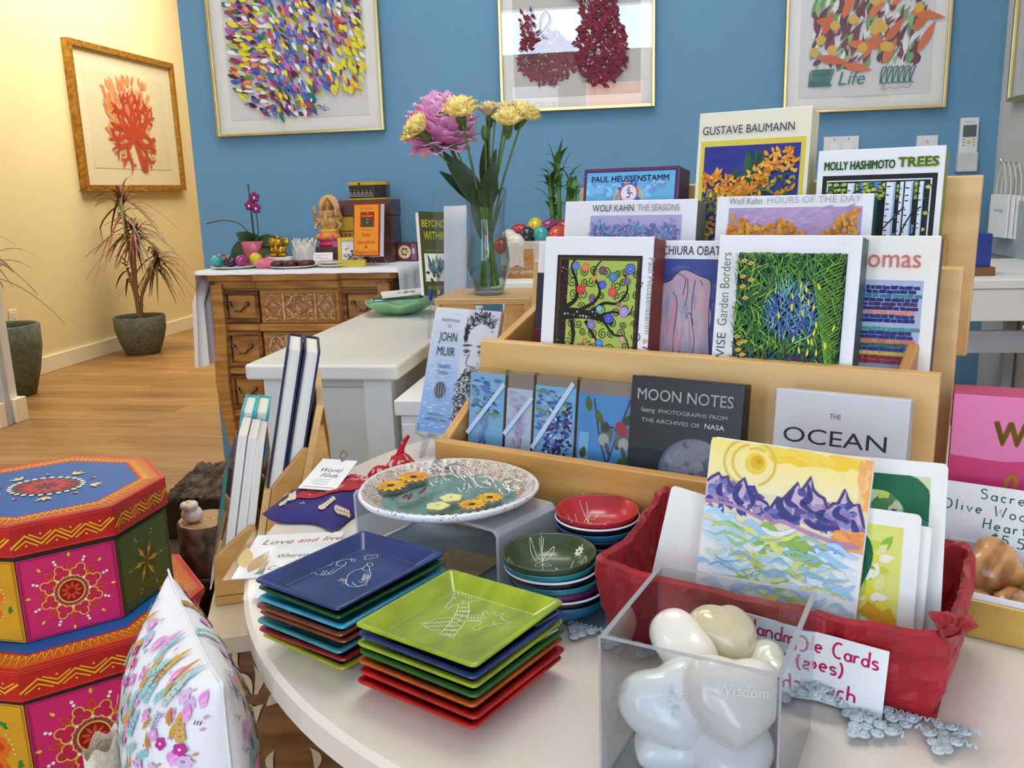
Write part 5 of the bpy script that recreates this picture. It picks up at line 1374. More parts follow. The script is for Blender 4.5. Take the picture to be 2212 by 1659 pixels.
for x, ww in ((.0345, .007), (.0715, .0085), (.088, .0072), (.099, .004), (.0815, .0035)):
    k.rect(x - ww / 2 - .001, 0, x + ww / 2 + .001, .164, (24, 24, 28)); k.rect(x - ww / 2, 0, x + ww / 2, .164, (236, 240, 246))
    for i in range(24): k.leaf(x - ww / 2, .004 + i * .0067 + q.uniform(-.002, .002), R(q.uniform(-12, 12)), ww * q.uniform(.3, .7), .0013, (26, 26, 30))
    k.rect(x + ww * .28, 0, x + ww * .5, .163, (150, 190, 226))
for pts in ([(.060, .11), (.072, .125), (.085, .14)], [(.078, .10), (.09, .13), (.1, .14)], [(.03, .15), (.045, .158)]): k.curve(pts, .0014, (24, 24, 28))
k.text('MOLLY HASHIMOTO', .0075, .1775, .0115, (70, 130, 60), 'l', bold=.034, width=.066)
k.text('TREES', .0765, .1785, .0125, (140, 176, 56), 'l', bold=.060, width=.0355)
cover(t, k)
t, w = notebox('card_box', 'blue box with om symbol and clouds at left of top tier', -.4937, -.3744, .9215, TT, .1895, .034, card((34, 34, 74), 'navy_side'), mat('purple_edge_card', (104, 44, 84), .45, var=.05, scale=200))
k = Ink()
k.rect(.0026, 0, w - .003, .1862, (48, 56, 120)); k.rect(.0042, 0, w - .005, .1845, (112, 182, 226))
for i in range(26):
    x, y = q.uniform(.008, w - .01), q.uniform(.13, .172)
    if .048 < x < .07: continue
    for j in range(5): k.disc(x + .0036 * math.cos(j * 1.26), y + .0026 * math.sin(j * 1.26), .0034, q.choice([(130, 196, 234), (150, 206, 240), (100, 170, 220)]), 10)
    k.line(spiral(x, y, .003, q.uniform(0, 6), 1.2), .0004, (160, 110, 170))
    if i % 3 == 0: k.disc(x + .004, y, .0012, (190, 110, 140), 8)
cx, cy = .059, .160
for i in range(14):
    a = 2 * PI * i / 14; k.leaf(cx + .010 * math.cos(a), cy + .010 * math.sin(a), a, .006, .004, q.choice([(60, 100, 190), (226, 160, 110)]))
k.disc(cx, cy, .0115, (176, 90, 110)); k.disc(cx, cy, .0100, (232, 214, 240)); k.disc(cx, cy, .0088, (240, 232, 246))
k.curve([(cx - .003, cy + .003), (cx, cy + .0042), (cx + .001, cy + .002), (cx - .0015, cy + .0006), (cx + .0016, cy - .001), (cx + .0006, cy - .0042), (cx - .003, cy - .0042)], .0011, (60, 40, 60))
k.curve([(cx + .001, cy), (cx + .004, cy + .0008), (cx + .0046, cy - .0018)], .001, (60, 40, 60)); k.curve([(cx - .002, cy + .0066), (cx, cy + .0056), (cx + .002, cy + .0068)], .0009, (60, 40, 60)); k.disc(cx, cy + .0076, .0007, (60, 40, 60), 7)
for r_, c in ((.014, (70, 130, 200)), (.011, (150, 200, 236)), (.0085, (90, 60, 120)), (.006, (180, 190, 230))): k.disc(cx, .138, r_, c, 24)
for s_ in (-1, 1): k.curve([(cx + s_ * .013, .164), (cx + s_ * .018, .155), (cx + s_ * .014, .145), (cx + s_ * .019, .136)], .0018, (220, 190, 140))
k.text('PAUL HEUSSENSTAMM', .011, .1735, .0095, (30, 50, 120), 'l', bold=.014, width=.096)
cover(t, k)
t, w = notebox('card_box', 'white box with violet-blue winter trees, left of top tier front row', -.4978, -.3385, .8865, TT, .1530, .030, card((140, 146, 136), 'sage_grey_side'), mat('white_lilac_box_card', (238, 238, 242), .45, var=.01))
k = Ink()
k.rect(.0335, 0, .143, .1365, (186, 174, 216))
for i in range(60):
    x = q.uniform(.04, .136); y0_ = q.uniform(.06, .11)
    k.curve([(x, y0_), (x + q.uniform(-.002, .002), y0_ + .012), (x + q.uniform(-.004, .004), y0_ + .022)], .0005, (110, 90, 140), 3)
for i in range(760):
    x = q.uniform(.037, .138); y = q.uniform(.08, .132 - .008 * abs(math.sin(x * 70)))
    k.leaf(x, y, q.uniform(0, 6.28), q.uniform(.0035, .0070), .0030, q.choice([(116, 160, 210), (96, 140, 200), (140, 180, 210), (150, 140, 200), (120, 120, 180), (160, 180, 220)]))
k.text('WOLF KAHN', .0375, .1405, .0105, (60, 58, 64), 'l', width=.0505); k.text('THE SEASONS', .0925, .1407, .0098, (140, 140, 146), 'l', width=.0485)
cover(t, k)
t, w = notebox('card_box', 'white box with orange treetops under lilac sky, centre of top tier front row', -.3175, -.1630, .8865, TT, .1545, .030, card((24, 78, 72), 'deep_green_side'), WB)
k = Ink()
k.rect(.0135, 0, .145, .1425, (186, 160, 206))
for i in range(120): k.leaf(q.uniform(.014, .13), q.uniform(.115, .140), R(q.uniform(-10, 30)), q.uniform(.006, .014), .003, q.choice([(196, 166, 206), (176, 150, 200), (206, 176, 206), (190, 156, 196)]))
for i in range(1100):
    x = q.uniform(.0135, .140); top = .122 + .006 * math.sin(x * 110) + .006 * math.sin(x * 47) + (.012 * max(0, (x - .12) / .02))
    k.clip = (.0135, 0, .145, .1425); k.leaf(x, q.uniform(.06, top), q.uniform(.4, 2.7), .0062, .0042, q.choice([(226, 156, 60), (214, 140, 50), (232, 170, 70), (206, 130, 50)]))
k.clip = None; k.text('Wolf Kahn', .0155, .1455, .0095, (130, 132, 138), 'l', width=.0335); k.text('HOURS OF THE DAY', .0545, .1458, .0095, (176, 178, 184), 'l', width=.090)
cover(t, k)
# --- bottom tier
TB = .7405
t, w = notebox('card_box', 'black-to-blue box with photograph of the moon in bottom tier', -.3272, -.2232, .6955, TB, .1545, .022, card((26, 28, 40), 'black_blue_side'), mat('black_box_card', (36, 38, 44), .38, var=.01))
k = Ink(z0=2.2e-4)
for i in range(26):
    f_ = i / 25; k.rect(0.0006, .001 + .0034 * i, w - .0006, .001 + .0034 * (i + 1), tuple(int(a + (b - a) * min(1, max(0, (f_ - .36) / .42)) ** .7) for a, b in zip((84, 104, 196), (40, 42, 50))))
k.disc(.064, .070, .0335, (96, 104, 132), 48); k.disc(.0655, .071, .0318, (124, 128, 146), 48); k.disc(.068, .0745, .027, (140, 142, 156), 40)
for i in range(90):
    a = q.uniform(0, 6.28); d = .030 * math.sqrt(q.random()); k.disc(.065 + d * math.cos(a), .071 + d * math.sin(a), q.uniform(.0008, .0045), q.choice([(110, 114, 134), (150, 152, 164), (134, 138, 154), (96, 100, 124)]), 9)
k.text('MOON NOTES', .007, .1335, .0145, (246, 246, 248), 'l', bold=.008, width=.0885)
k.text('Featuring', .011, .1225, .006, (190, 192, 200), 'l', shear=.25, width=.0135); k.text('PHOTOGRAPHS FROM', .028, .1225, .0052, (180, 182, 190), 'l', width=.063)
k.text('THE ARCHIVES OF', .012, .1135, .0052, (180, 182, 190), 'l', width=.055); k.text('NASA', .0715, .1135, .0062, (236, 236, 240), 'l', width=.0175)
cover(t, k)
t, w = notebox('card_box', 'pale grey box lettered with dark capitals, right of bottom tier behind the watercolours', -.1968, -.0935, .6955, TB, .1545, .028, card((196, 196, 198), 'grey_white_side'), mat('pale_grey_box_card', (206, 206, 210), .5, var=.01))
k = Ink(); k.text('THE', .0485, .1335, .006, (50, 52, 66), 'c', width=.0085); k.text('OCEAN', .0485, .1115, .0180, (40, 44, 70), 'c', width=.080)
cover(t, k)
CDm = mat('pale_case_back', (196, 186, 178), .4)
def case(label, u0, u1, n0, top, art):
    w = u1 - u0; h = .1470
    t = thing('clear_card_case', label, 'card case', rl(u0, n0, TB), (-TILT, 0, TH))
    c_ = MB(); c_.box(0, w, 0, .0008, 0, h); c_.box(0, .0008, .0008, .009, 0, h); c_.box(w - .0008, w, .0008, .009, 0, h); c_.box(.0008, w - .0008, .0008, .009, h - .0008, h)
    c_.build('clear_case', M_acr, t)
    MB().box(.0012, w - .0012, .002, .0085, .001, h - .002 - top).build('cards', CDm, t)
    if top > .004: MB().box(.0012, w - .0012, .003, .0085, h - .002 - top, h - .003).build('envelopes', mat('kraft_envelope', (176, 150, 130), .7), t)
    k = Ink(); art(k, w, h - .002 - top)
    k.build('card_art', INKG, t, (.0, .0019, 0), (R(90), 0, 0))
    return t, w, h
def ribbon(t, pts, w_):
    k = Ink(); k.line(pts, w_, (190, 212, 238)); k.build('ribbon', INKG, t, (0, -.0003, 0), (R(90), 0, 0))
def trunkart(k, w, h, dark=False, pale=False):
    k.rect(.0015, .001, w - .0015, h, (226, 236, 250) if pale else (150, 216, 252))
    for i in range(70 if not dark else 110):
        y = q.uniform(h * .68, h - .004); k.leaf(q.uniform(.001, w - .014), y, R(q.uniform(-25, 5)), q.uniform(.006, .012), .0034, q.choice([(70, 140, 220), (150, 200, 240), (40, 110, 200), (190, 220, 244), (130, 180, 120)] if not pale else [(214, 220, 240), (230, 210, 230), (190, 200, 236)]))
    for i in range(60):
        f_ = i / 60; x = w * .30 + .010 * f_; k.leaf(x + q.uniform(-.004, .004), .016 + f_ * h * .72, R(90 + q.uniform(-20, 20)), .007, .004, q.choice([(110, 160, 220), (80, 120, 200), (140, 170, 226)] if not pale else [(214, 180, 214), (190, 170, 214), (226, 200, 226)]))
    if dark:
        for i in range(330):
            y = q.uniform(.015, h - .02); x = w * .5 + q.uniform(-1, 1) * (.006 + .018 * (1 - abs(y - .05) / .12)) + .008
            if x < .002 or x > w - .006: continue
            k.leaf(x, y, R(q.uniform(-60, 60)), .0052, .0028, q.choice([(40, 36, 90), (50, 60, 140), (36, 30, 60), (90, 160, 220), (180, 214, 244), (74, 60, 130)]))
    for i in range(90): k.disc(q.uniform(.003, w - .003), q.uniform(.002, .014), .0022, q.choice([(130, 80, 50), (90, 70, 40), (150, 110, 60), (60, 50, 36), (170, 60, 50)]), 7)
t, w, h = case('clear card case with white birch art, leftmost of four in bottom tier', -.5110, -.4665, .7010, .004, lambda k, w, h: trunkart(k, w, h)); ribbon(t, [(.001, .078), (w - .001, .132)], .0045)
t, w, h = case('clear card case with pale pink and white art, second from left in bottom tier', -.4660, -.4335, .7010, .016, lambda k, w, h: trunkart(k, w, h, pale=True)); ribbon(t, [(.001, .082), (w - .001, .122)], .0045)
t, w, h = case('clear card case with dark blue leafy trunk, third from left in bottom tier', -.4330, -.3855, .7005, .010, lambda k, w, h: trunkart(k, w, h, dark=True)); ribbon(t, [(.001, .072), (w - .004, .140)], .0045)
def birds(k, w, h):
    k.rect(.0015, .001, w - .0015, h, (90, 170, 234)); k.rect(.004, .001, .014, h * .72, (150, 214, 250))
    for pts in ([(.018, h - .004), (.026, .09), (.034, .065), (.036, .03), (.042, .006)], [(.034, .066), (.045, .10), (.055, h - .002)], [(.05, .012), (.052, .04), (.056, .06)]): k.curve(pts, .0016, (70, 56, 70))
    for x, y, a, L in ((.014, .115, 100, .016), (.02, .118, -60, .018), (.042, .082, 50, .016), (.044, .07, 20, .018), (.04, .055, -10, .016), (.044, .046, 70, .014), (.008, .07, 80, .012), (.05, .105, 60, .014), (.018, .04, 100, .016)): k.leaf(x, y, R(a), L, .0075, q.choice([(74, 104, 60), (96, 120, 70), (60, 90, 56)]))
    for x, y, sx in ((.032, .094, 1), (.0485, .092, -1), (.030, .030, 1)):
        k.disc(x, y, .0072, (120, 124, 132), 16, .0105, R(-20 * sx)); k.disc(x - sx * .002, y - .004, .0055, (206, 200, 196), 14, .006); k.disc(x - sx * .001, y + .008, .005, (70, 72, 80) if sx > 0 else (196, 60, 76), 14); k.leaf(x + sx * .004, y + .0085, R(0 if sx > 0 else 180), .005, .002, (50, 46, 44)); k.leaf(x, y - .006, R(-70), .014, .005, (90, 94, 104))
    k.disc(.046, .104, .005, (206, 60, 80), 14)
t, w, h = case('clear card case with grey birds on a branch, beside the moon box', -.3850, -.3285, .7000, .013, birds)
# ------------------------------------------------------------------ engraved line drawings (millimetres, tray coordinates)
GIRAFFE = [[(11.5,23.2),(15.2,25.4),(18.6,25.6),(25.5,28.5),(29.5,30.6),(34.8,33.8),(34.6,31.1),(31.6,27.3),(31.5,24.6),(36.8,27.6),(37.2,25.7),(31.5,21.7),(31.7,19.6),(37.0,21.4),(38.7,19.8),(31.3,16.3),(33.6,14.2),(33.9,9.3),(30.6,10.1),(28.4,13.6),(24.5,13.1)],[(11.5,23.2),(11.0,20.2),(16.2,21.1),(19.6,19.5),(24.7,14.1)],[(20.0,18.9),(13.6,14.4),(6.2,10.4),(-4.4,6.8),(-14.6,3.4),(-20.7,2.5)],[(24.5,13.1),(15.6,5.8),(6.0,0.3),(-4.1,-3.6),(-13.3,-6.0),(-19.9,-8.2)],[(-20.7,2.5),(-19.6,-0.7),(-20.3,-2.9),(-19.0,-5.0),(-19.9,-8.2)],[(-15.7,22.5),(-10.9,19.8),(-5.4,17.7),(-0.5,13.4),(1.5,9.1)],[(-15.7,22.5),(-17.4,17.6),(-19.3,11.0),(-17.3,7.7),(-16.3,3.6),(-12.9,3.1)],[(9.6,2.3),(14.3,-1.5),(15.1,-6.6)],[(2.5,-1.6),(6.2,-7.7),(8.3,-11.0)],[(15.1,-6.6),(19.8,-3.6),(22.9,-3.2),(20.3,-7.1),(19.6,-8.6),(23.0,-8.8),(25.3,-10.9),(20.8,-12.1),(20.3,-14.9),(25.0,-14.7),(26.7,-16.2),(22.0,-17.7),(19.5,-18.7),(17.5,-23.3),(17.5,-28.3),(13.6,-26.1),(12.9,-21.9),(10.5,-22.1),(7.4,-19.6),(3.6,-16.0),(-2.1,-15.6),(-3.9,-13.8),(-2.5,-11.2),(1.0,-10.9),(3.0,-12.5),(6.9,-11.2),(8.6,-11.5)],[(26.0,27.7),(27.8,28.2),(26.8,26.3),(25.0,25.9),(26.0,27.7)],[(24.3,19.1),(26.1,19.5),(25.2,17.7),(23.3,17.3),(24.3,19.1)],[(13.0,-8.3),(14.8,-8.1),(14.0,-9.9),(12.2,-10.1),(13.0,-8.3)],[(10.4,-18.0),(12.3,-17.9),(11.5,-19.7),(9.7,-19.8),(10.4,-18.0)],[(17.1,15.3),(15.8,13.6),(16.3,12.8),(18.2,13.4)],[(18.8,14.2),(17.5,12.5),(18.0,11.7),(19.9,12.4)],[(19.1,12.1),(17.8,10.4),(18.3,9.6),(20.2,10.3)],[(11.7,13.2),(10.4,11.5),(10.9,10.8),(12.8,11.4)],[(13.3,12.2),(12.0,10.5),(12.5,9.7),(14.4,10.4)],[(13.6,10.1),(12.4,8.4),(12.8,7.6),(14.8,8.3)],[(6.3,11.2),(5.1,9.6),(5.6,8.8),(7.4,9.4)],[(8.0,10.2),(6.7,8.5),(7.2,7.7),(9.1,8.4)],[(8.3,8.1),(7.0,6.4),(7.5,5.7),(9.4,6.3)],[(1.1,9.3),(-0.1,7.6),(0.4,6.8),(2.2,7.5)],[(2.7,8.2),(1.5,6.6),(2.0,5.8),(3.8,6.5)],[(3.0,6.2),(1.8,4.5),(2.3,3.8),(4.1,4.4)],[(-4.1,7.3),(-5.3,5.7),(-4.8,4.9),(-3.0,5.6)],[(-2.5,6.3),(-3.7,4.7),(-3.2,3.9),(-1.4,4.5)],[(-2.2,4.3),(-3.3,2.6),(-2.9,1.9),(-1.1,2.5)],[(-9.1,5.4),(-10.3,3.8),(-9.8,3.1),(-8.0,3.7)],[(-7.6,4.4),(-8.7,2.8),(-8.3,2.0),(-6.5,2.7)],[(-7.2,2.4),(-8.4,0.8),(-7.9,0.0),(-6.1,0.6)],[(-14.1,3.6),(-15.2,2.0),(-14.8,1.2),(-13.0,1.8)],[(-12.6,2.5),(-13.7,1.0),(-13.2,0.2),(-11.5,0.8)],[(-12.2,0.5),(-13.4,-1.0),(-12.9,-1.8),(-11.1,-1.2)],[(-19.0,1.7),(-20.1,0.2),(-19.7,-0.6),(-17.9,0.0)],[(-17.5,0.7),(-18.6,-0.9),(-18.1,-1.6),(-16.4,-1.0)],[(-17.1,-1.3),(-18.3,-2.8),(-17.8,-3.6),(-16.1,-3.0)],[(14.0,9.5),(12.7,7.9),(13.2,7.1),(15.1,7.7)],[(15.3,9.0),(14.0,7.3),(14.5,6.5),(16.4,7.2)],[(15.3,7.3),(14.1,5.7),(14.5,4.9),(16.5,5.5)],[(7.4,7.0),(6.1,5.3),(6.6,4.5),(8.5,5.2)],[(8.7,6.4),(7.4,4.7),(7.9,4.0),(9.8,4.6)],[(8.7,4.8),(7.5,3.1),(7.9,2.4),(9.8,3.0)],[(0.9,4.5),(-0.3,2.8),(0.2,2.1),(2.0,2.7)],[(2.2,3.9),(1.0,2.3),(1.5,1.5),(3.3,2.1)],[(2.2,2.3),(1.0,0.7),(1.5,-0.1),(3.3,0.5)],[(-5.4,2.0),(-6.6,0.4),(-6.1,-0.3),(-4.4,0.3)],[(-4.2,1.4),(-5.3,-0.2),(-4.9,-0.9),(-3.1,-0.3)],[(-4.1,-0.1),(-5.3,-1.7),(-4.8,-2.5),(-3.0,-1.9)],[(-11.6,-0.4),(-12.8,-2.0),(-12.3,-2.7),(-10.6,-2.1)],[(-10.4,-1.0),(-11.5,-2.5),(-11.1,-3.3),(-9.3,-2.7)],[(-10.3,-2.5),(-11.5,-4.1),(-11.0,-4.8),(-9.2,-4.2)],[(-17.7,-2.7),(-18.8,-4.3),(-18.4,-5.0),(-16.6,-4.4)],[(-16.5,-3.3),(-17.6,-4.9),(-17.1,-5.6),(-15.4,-5.0)],[(-16.4,-4.8),(-17.5,-6.4),(-17.1,-7.1),(-15.3,-6.5)],[(-13.6,21.6),(-14.8,19.5),(-14.3,18.7),(-12.3,19.6)],[(-17.2,18.4),(-18.4,16.4),(-18.0,15.6),(-16.0,16.5)],[(-11.8,19.4),(-13.0,17.4),(-12.5,16.6),(-10.5,17.4)],[(-15.4,16.3),(-16.6,14.2),(-16.2,13.5),(-14.2,14.3)],[(-9.9,17.3),(-11.2,15.2),(-10.7,14.4),(-8.7,15.3)],[(-13.6,14.1),(-14.8,12.1),(-14.4,11.3),(-12.4,12.2)],[(-8.1,15.1),(-9.4,13.0),(-8.9,12.3),(-6.9,13.1)],[(-11.8,12.0),(-13.0,10.0),(-12.6,9.2),(-10.6,10.0)],[(-6.3,12.9),(-7.5,10.9),(-7.1,10.1),(-5.1,11.0)],[(-10.0,9.8),(-11.2,7.8),(-10.8,7.1),(-8.8,7.9)],[(-4.5,10.8),(-5.7,8.7),(-5.3,8.0),(-3.2,8.8)],[(-8.2,7.7),(-9.4,5.7),(-9.0,4.9),(-7.0,5.7)],[(-2.6,8.6),(-3.9,6.6),(-3.4,5.8),(-1.4,6.6)],[(-6.4,5.5),(-7.6,3.5),(-7.2,2.8),(-5.2,3.6)],[(8.7,1.2),(7.3,-0.7),(7.7,-1.4),(9.8,-0.5)],[(5.8,-1.0),(4.5,-2.8),(5.0,-3.6),(6.9,-2.7)],[(9.9,-0.8),(8.5,-2.7),(9.0,-3.4),(11.0,-2.5)],[(7.1,-2.9),(5.7,-4.8),(6.2,-5.6),(8.2,-4.7)],[(11.1,-2.8),(9.7,-4.6),(10.2,-5.4),(12.2,-4.5)],[(8.3,-4.9),(6.9,-6.8),(7.4,-7.6),(9.4,-6.7)],[(12.4,-4.8),(11.0,-6.6),(11.5,-7.4),(13.5,-6.5)],[(9.6,-6.9),(8.2,-8.8),(8.6,-9.5),(10.6,-8.7)]]
BIRDS = [[(34.2,13.7),(34.8,18.4),(29.9,17.1),(25.5,12.3),(29.8,10.3),(35.3,8.4),(38.2,10.8),(37.6,13.9),(34.2,13.7)],[(10.1,28.1),(14.9,27.9),(17.6,26.4),(21.7,23.2),(22.0,19.3),(18.9,17.5),(18.1,20.1)],[(21.2,23.3),(18.2,19.8)],[(10.1,28.1),(6.1,24.4),(7.4,21.0),(9.7,18.6),(15.5,22.9)],[(12.3,29.4),(9.2,26.1),(10.0,30.2),(3.5,28.5),(-1.7,33.5),(-8.2,32.7),(-7.0,37.3),(-9.8,32.6),(-15.3,28.6),(-12.2,28.7),(-13.9,23.8),(-11.8,23.6)],[(9.9,18.3),(1.3,17.6),(-6.6,15.4),(-13.0,21.0)],[(-13.0,21.0),(-5.0,25.6)],[(-11.9,19.3),(-3.8,23.7),(-8.0,17.6)],[(-9.8,17.2),(-0.3,20.1)],[(21.7,6.3),(24.5,5.1),(23.0,0.8),(19.8,-0.7),(18.6,2.6),(21.7,6.3)],[(20.4,5.0),(14.2,2.9),(10.0,3.8)],[(13.8,3.6),(11.2,-0.1),(10.8,-4.0),(14.6,-3.5),(18.4,0.9)],[(12.8,2.6),(7.4,5.3),(0.4,4.2),(-6.6,-0.3),(-11.8,-5.4),(-14.6,-11.9)],[(14.6,-3.5),(8.2,-11.2),(2.8,-15.2),(-1.9,-16.8),(-5.3,-15.8),(-4.3,-11.2)],[(-2.8,-12.5),(6.7,-5.7),(10.1,-7.9)],[(-2.8,-13.7),(5.9,-7.7)],[(-2.2,-14.6),(7.0,-8.2)],[(-0.9,-15.4),(7.7,-9.1)],[(1.6,-14.4),(7.2,-10.9)],[(-11.8,-5.4),(-11.3,1.0),(-12.9,2.4)],[(-9.6,-4.7),(-9.4,1.1),(-11.3,4.1)],[(-14.6,-11.9),(-13.1,-5.9),(-15.1,-5.0)],[(-10.9,-11.7),(-10.9,-17.6),(-6.4,-18.9),(-0.6,-17.1),(-6.9,-21.0),(-12.6,-17.3),(-14.6,-11.9)],[(-8.5,4.0),(-8.0,-3.0)],[(-8.5,-8.2),(-10.6,-13.3)]]
GREENB = [[(-11.0,38.4),(-6.7,10.3),(-3.6,-8.5),(-0.8,-29.2)],[(-12.4,34.1),(-9.2,24.0),(-8.2,35.3)],[(-7.2,14.2),(-11.6,17.8),(-16.9,27.5),(-19.1,28.1),(-16.6,19.3),(-10.9,11.9),(-7.2,14.2)],[(-7.2,14.2),(-2.2,18.6),(0.8,28.6),(-1.7,27.6),(-5.8,22.3),(-7.2,14.2)],[(-6.0,8.4),(-10.6,9.9),(-12.3,5.1),(-9.1,4.2),(-6.0,8.4)],[(-6.1,9.2),(-2.8,10.6),(0.6,7.8),(-3.1,5.9),(-6.1,9.2)],[(10.2,-27.1),(12.6,-10.7),(15.9,2.6),(18.0,12.5)],[(13.2,-8.9),(9.0,-5.5),(4.9,4.3),(6.5,-3.9),(10.1,-9.1),(13.2,-8.9)],[(13.2,-8.9),(16.4,-3.0),(20.6,-3.7),(17.7,-8.4),(13.2,-8.9)],[(-32.4,-1.7),(-29.0,-3.3),(-27.1,-10.7),(-30.2,-7.9),(-32.4,-1.7)],[(-27.1,-10.7),(-21.7,-21.2),(-18.9,-24.5)],[(-18.9,-24.5),(-15.6,-21.3),(-13.2,-22.2)],[(-9.3,-23.6),(-4.1,-28.5),(4.3,-24.2),(6.1,-20.4)],[(24.8,5.4),(27.4,11.4),(28.4,4.9),(25.8,-0.3),(24.8,5.4)],[(26.0,0.9),(26.7,-7.6),(25.3,-13.2),(21.4,-8.1)],[(26.8,-9.5),(28.6,-3.7)]]
REDB = [[(-18.2,29.9),(-12.2,18.3),(-8.2,9.3)],[(-14.6,37.6),(-10.3,25.6),(-8.0,7.0),(-6.9,-4.3),(-4.3,-10.7)],[(-8.0,7.0),(-1.2,2.0),(5.2,4.4),(11.3,10.8)],[(-8.3,15.3),(-5.8,21.2),(-0.7,20.6),(-4.4,12.8),(-8.3,15.3)],[(-10.5,13.7),(-8.4,6.9),(-8.8,-4.4),(-11.4,4.4),(-10.5,13.7)],[(-26.2,7.8),(-17.4,-7.4),(-7.3,-23.9),(-3.3,-36.1)],[(-24.9,3.3),(-14.8,-9.4),(-2.8,-21.4),(9.9,-37.0)],[(-20.3,15.3),(-17.1,1.7),(-16.7,-16.1),(-19.0,-33.3)],[(1.3,-23.2),(3.4,-19.6),(7.4,-20.6),(3.9,-27.2),(2.9,-35.6),(0.6,-29.6),(1.3,-23.2)]]
def tray_mat(rgb, rgb2=None):
    return mat('painted_soapstone', rgb, .3, scale=22, col2=rgb2 or tuple(int(v * .72) for v in rgb), coat=.25, stretch=(1, 3, 1), lo=.25, hi=.75)
WL = (236, 238, 226)
def tray(label, cx, cy, z, a, b, rz, m, group, lines=None):
    t = thing('stone_tray', label, 'tray', (cx, cy, z), (0, 0, rz), group)
    mb = MB()
    def ring(x, y, zz, r_): return [(p[0], p[1], zz) for p in rrect(-x, x, -y, y, r_, 3)]
    secs = [ring(a - .0145, b - .0145, 0, .004), ring(a - .0003, b - .0003, .0108, .004), ring(a, b, .0120, .004), ring(a - .001, b - .001, .0130, .0035), ring(a - .0035, b - .0035, .0128, .003), ring(a - .0150, b - .0150, .0045, .003)]
    n = len(secs[0])
    vs = [p for s_ in secs for p in s_]
    fs = [(j * n + i, j * n + (i + 1) % n, (j + 1) * n + (i + 1) % n, (j + 1) * n + i) for j in range(5) for i in range(n)]
    fs += [tuple(range(n))[::-1], tuple(range(5 * n, 6 * n))]
    mb.add(vs, fs); mb.build('tray', m, t, bevel=.0004, seg=1)
    if lines:
        k = Ink(z0=.0047, dz=1e-6)
        for l in lines: k.line([(x / 1000, y / 1000) for x, y in l], .00042, WL)
        k.build('engraved_drawing', INK, t)
    return t
TM = {n: tray_mat(c) for n, c in dict(lime=(166, 188, 40), navy=(20, 52, 124), green=(26, 104, 44), orange=(196, 90, 26), red=(196, 26, 30), sky=(64, 176, 210), rust=(142, 66, 34), teal=(58, 156, 166), olive=(172, 178, 40), darkgreen=(12, 84, 28), crimson=(158, 20, 26)).items()}
q = random.Random(31)
RC = (-.1284, .5328)
stack = [('red', 'red tray at the very bottom of the right tray stack'), ('red', 'red tray second from bottom of the right tray stack'), ('orange', 'burnt orange tray in the right tray stack, above the two red ones'), ('green', 'green tray in middle of the right tray stack, on the orange one'), ('lime', 'plain lime tray third from top of right stack, under the navy one'), ('navy', 'navy tray second from top of the right tray stack'), ('lime', 'lime green tray with two engraved giraffes on top of right stack')]
for i, (c, lab) in enumerate(stack):
    top = i == len(stack) - 1
    tray(lab, RC[0] + (0 if top else q.uniform(-.0015, .0015)), RC[1] + (0 if top else q.uniform(-.0015, .0015)), TZ + .0003 + i * .0068, .0507, .0507, R(63.9 + (0 if top else q.uniform(-1.5, 1.5))), TM[c], 'square trays stacked on the right', GIRAFFE if top else None)
LC = (-.2255, .5913)
stack = [('olive', 'olive green tray at the bottom of the left tray stack'), ('crimson', 'dark red tray second from bottom of the left tray stack'), ('teal', 'teal tray in lower half of left tray stack, on the dark red one'), ('rust', 'lower of the two rust brown trays in the left stack'), ('rust', 'upper of the two rust brown trays in the left stack'), ('sky', 'sky blue tray third from top of the left tray stack'), ('darkgreen', 'dark green tray directly under the navy tray of left stack'), ('navy', 'navy tray with two engraved birds and a heart on top of left stack')]
for i, (c, lab) in enumerate(stack):
    top = i == len(stack) - 1
    tray(lab, LC[0] + (0 if top else q.uniform(-.002, .002)), LC[1] + (0 if top else q.uniform(-.002, .002)), TZ + .0003 + i * .0063, .0562, .0447, R(63.1 + (0 if top else q.uniform(-2, 2))), TM[c], 'trays stacked on the left', BIRDS if top else None)

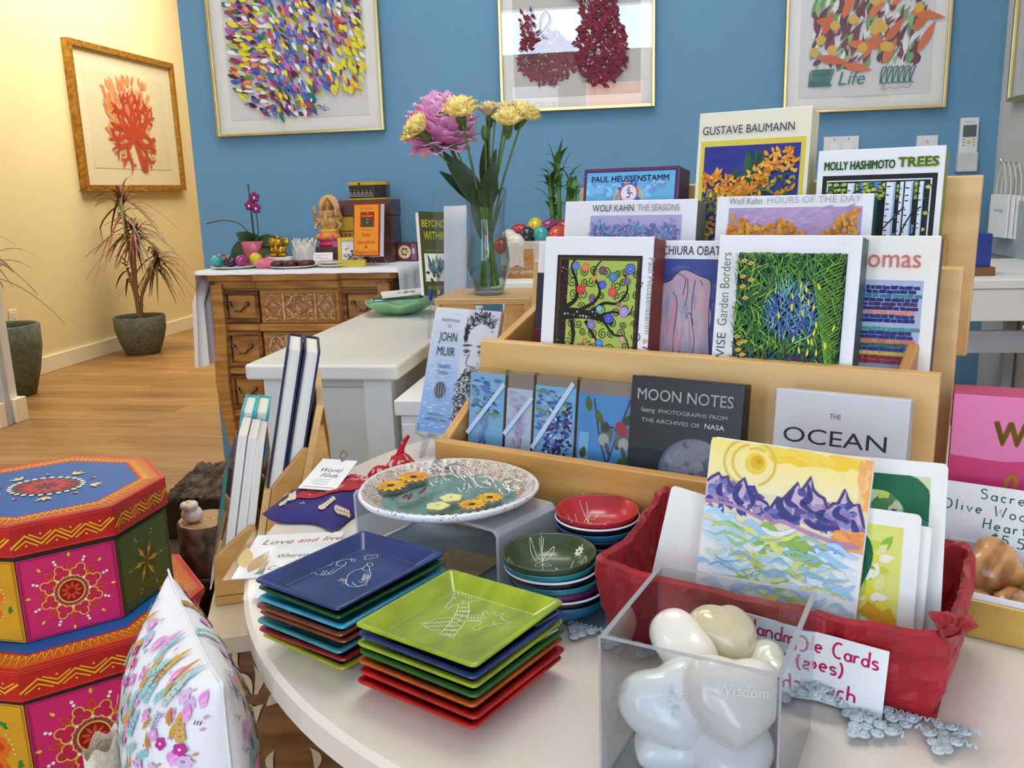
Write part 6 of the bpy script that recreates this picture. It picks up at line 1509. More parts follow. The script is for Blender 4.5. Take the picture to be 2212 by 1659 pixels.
# ------------------------------------------------------------------ bowls
BP = [(0, 0), (.018, 0), (.0195, .0008), (.028, .006), (.0345, .0125), (.0372, .0185), (.0366, .0196), (.0352, .0188), (.0325, .013), (.026, .0072), (.017, .0036), (0, .0030)]
def bowl_z(r):
    ins = [(0, .0030), (.017, .0036), (.026, .0072), (.0325, .013), (.0352, .0188)]
    for (r1, z1), (r2, z2) in zip(ins, ins[1:]):
        if r <= r2: return z1 + (z2 - z1) * (r - r1) / (r2 - r1)
    return .0188
def bowl(label, x, y, z, m, group, lines=None, s=1.0, rim=None):
    t = thing('stone_bowl', label, 'bowl', (x, y, z), (0, 0, 0), group)
    MB().lathe([(r_ * s, h * s) for r_, h in BP], 48).build('bowl', m, t)
    if rim:
        MB().lathe([(.0372 * s, .0183 * s), (.0378 * s, .0192 * s), (.0366 * s, .0199 * s)], 48).build('white_rim_line', M_paper, t)
    if lines:
        k = Ink(z0=.0, dz=0)
        for l in lines:
            pts = smooth([(a / 1000, b / 1000) for a, b in l], 4) if len(l) > 2 else [(l[0][0] / 1000 + (l[1][0] - l[0][0]) / 1000 * i / 8, l[0][1] / 1000 + (l[1][1] - l[0][1]) / 1000 * i / 8) for i in range(9)]
            k.line(pts, .00042, WL)
        fx, fy = (.0216, .0205) if len(lines) > 14 else (.0115, -.0115)
        for i in range(8): k.leaf(fx + .0008 * math.cos(i * PI / 4), fy + .0008 * math.sin(i * PI / 4), i * PI / 4, .0034, .0016, WL)
        k.build('engraved_drawing', INK, t, fn=lambda p: (p[0], p[1], s * bowl_z(math.hypot(p[0], p[1]) / s) + .00025))
    return t
BM = {n: tray_mat(c) for n, c in dict(moss=(62, 84, 46), teal=(40, 140, 158), black=(24, 24, 38), plum=(110, 24, 92), blue=(24, 112, 156), rose=(206, 40, 62), seablue=(30, 96, 140)).items()}
gst = [('blue', 'blue bowl at the bottom of the front bowl stack', 0), ('black', 'black bowl with white rim line, second from bottom of front bowl stack', 1), ('plum', 'plum purple bowl low in the front bowl stack', 0), ('teal', 'teal bowl in middle of front bowl stack, over the plum one', 0), ('black', 'black bowl with white rim line, third from top of front bowl stack', 1), ('teal', 'teal bowl directly under the dark green bowl of front stack', 0), ('moss', 'dark green bowl engraved with flowers on top of front bowl stack', 0)]
for i, (c, lab, rim) in enumerate(gst):
    f_ = i / (len(gst) - 1)
    bowl(lab, -.0725 - .0085 * f_ + (q.uniform(-.0012, .0012) if i < 6 else 0), .641 - .004 * f_, TZ + .0022 + i * .0056, BM[c], 'bowls stacked in front', GREENB if i == 6 else None, 1.0, rim)
rst = [('seablue', 0), ('black', 1), ('blue', 0), ('black', 1), ('seablue', 0), ('black', 0), ('blue', 0), ('black', 1), ('rose', 0)]
rlab = ['sea blue bowl at the bottom of the rear bowl stack', 'black white-rimmed bowl second from bottom of rear bowl stack', 'blue bowl third from bottom of rear bowl stack', 'black white-rimmed bowl in middle of rear bowl stack', 'sea blue bowl above the middle of the rear bowl stack', 'plain black bowl fourth from top of rear bowl stack', 'blue bowl third from top of rear bowl stack', 'black white-rimmed bowl under the red bowl of rear stack', 'red bowl engraved with leafy stems on top of rear bowl stack']
for i, (c, rim) in enumerate(rst):
    f_ = i / 8
    bowl(rlab[i], -.0455 - .0030 * f_, .704 + .007 * f_, TZ + .0022 + i * .0053, BM[c], 'bowls stacked behind', REDB if i == 8 else None, .96, rim)

# ------------------------------------------------------------------ acrylic riser, speckled platter, key rings
M_frost = clear_mat('frosted_acrylic', (226, 230, 236), ior=1.45, rough=.25, haze=.42)
t = thing('acrylic_riser', 'frosted clear acrylic riser under the speckled platter', 'riser', (-.282, .757, TZ + .002), (0, 0, R(-30.4)))
r_ = MB(); pr = [(0, 0), (.003, 0), (.0025, .050), (.006, .0535), (.174, .0535), (.1775, .050), (.177, 0), (.180, 0), (.1805, .0515), (.176, .0565), (.004, .0565), (-.0005, .0515)]
r_.prism(pr, 0, .080, 'y'); r_.build('riser', M_frost, t, bevel=.0006)
PX, PY, PZ = -.181, .7235, TZ + .0588
t = thing('platter', 'oval speckled stoneware platter with blue-green centre holding flower key rings', 'platter', (PX, PY, PZ), (0, 0, R(-14)))
def speckle():
    m = bpy.data.materials.new('speckled_glaze'); m.use_nodes = True
    N, L = m.node_tree.nodes, m.node_tree.links; b = N['Principled BSDF']; b.inputs['Roughness'].default_value = .25; b.inputs['Coat Weight'].default_value = .4
    tc = N.new('ShaderNodeTexCoord'); vo = N.new('ShaderNodeTexVoronoi'); vo.inputs['Scale'].default_value = 420
    no = N.new('ShaderNodeTexNoise'); no.inputs['Scale'].default_value = 160
    ad = N.new('ShaderNodeMath'); ad.operation = 'ADD'
    rp = N.new('ShaderNodeValToRGB'); rp.color_ramp.elements[0].position = .62; rp.color_ramp.elements[0].color = C(60, 50, 44); rp.color_ramp.elements[1].position = .70; rp.color_ramp.elements[1].color = C(234, 234, 238)
    L.new(tc.outputs['Object'], vo.inputs['Vector']); L.new(tc.outputs['Object'], no.inputs['Vector'])
    L.new(vo.outputs['Distance'], ad.inputs[0]); L.new(no.outputs['Fac'], ad.inputs[1]); L.new(ad.outputs[0], rp.inputs['Fac']); L.new(rp.outputs['Color'], b.inputs['Base Color'])
    return m
wob = lambda a: 1 + .012 * math.sin(3 * a + 1) + .008 * math.sin(5 * a)
MB().lathe([(0, 0), (.045, 0), (.05, .001), (.064, .006), (.0775, .0125), (.0800, .0165), (.0790, .0185), (.0765, .0180)], 64, sy=.985, wob=wob).build('underside', speckle(), t)
MB().lathe([(.0768, .0180), (.071, .0145), (.064, .0090), (.060, .0072)], 64, sy=.985, wob=wob).build('textured_rim', mat('textured_stoneware_rim', (226, 218, 206), .35, scale=150, col2=(176, 140, 112), bump=.6, bscale=260, coat=.3), t)
MB().lathe([(.0605, .0073), (.04, .0052), (0, .0048)], 64, sy=.985, wob=wob).build('glazed_centre', mat('blue_green_glaze', (116, 156, 148), .3, scale=260, col2=(72, 112, 108), lo=.28, hi=.42, coat=.4), t)
st_ = MB()
for row, (rad, zz, n_) in enumerate(((.0665, .0108, 58), (.0698, .0135, 60), (.0732, .0158, 62))):
    for i in range(n_):
        a = 2 * PI * (i + .5 * (row % 2)) / n_
        if math.sin(a) < -.55 and row == 0: continue
        x, y = rad * math.cos(a) * wob(a), rad * math.sin(a) * .985 * wob(a)
        st_.tube([(x + .0021 * math.cos(b), y + .0021 * math.sin(b), zz + .0006 + .0016 * math.cos(b - a)) for b in [2 * PI * j / 8 for j in range(8)]], .00045, 4, closed=True, mi=0)
        st_.ball((x, y, zz + .0001), (.0011, .0011, .0006), 6, 4, 1 if (i * 7 + row) % 3 == 0 else 0)
st_.build('stamped_circles', [mat('stamp_ridge', (232, 226, 216), .35, coat=.3), mat('stamp_rust', (176, 104, 66), .4)], t)
M_resin = clear_mat('clear_resin', (250, 250, 240), ior=1.5, rough=.05, edge=(190, 204, 196), haze=.10, fmax=.6)
M_yel = mat('pressed_yellow_petal', (240, 184, 20), .5, scale=90, col2=(214, 140, 14))
M_cen = mat('sunflower_centre', (54, 36, 26), .8, scale=300)
M_pale = mat('pressed_pale_petal', (226, 226, 150), .6, scale=90)
M_lav = mat('pressed_lavender', (120, 52, 90), .7, scale=200)
def keyring(label, p0, p1, w, kind, ring_path):
    """resin charm from p0 (far end) to p1 (hook end), world xy; then rings along ring_path"""
    d = Vector((p1[0] - p0[0], p1[1] - p0[1], 0)); L = d.length; rz = math.atan2(d.y, d.x)
    t = thing('key_ring', label, 'key ring', (p0[0], p0[1], PZ + .0078), (0, 0, rz), 'flower key rings on the platter')
    def out(i, n=36):
        a = 2 * PI * i / n
        x = L / 2 - L / 2 * math.cos(a); f_ = x / L
        ww = w * (math.sin(PI * min(1, max(0, f_))) ** .45) * (1 - .26 * math.exp(-((f_ - .52) / .12) ** 2)) * (1 - .18 * f_)
        return (x, ww * .5 * (1 if math.sin(a) >= 0 else -1) * (1 if abs(math.sin(a)) > 1e-6 else 0))
    poly = [out(i) for i in range(36)]
    MB().prism(poly, 0, .005).build('resin_charm', M_resin, t, bevel=.0008)
    f = MB()
    spots = ((.25, .0), (.74, .001)) if kind != 'lavender' else ()
    for s_, dy in spots:
        cx = L * s_; R_ = w * .40
        if kind == 'sun':
            for i in range(13):
                a = 2 * PI * i / 13 + s_
                f.leaf((cx + .2 * R_ * math.cos(a), dy + .2 * R_ * math.sin(a), .0052), (cx + R_ * 1.35 * math.cos(a), dy + R_ * 1.35 * math.sin(a), .0052), R_ * .5, n=5, mi=0)
            f.ball((cx, dy, .0050), (R_ * .34, R_ * .34, .0008), 12, 6, 1)
        else:
            for i in range(5):
                a = 2 * PI * i / 5 + s_
                f.ball((cx + .5 * R_ * math.cos(a), dy + .5 * R_ * math.sin(a), .0050), (R_ * .58, R_ * .58, .0006), 12, 5, 0)
            f.ball((cx, dy, .0054), (R_ * .16, R_ * .16, .0008), 8, 5, 1)
    if kind == 'lavender':
        for (x0, y0, x1, y1) in ((.2, -.12, .42, .1), (.2, .12, .34, .2), (.55, -.1, .86, .06)):
            for i in range(9):
                u = i / 8; f.ball((L * (x0 + (x1 - x0) * u) + q.uniform(-.0006, .0006), w * (y0 + (y1 - y0) * u) + q.uniform(-.0008, .0008), .0050), (.0014, .0012, .0008), 6, 4)
        for i in range(26): f.ball((L * q.uniform(.1, .6), w * q.uniform(-.3, .3), .0030), (.0005, .0005, .0005), 5, 4, 1)
    f.build('pressed_flower', {'sun': [M_yel, M_cen], 'pale': [M_pale, M_yel], 'lavender': [M_lav, M_chrome]}[kind], t)
    rg = MB(); inv = Matrix.Rotation(-rz, 4, 'Z') @ Matrix.Translation((-p0[0], -p0[1], 0))
    for (x, y, r_, tilt, az) in ring_path:
        c = inv @ Vector((x, y, 0)); c.z = .004 + r_ * abs(math.sin(tilt)) * .9
        u_ = Vector((math.cos(az), math.sin(az), 0)); v_ = Vector((-math.sin(az) * math.cos(tilt), math.cos(az) * math.cos(tilt), math.sin(tilt)))
        rg.tube([c + u_ * r_ * math.cos(b) + v_ * r_ * math.sin(b) for b in [2 * PI * i / 24 for i in range(24)]], .00085 if r_ > .006 else .0006, 6, closed=True)
    if len(ring_path) > 2:
        a_, b_ = [inv @ Vector((p[0], p[1], 0)) for p in ring_path[-2:]]
        a_.z = .006; b_.z = .007
        rg.tube(smooth([a_, a_.lerp(b_, .4) + Vector((.001, .002, .001)), a_.lerp(b_, .75) + Vector((-.001, .003, .001)), b_], 4), [.0016, .0022, .0026, .0022, .002, .002, .0018, .0016, .0016, .0014, .0014, .0012, .001], 7)
    rg.build('metal_rings', M_chrome, t)
keyring('sunflower key ring at far left of platter', (-.2445, .7200), (-.2130, .7700), .030, 'sun', [(-.209, .776, .004, .4, 0), (-.2045, .780, .004, 1.2, .4), (-.199, .788, .011, .35, .3), (-.191, .783, .006, .9, 1)])
keyring('purple lavender key ring with silver flecks, second from left on platter', (-.2170, .6930), (-.1990, .7330), .024, 'lavender', [(-.1975, .738, .0045, .5, .4), (-.194, .743, .0035, 1.1, 0), (-.188, .750, .004, .6, .8), (-.178, .762, .011, .6, .2), (-.171, .754, .006, .5, .3)])
keyring('pale primrose key ring near the front middle of platter', (-.1850, .6740), (-.1690, .7160), .025, 'pale', [(-.1675, .721, .0045, .6, .5), (-.165, .727, .0035, 1.2, 0), (-.161, .734, .004, .6, .2), (-.152, .741, .010, .45, -.1), (-.144, .736, .006, .8, .4)])
keyring('sunflower key ring at right of platter', (-.1590, .6810), (-.1330, .7170), .024, 'sun', [(-.130, .722, .0045, .5, 0), (-.128, .728, .0035, 1.2, .3), (-.124, .7365, .0105, .3, .2)])
# small film packets under the riser
for i, (x, y, w, h, rz, c, lab) in enumerate(((-.175, .712, .055, .07, -24, (196, 176, 140), 'film packet with pressed tan petals under the riser, on the left'), (-.128, .646, .045, .052, -48, (176, 166, 160), 'film packet with pale grey contents in front of riser legs'), (-.222, .722, .05, .04, -30, (190, 186, 184), 'flat film packet with a metal ring under left part of riser'))):
    t = thing('film_packet', lab, 'packet', (x, y, TZ + .0022), (0, 0, R(rz)))
    MB().box(-w / 2, w / 2, -h / 2, h / 2, 0, .0015).build('contents', mat('packet_contents', c, .6, scale=40, var=.12), t)
    MB().grid(lambda u, v, w=w, h=h: ((u - .5) * w * 1.1, (v - .5) * h * 1.1, .0028 + .0012 * math.sin(u * 9) * math.sin(v * 8)), 12, 12).build('film', M_film, t)

# ------------------------------------------------------------------ tissue-lined basket of cards
M_tis = mat('red_tissue_paper', (170, 20, 34), .5, scale=26, col2=(140, 14, 26), bump=1.0, bscale=42, sheen=.1)
U0, U1, N0, N1 = -.276, -.038, .536, .668
t = thing('card_basket', 'long basket wrapped in crumpled red tissue paper holding watercolour cards', 'basket', rl((U0 + U1) / 2, (N0 + N1) / 2, TZ + .0022), (0, 0, TH))
hx, hy = (U1 - U0) / 2, (N1 - N0) / 2
from mathutils import noise as mn
JT = random.Random(8)
def basket(u, v):
    a = u
    per = rrect(-1, 1, -1, 1, .0, 1)
    # perimeter point on a rounded rectangle
    s_ = (a * 4) % 4; side = int(s_); f_ = s_ - side
    cs = [(-hx, -hy), (hx, -hy), (hx, hy), (-hx, hy)]
    p, p2 = Vector(cs[side]), Vector(cs[(side + 1) % 4])
    x, y = p.lerp(p2, f_)
    m_ = min(hx - abs(x), hy - abs(y)) * 0
    cx = max(-hx + .012, min(hx - .012, x)); cy = max(-hy + .012, min(hy - .012, y))
    dv = Vector((x - cx, y - cy)); 
    if dv.length > .012: dv = dv.normalized() * .012
    x, y = cx + dv.x, cy + dv.y
    nrm = Vector((x - max(-hx + .02, min(hx - .02, x)), y - max(-hy + .02, min(hy - .02, y))))
    nrm = nrm.normalized() if nrm.length > 1e-9 else Vector((0, -1))
    nz = mn.noise(Vector((x * 38, y * 38, v * 3.1)))
    n2 = 1.6 * (.5 - 2 * abs(mn.noise(Vector((x * 60 + 5, y * 60 + v * 3, v * 5)))))
    back = max(0, min(1, (y / hy + .2))); corner = math.exp(-((abs(x) - hx) ** 2 + (abs(y) - hy) ** 2) / .0006)
    H = .058 + .006 * back + (.012 * corner if (x < 0 and y > 0) else .004 * corner) + .0022 * mn.noise(Vector((x * 45, y * 45, 9))) + (.005 * n2 if back > .5 else 0)
    if v < .5:
        q_ = v / .5
        off = -.010 * (1 - q_) ** 2 + .0024 * nz * q_ + .0016 * n2 + .002 * q_ + JT.uniform(-.0008, .0008)
        return (x + nrm.x * off, y + nrm.y * off, H * q_)
    if v < .6:
        q_ = (v - .5) / .1
        off = .002 - .0065 * q_ + .0025 * nz
        return (x + nrm.x * off, y + nrm.y * off, H + .0028 * math.sin(PI * q_))
    q_ = (v - .6) / .4
    off = -.0050 - .006 * q_ + .0028 * nz * (1 - q_) + JT.uniform(-.0010, .0010)
    return (x + nrm.x * off, y + nrm.y * off, H * (1 - q_) + .004 * q_)
mb = MB(); mb.grid(basket, 150, 20, wrap=True, smooth=False)
mb.add([(-hx + .006, -hy + .006, .0038), (hx - .006, -hy + .006, .0038), (hx - .006, hy - .006, .0038), (-hx + .006, hy - .006, .0038)], [(0, 1, 2, 3)])
mb.build('tissue_lining', M_tis, t)
k_ = MB()
def knot(u, v):
    a = 2 * PI * u; r_ = .004 + .012 * v ** 1.4 * (1 + .35 * math.sin(3 * a) + .2 * math.sin(7 * a + 1))
    return (hx - .002 + r_ * math.cos(a) * .7, -hy + .008 + r_ * math.sin(a), .054 + .014 * v)
k_.grid(knot, 36, 8, wrap=True); k_.build('twisted_corner', M_tis, t, solid=.0004)
k_ = MB(); k_.grid(lambda u, v: (.018 + .03 * u, -hy - .0034 - .0022 * math.sin(PI * v) * (1 - .2 * u), .038 + .022 * v + .002 * math.sin(u * 5)), 10, 8); k_.build('tissue_fold', M_tis, t, solid=.0004)

def wcard(label, u0, n0, z0, w, h, tau, roll, th, draw, rz=0):
    t = thing('watercolour_card', label, 'card', rl(u0, n0, z0), (0, 0, 0), 'cards in the red basket')
    t.rotation_euler = (Matrix.Rotation(TH + rz, 4, 'Z') @ Matrix.Rotation(-tau, 4, 'X') @ Matrix.Rotation(roll, 4, 'Y')).to_euler()
    MB().prism(rrect(0, w, 0, h, .0035, 3), .0003, th, 'y').build('card_sheet', mat('watercolour_paper', (244, 243, 238), .85, var=.015, scale=60, bump=.15, bscale=900), t)
    k = Ink(z0=1e-4, dz=4e-6)
    k.clip = (.0004, .0004, w - .0004, h - .0004)
    draw(k, w, h)
    if k.v: k.build('watercolour', INK, t, (0, .0002, 0), (R(90), 0, 0))
    return t
def mountains(k, w, h):
    X = lambda p: p * w
    # sky wash
    for i in range(30):
        f_ = i / 29; y = h * (1 - .29 * f_)
        k.rect(.0006, y - h * .0102, w - .0006, min(h - .0005, y), tuple(int(a + (b - a) * f_) for a, b in zip((252, 230, 130), (250, 240, 214))))
    for i in range(40): k.leaf(X(q.uniform(.3, .88)), h * q.uniform(.94, .99), q.uniform(-.2, .2), .014, .005, q.choice([(250, 206, 60), (248, 216, 90)]))
    for i in range(50): k.leaf(X(q.uniform(.945, .995)), h * q.uniform(.70, .955), R(q.uniform(75, 105)), .012, .005, q.choice([(246, 190, 120), (248, 204, 140), (244, 176, 100)]))
    sc = (w * .27, h * .905)
    k.disc(sc[0] + .004, sc[1], .0075, (238, 210, 80)); k.disc(sc[0] + .005, sc[1] + .001, .005, (226, 184, 40)); k.disc(sc[0] + .006, sc[1] + .002, .002, (214, 160, 40))
    for a0, a1, r_, dx in ((100, 260, .0155, -.003), (100, 255, .0125, .0), (-70, 75, .0155, .002), (60, 120, .0105, .004)):
        k.line([(sc[0] + dx + r_ * math.cos(R(a0 + (a1 - a0) * i / 10)), sc[1] + r_ * math.sin(R(a0 + (a1 - a0) * i / 10))) for i in range(11)], .0017, (232, 196, 80))
    k.poly([(0.0006, h * .60), (.0006, h * .74), (w * .25, h * .77), (w * .55, h * .78), (w - .0006, h * .77), (w - .0006, h * .585), (w * .7, h * .60), (w * .3, h * .615)], (236, 222, 190))
    ridge = [(.0, .79), (.03, .81), (.075, .835), (.10, .812), (.135, .826), (.155, .79), (.19, .775), (.215, .805), (.245, .83), (.27, .79), (.31, .80), (.345, .75), (.40, .735), (.43, .715), (.47, .77), (.50, .765), (.545, .81), (.58, .85), (.605, .815), (.655, .885), (.675, .83), (.71, .81), (.745, .80), (.77, .76), (.80, .785), (.83, .79), (.86, .855), (.885, .81), (.915, .79), (.945, .80), (.975, .74), (.995, .70)]
    base = [(.995, .64), (.9, .645), (.8, .655), (.7, .665), (.55, .68), (.4, .695), (.25, .70), (.1, .705), (0, .71)]
    k.poly([(X(a) + .0005, h * b) for a, b in ridge] + [(X(a) + .0003, h * b) for a, b in base], (206, 184, 206))
    for i in range(150):
        j = q.randrange(len(ridge) - 1); x, y = ridge[j]
        yy = q.uniform(.685, y - .02)
        k.leaf(X(x + q.uniform(-.02, .02)) * .96 + .001, h * yy, R(q.uniform(-80, 20)), q.uniform(.004, .010), q.uniform(.003, .006), q.choice([(86, 96, 170), (110, 120, 190), (140, 140, 196), (70, 76, 146), (150, 120, 170), (176, 150, 186), (96, 84, 150)]))
    for pts in ([(.10, .79), (.09, .75), (.12, .735)], [(.235, .80), (.20, .75), (.23, .715), (.26, .72)], [(.27, .78), (.31, .75), (.32, .71)], [(.5, .77), (.48, .73), (.56, .70)], [(.56, .82), (.53, .76), (.6, .74)], [(.64, .85), (.66, .79), (.62, .76), (.69, .73)], [(.76, .75), (.72, .72), (.80, .70)], [(.84, .78), (.82, .74), (.9, .72)], [(.64, .69), (.72, .67), (.85, .68)], [(.48, .70), (.55, .685), (.62, .695)], [(.92, .73), (.94, .69), (.97, .66)]):
        k.curve([(X(a), h * b) for a, b in pts], .0032, (66, 62, 130), 5, lambda s_: .4 + math.sin(PI * s_))
    k.line([(X(a) * .995 + .0003, h * b) for a, b in ridge], .0021, (76, 66, 124))
    for i in range(40): k.leaf(X(q.uniform(.8, .97)), h * q.uniform(.605, .66), R(q.uniform(-20, 20)), .012, .005, q.choice([(240, 170, 90), (236, 150, 80), (214, 140, 120)]))
    k.curve([(0.001, h * .70), (w * .2, h * .695), (w * .4, h * .655)], .0022, (178, 140, 180)); k.curve([(w * .44, h * .64), (w * .5, h * .665), (w * .62, h * .645), (w * .8, h * .62), (w * .98, h * .61)], .0026, (180, 140, 184))
    wv = [(176, 214, 240), (196, 224, 242), (208, 230, 244), (160, 204, 236), (200, 224, 234), (206, 226, 210), (216, 234, 244), (226, 238, 246)]
    for i in range(230):
        y = h * q.uniform(.02, .66); x = X(q.uniform(-.05, .88)); L = X(q.uniform(.12, .24))
        if y > h * .66 - x * .12: continue
        c = q.choice(wv)
        if .2 < x / w < .62 and q.random() < .5 and y < h * .62 - .0: c = q.choice([(196, 216, 80), (214, 222, 90), (150, 190, 90), (222, 226, 130)])
        if y < h * .22: c = tuple(int(v * .8 + 30) for v in c)
        pts = [(x, y), (x + L * .3, y + .003 * q.choice([-1, 1])), (x + L * .65, y - .002), (min(w - .002, x + L), y + .003 * q.choice([-1, 1]))]
        k.curve(pts, q.uniform(.0022, .0044), c, 5, lambda s_: .15 + math.sin(PI * s_) ** .7)
    for i in range(60):
        y = h * q.uniform(.08, .60); x = X(q.uniform(.02, .7)); L = X(q.uniform(.12, .26))
        c = q.choice([(120, 180, 224), (140, 190, 224), (160, 204, 150), (150, 190, 206), (190, 210, 100), (140, 194, 176)])
        k.curve([(x, y), (x + L * .4, y + .004 * q.choice([-1, 1])), (min(w - .002, x + L), y)], q.uniform(.0010, .0022), c, 5, lambda s_: .15 + math.sin(PI * s_) ** .7)
def greens(k, w, h, mode=0):
    m_ = .010; k.clip = (m_, m_, w - m_, h - m_)
    k.rect(m_, m_, w - m_, h - m_, (226, 226, 120) if mode else (210, 222, 170))
    for i in range(200):
        k.leaf(q.uniform(m_, w - m_ - .012), q.uniform(m_ + .01, h - m_ - .012), q.uniform(0, 1.57), q.uniform(.006, .014), q.uniform(.004, .009), q.choice([(236, 222, 60), (206, 214, 70), (150, 190, 60), (228, 232, 150), (246, 244, 220)] if mode else [(150, 190, 70), (206, 220, 90), (120, 160, 180), (230, 232, 190), (90, 140, 90)]))
    G = (26, 100, 66)
    if mode:
        k.curve([(w * .45, h * .92), (w * .62, h * .76), (w * .55, h * .55), (w * .46, h * .4), (w * .58, h * .22), (w * .84, h * .12)], .015, G, 8, lambda s_: .5 + .9 * math.sin(PI * min(1, s_ * 1.1)) ** .6)
        k.curve([(w * .5, h * .9), (w * .66, h * .7), (w * .5, h * .42), (w * .62, h * .18)], .003, (14, 66, 56), 8)
        for i in range(9): k.leaf(q.uniform(w * .5, w * .75), q.uniform(h * .07, h * .12), q.uniform(0, 3), .008, .005, (196, 40, 30))
        k.curve([(w * .68, h * .42), (w * .8, h * .36), (w * .88, h * .40)], .010, (226, 170, 40), 5)
    else:
        k.curve([(w * .30, h * .86), (w * .68, h * .90), (w * .86, h * .76), (w * .72, h * .60), (w * .45, h * .62)], .017, G, 8, lambda s_: .6 + .6 * math.sin(PI * s_))
        k.curve([(w * .90, h * .72), (w * .84, h * .5), (w * .88, h * .3), (w * .82, h * .1)], .014, (60, 120, 110), 8)
        for i in range(26): k.leaf(q.uniform(w * .58, w * .72), q.uniform(h * .64, h * .72), q.uniform(0, 6), .008, .003, q.choice([(150, 24, 34), (190, 40, 50), (40, 30, 30), (20, 70, 50)]))
ZB = TZ + .0075
wcard('large card with green and red abstract watercolour, standing rearmost at right of basket', -.157, .5905, ZB, .1075, .1365, R(12), R(-2.5), .0012, lambda k, w, h: greens(k, w, h, 0))
wcard('plain white card standing behind the mountain card at left of basket', -.2540, .5750, ZB, .1020, .1050, R(12), R(8), .0012, lambda k, w, h: None)
wcard('white card tucked between the two green watercolours', -.1560, .5750, ZB, .0965, .1035, R(10.5), R(0), .0012, lambda k, w, h: greens(k, w, h, 1))
wcard('card with yellow and dark green swirls, directly right of the mountain card', -.1600, .5660, ZB, .0965, .1120, R(10.5), R(-1), .0012, lambda k, w, h: greens(k, w, h, 1))
wcard('watercolour card of violet mountains under yellow sun above blue waves', -.2080, .5535, ZB, .1095, .1505, R(12), R(1.2), .0040, mountains)
t = thing('price_card', 'white hand-lettered price card taped to front of red basket', 'card', rl(-.1640, .5335, .7345), (R(3), R(2.6), TH))
MB().box(0, .0905, -.0008, 0, 0, .0490).build('card_sheet', M_paper, t)
k = Ink(z0=.0009); PK = (196, 24, 90)
pen(k, 'Handmade Cards', .003, .0360, .0108, PK, .0014, .10, R(-1), .90); pen(k, '(envelopes)', .006, .0235, .0106, PK, .0014, .12, R(-1), .98); pen(k, '$5.00 each', .010, .0080, .0108, PK, .0014, .14, R(-1), 1.0)
k.build('lettering', INK, t, (0, 0, 0), (R(90), 0, 0))

# ------------------------------------------------------------------ clear box of stone hearts
AX, AY, AR = -.0298, .4408, R(-18.6)
t = thing('acrylic_box', 'open clear acrylic box full of pale stone hearts at front of table', 'box', (AX, AY, TZ + .0004), (0, 0, AR))
aw, ad, ah, at_ = .098, .1045, .0896, .003
MB().box(0, aw, 0, at_, 0, ah).build('front_wall', M_acr, t); MB().box(0, aw, ad - at_, ad, 0, ah).build('back_wall', M_acr, t)
MB().box(0, at_, at_ + .0002, ad - at_ - .0002, 0, ah).build('side_wall', M_acr, t); MB().box(aw - at_, aw, at_ + .0002, ad - at_ - .0002, 0, ah).build('side_wall', M_acr, t)
MB().box(at_ + .0002, aw - at_ - .0002, at_ + .0002, ad - at_ - .0002, 0, .003).build('floor_plate', M_acr, t)
e_ = MB()
e_.box(0, aw, 0, at_, ah, ah + .0005); e_.box(0, aw, ad - at_, ad, ah, ah + .0005); e_.box(0, at_, at_, ad - at_, ah, ah + .0005); e_.box(aw - at_, aw, at_, ad - at_, ah, ah + .0005)
for x in (0, aw - .0012):
    e_.box(x, x + .0012, -.0004, -.0001, 0, ah)
e_.build('polished_edges', M_acredge, t)
def heart_stone(label, lx, ly, lz, s, rot, m, group, words=None, cat='stone heart', name='stone_heart', thick=.60):
    def out(a):
        x = 15.5 * abs(math.sin(a)) ** 2.0 * (1 if math.sin(a) >= 0 else -1); y = 13.5 * math.cos(a) - 3.4 * math.cos(2 * a) - 1.5 * math.cos(3 * a) - .5 * math.cos(4 * a)
        x = .60 * x + .40 * 13.5 * math.sin(a); y = .68 * y + .32 * 13 * math.cos(a)
        return x / 16.0, (y + 1.0) / 16.0
    def fn(u, v):
        ph = PI * (v - .5); x, y = out(2 * PI * u)
        c = math.cos(ph) ** .62 if abs(math.cos(ph)) > 1e-6 else 0
        z = thick * math.sin(ph)
        # thinner near the point, fuller in the lobes
        return (x * c * s * .5, y * c * s * .5, z * s * .5 * (.78 + .22 * (y * c + .6)))
    mb = MB(); mb.grid(fn, 48, 18, wrap=True)
    A = Matrix.Translation((AX, AY, TZ)) @ Matrix.Rotation(AR, 4, 'Z') if cat == 'stone heart' else Matrix.Identity(4)
    o = mb.build(name, m, None, (0, 0, 0), merge=True)
    o.matrix_world = A @ Matrix.Translation((lx, ly, lz)) @ rot
    md = o.modifiers.new('sub', 'SUBSURF'); md.levels = 1; md.render_levels = 1
    if words:
        k = Ink(z0=0, dz=0); k.text(words, 0, -.0015, .0085, (246, 246, 244), 'c', shear=.2)
        def up(p):
            r2 = (p[0] / (s * .5)) ** 2 + (p[1] / (s * .5)) ** 2
            return (p[0], p[1], thick * s * .5 * max(0, 1 - r2 ** 1.2) ** .5 * .93 + .0008)
        k.build('engraved_word', INK, o, fn=up)
    return tag(o, label, cat, group)
M_st1 = mat('cream_soapstone', (240, 232, 220), .22, scale=40, var=.03, coat=.5)
M_st2 = mat('speckled_soapstone', (240, 241, 236), .25, scale=90, col2=(196, 200, 200), lo=.30, hi=.38, coat=.45)
M_st3 = mat('honey_soapstone', (226, 214, 182), .25, scale=30, col2=(200, 184, 146), coat=.5)
M_st4 = mat('pale_green_soapstone', (226, 226, 206), .22, scale=30, var=.04, coat=.5)
M_st5 = mat('white_soapstone', (240, 238, 236), .22, scale=30, var=.02, coat=.5)
def eul(a, b, c): return Matrix.Rotation(R(c), 4, 'Z') @ Matrix.Rotation(R(b), 4, 'Y') @ Matrix.Rotation(R(a), 4, 'X')
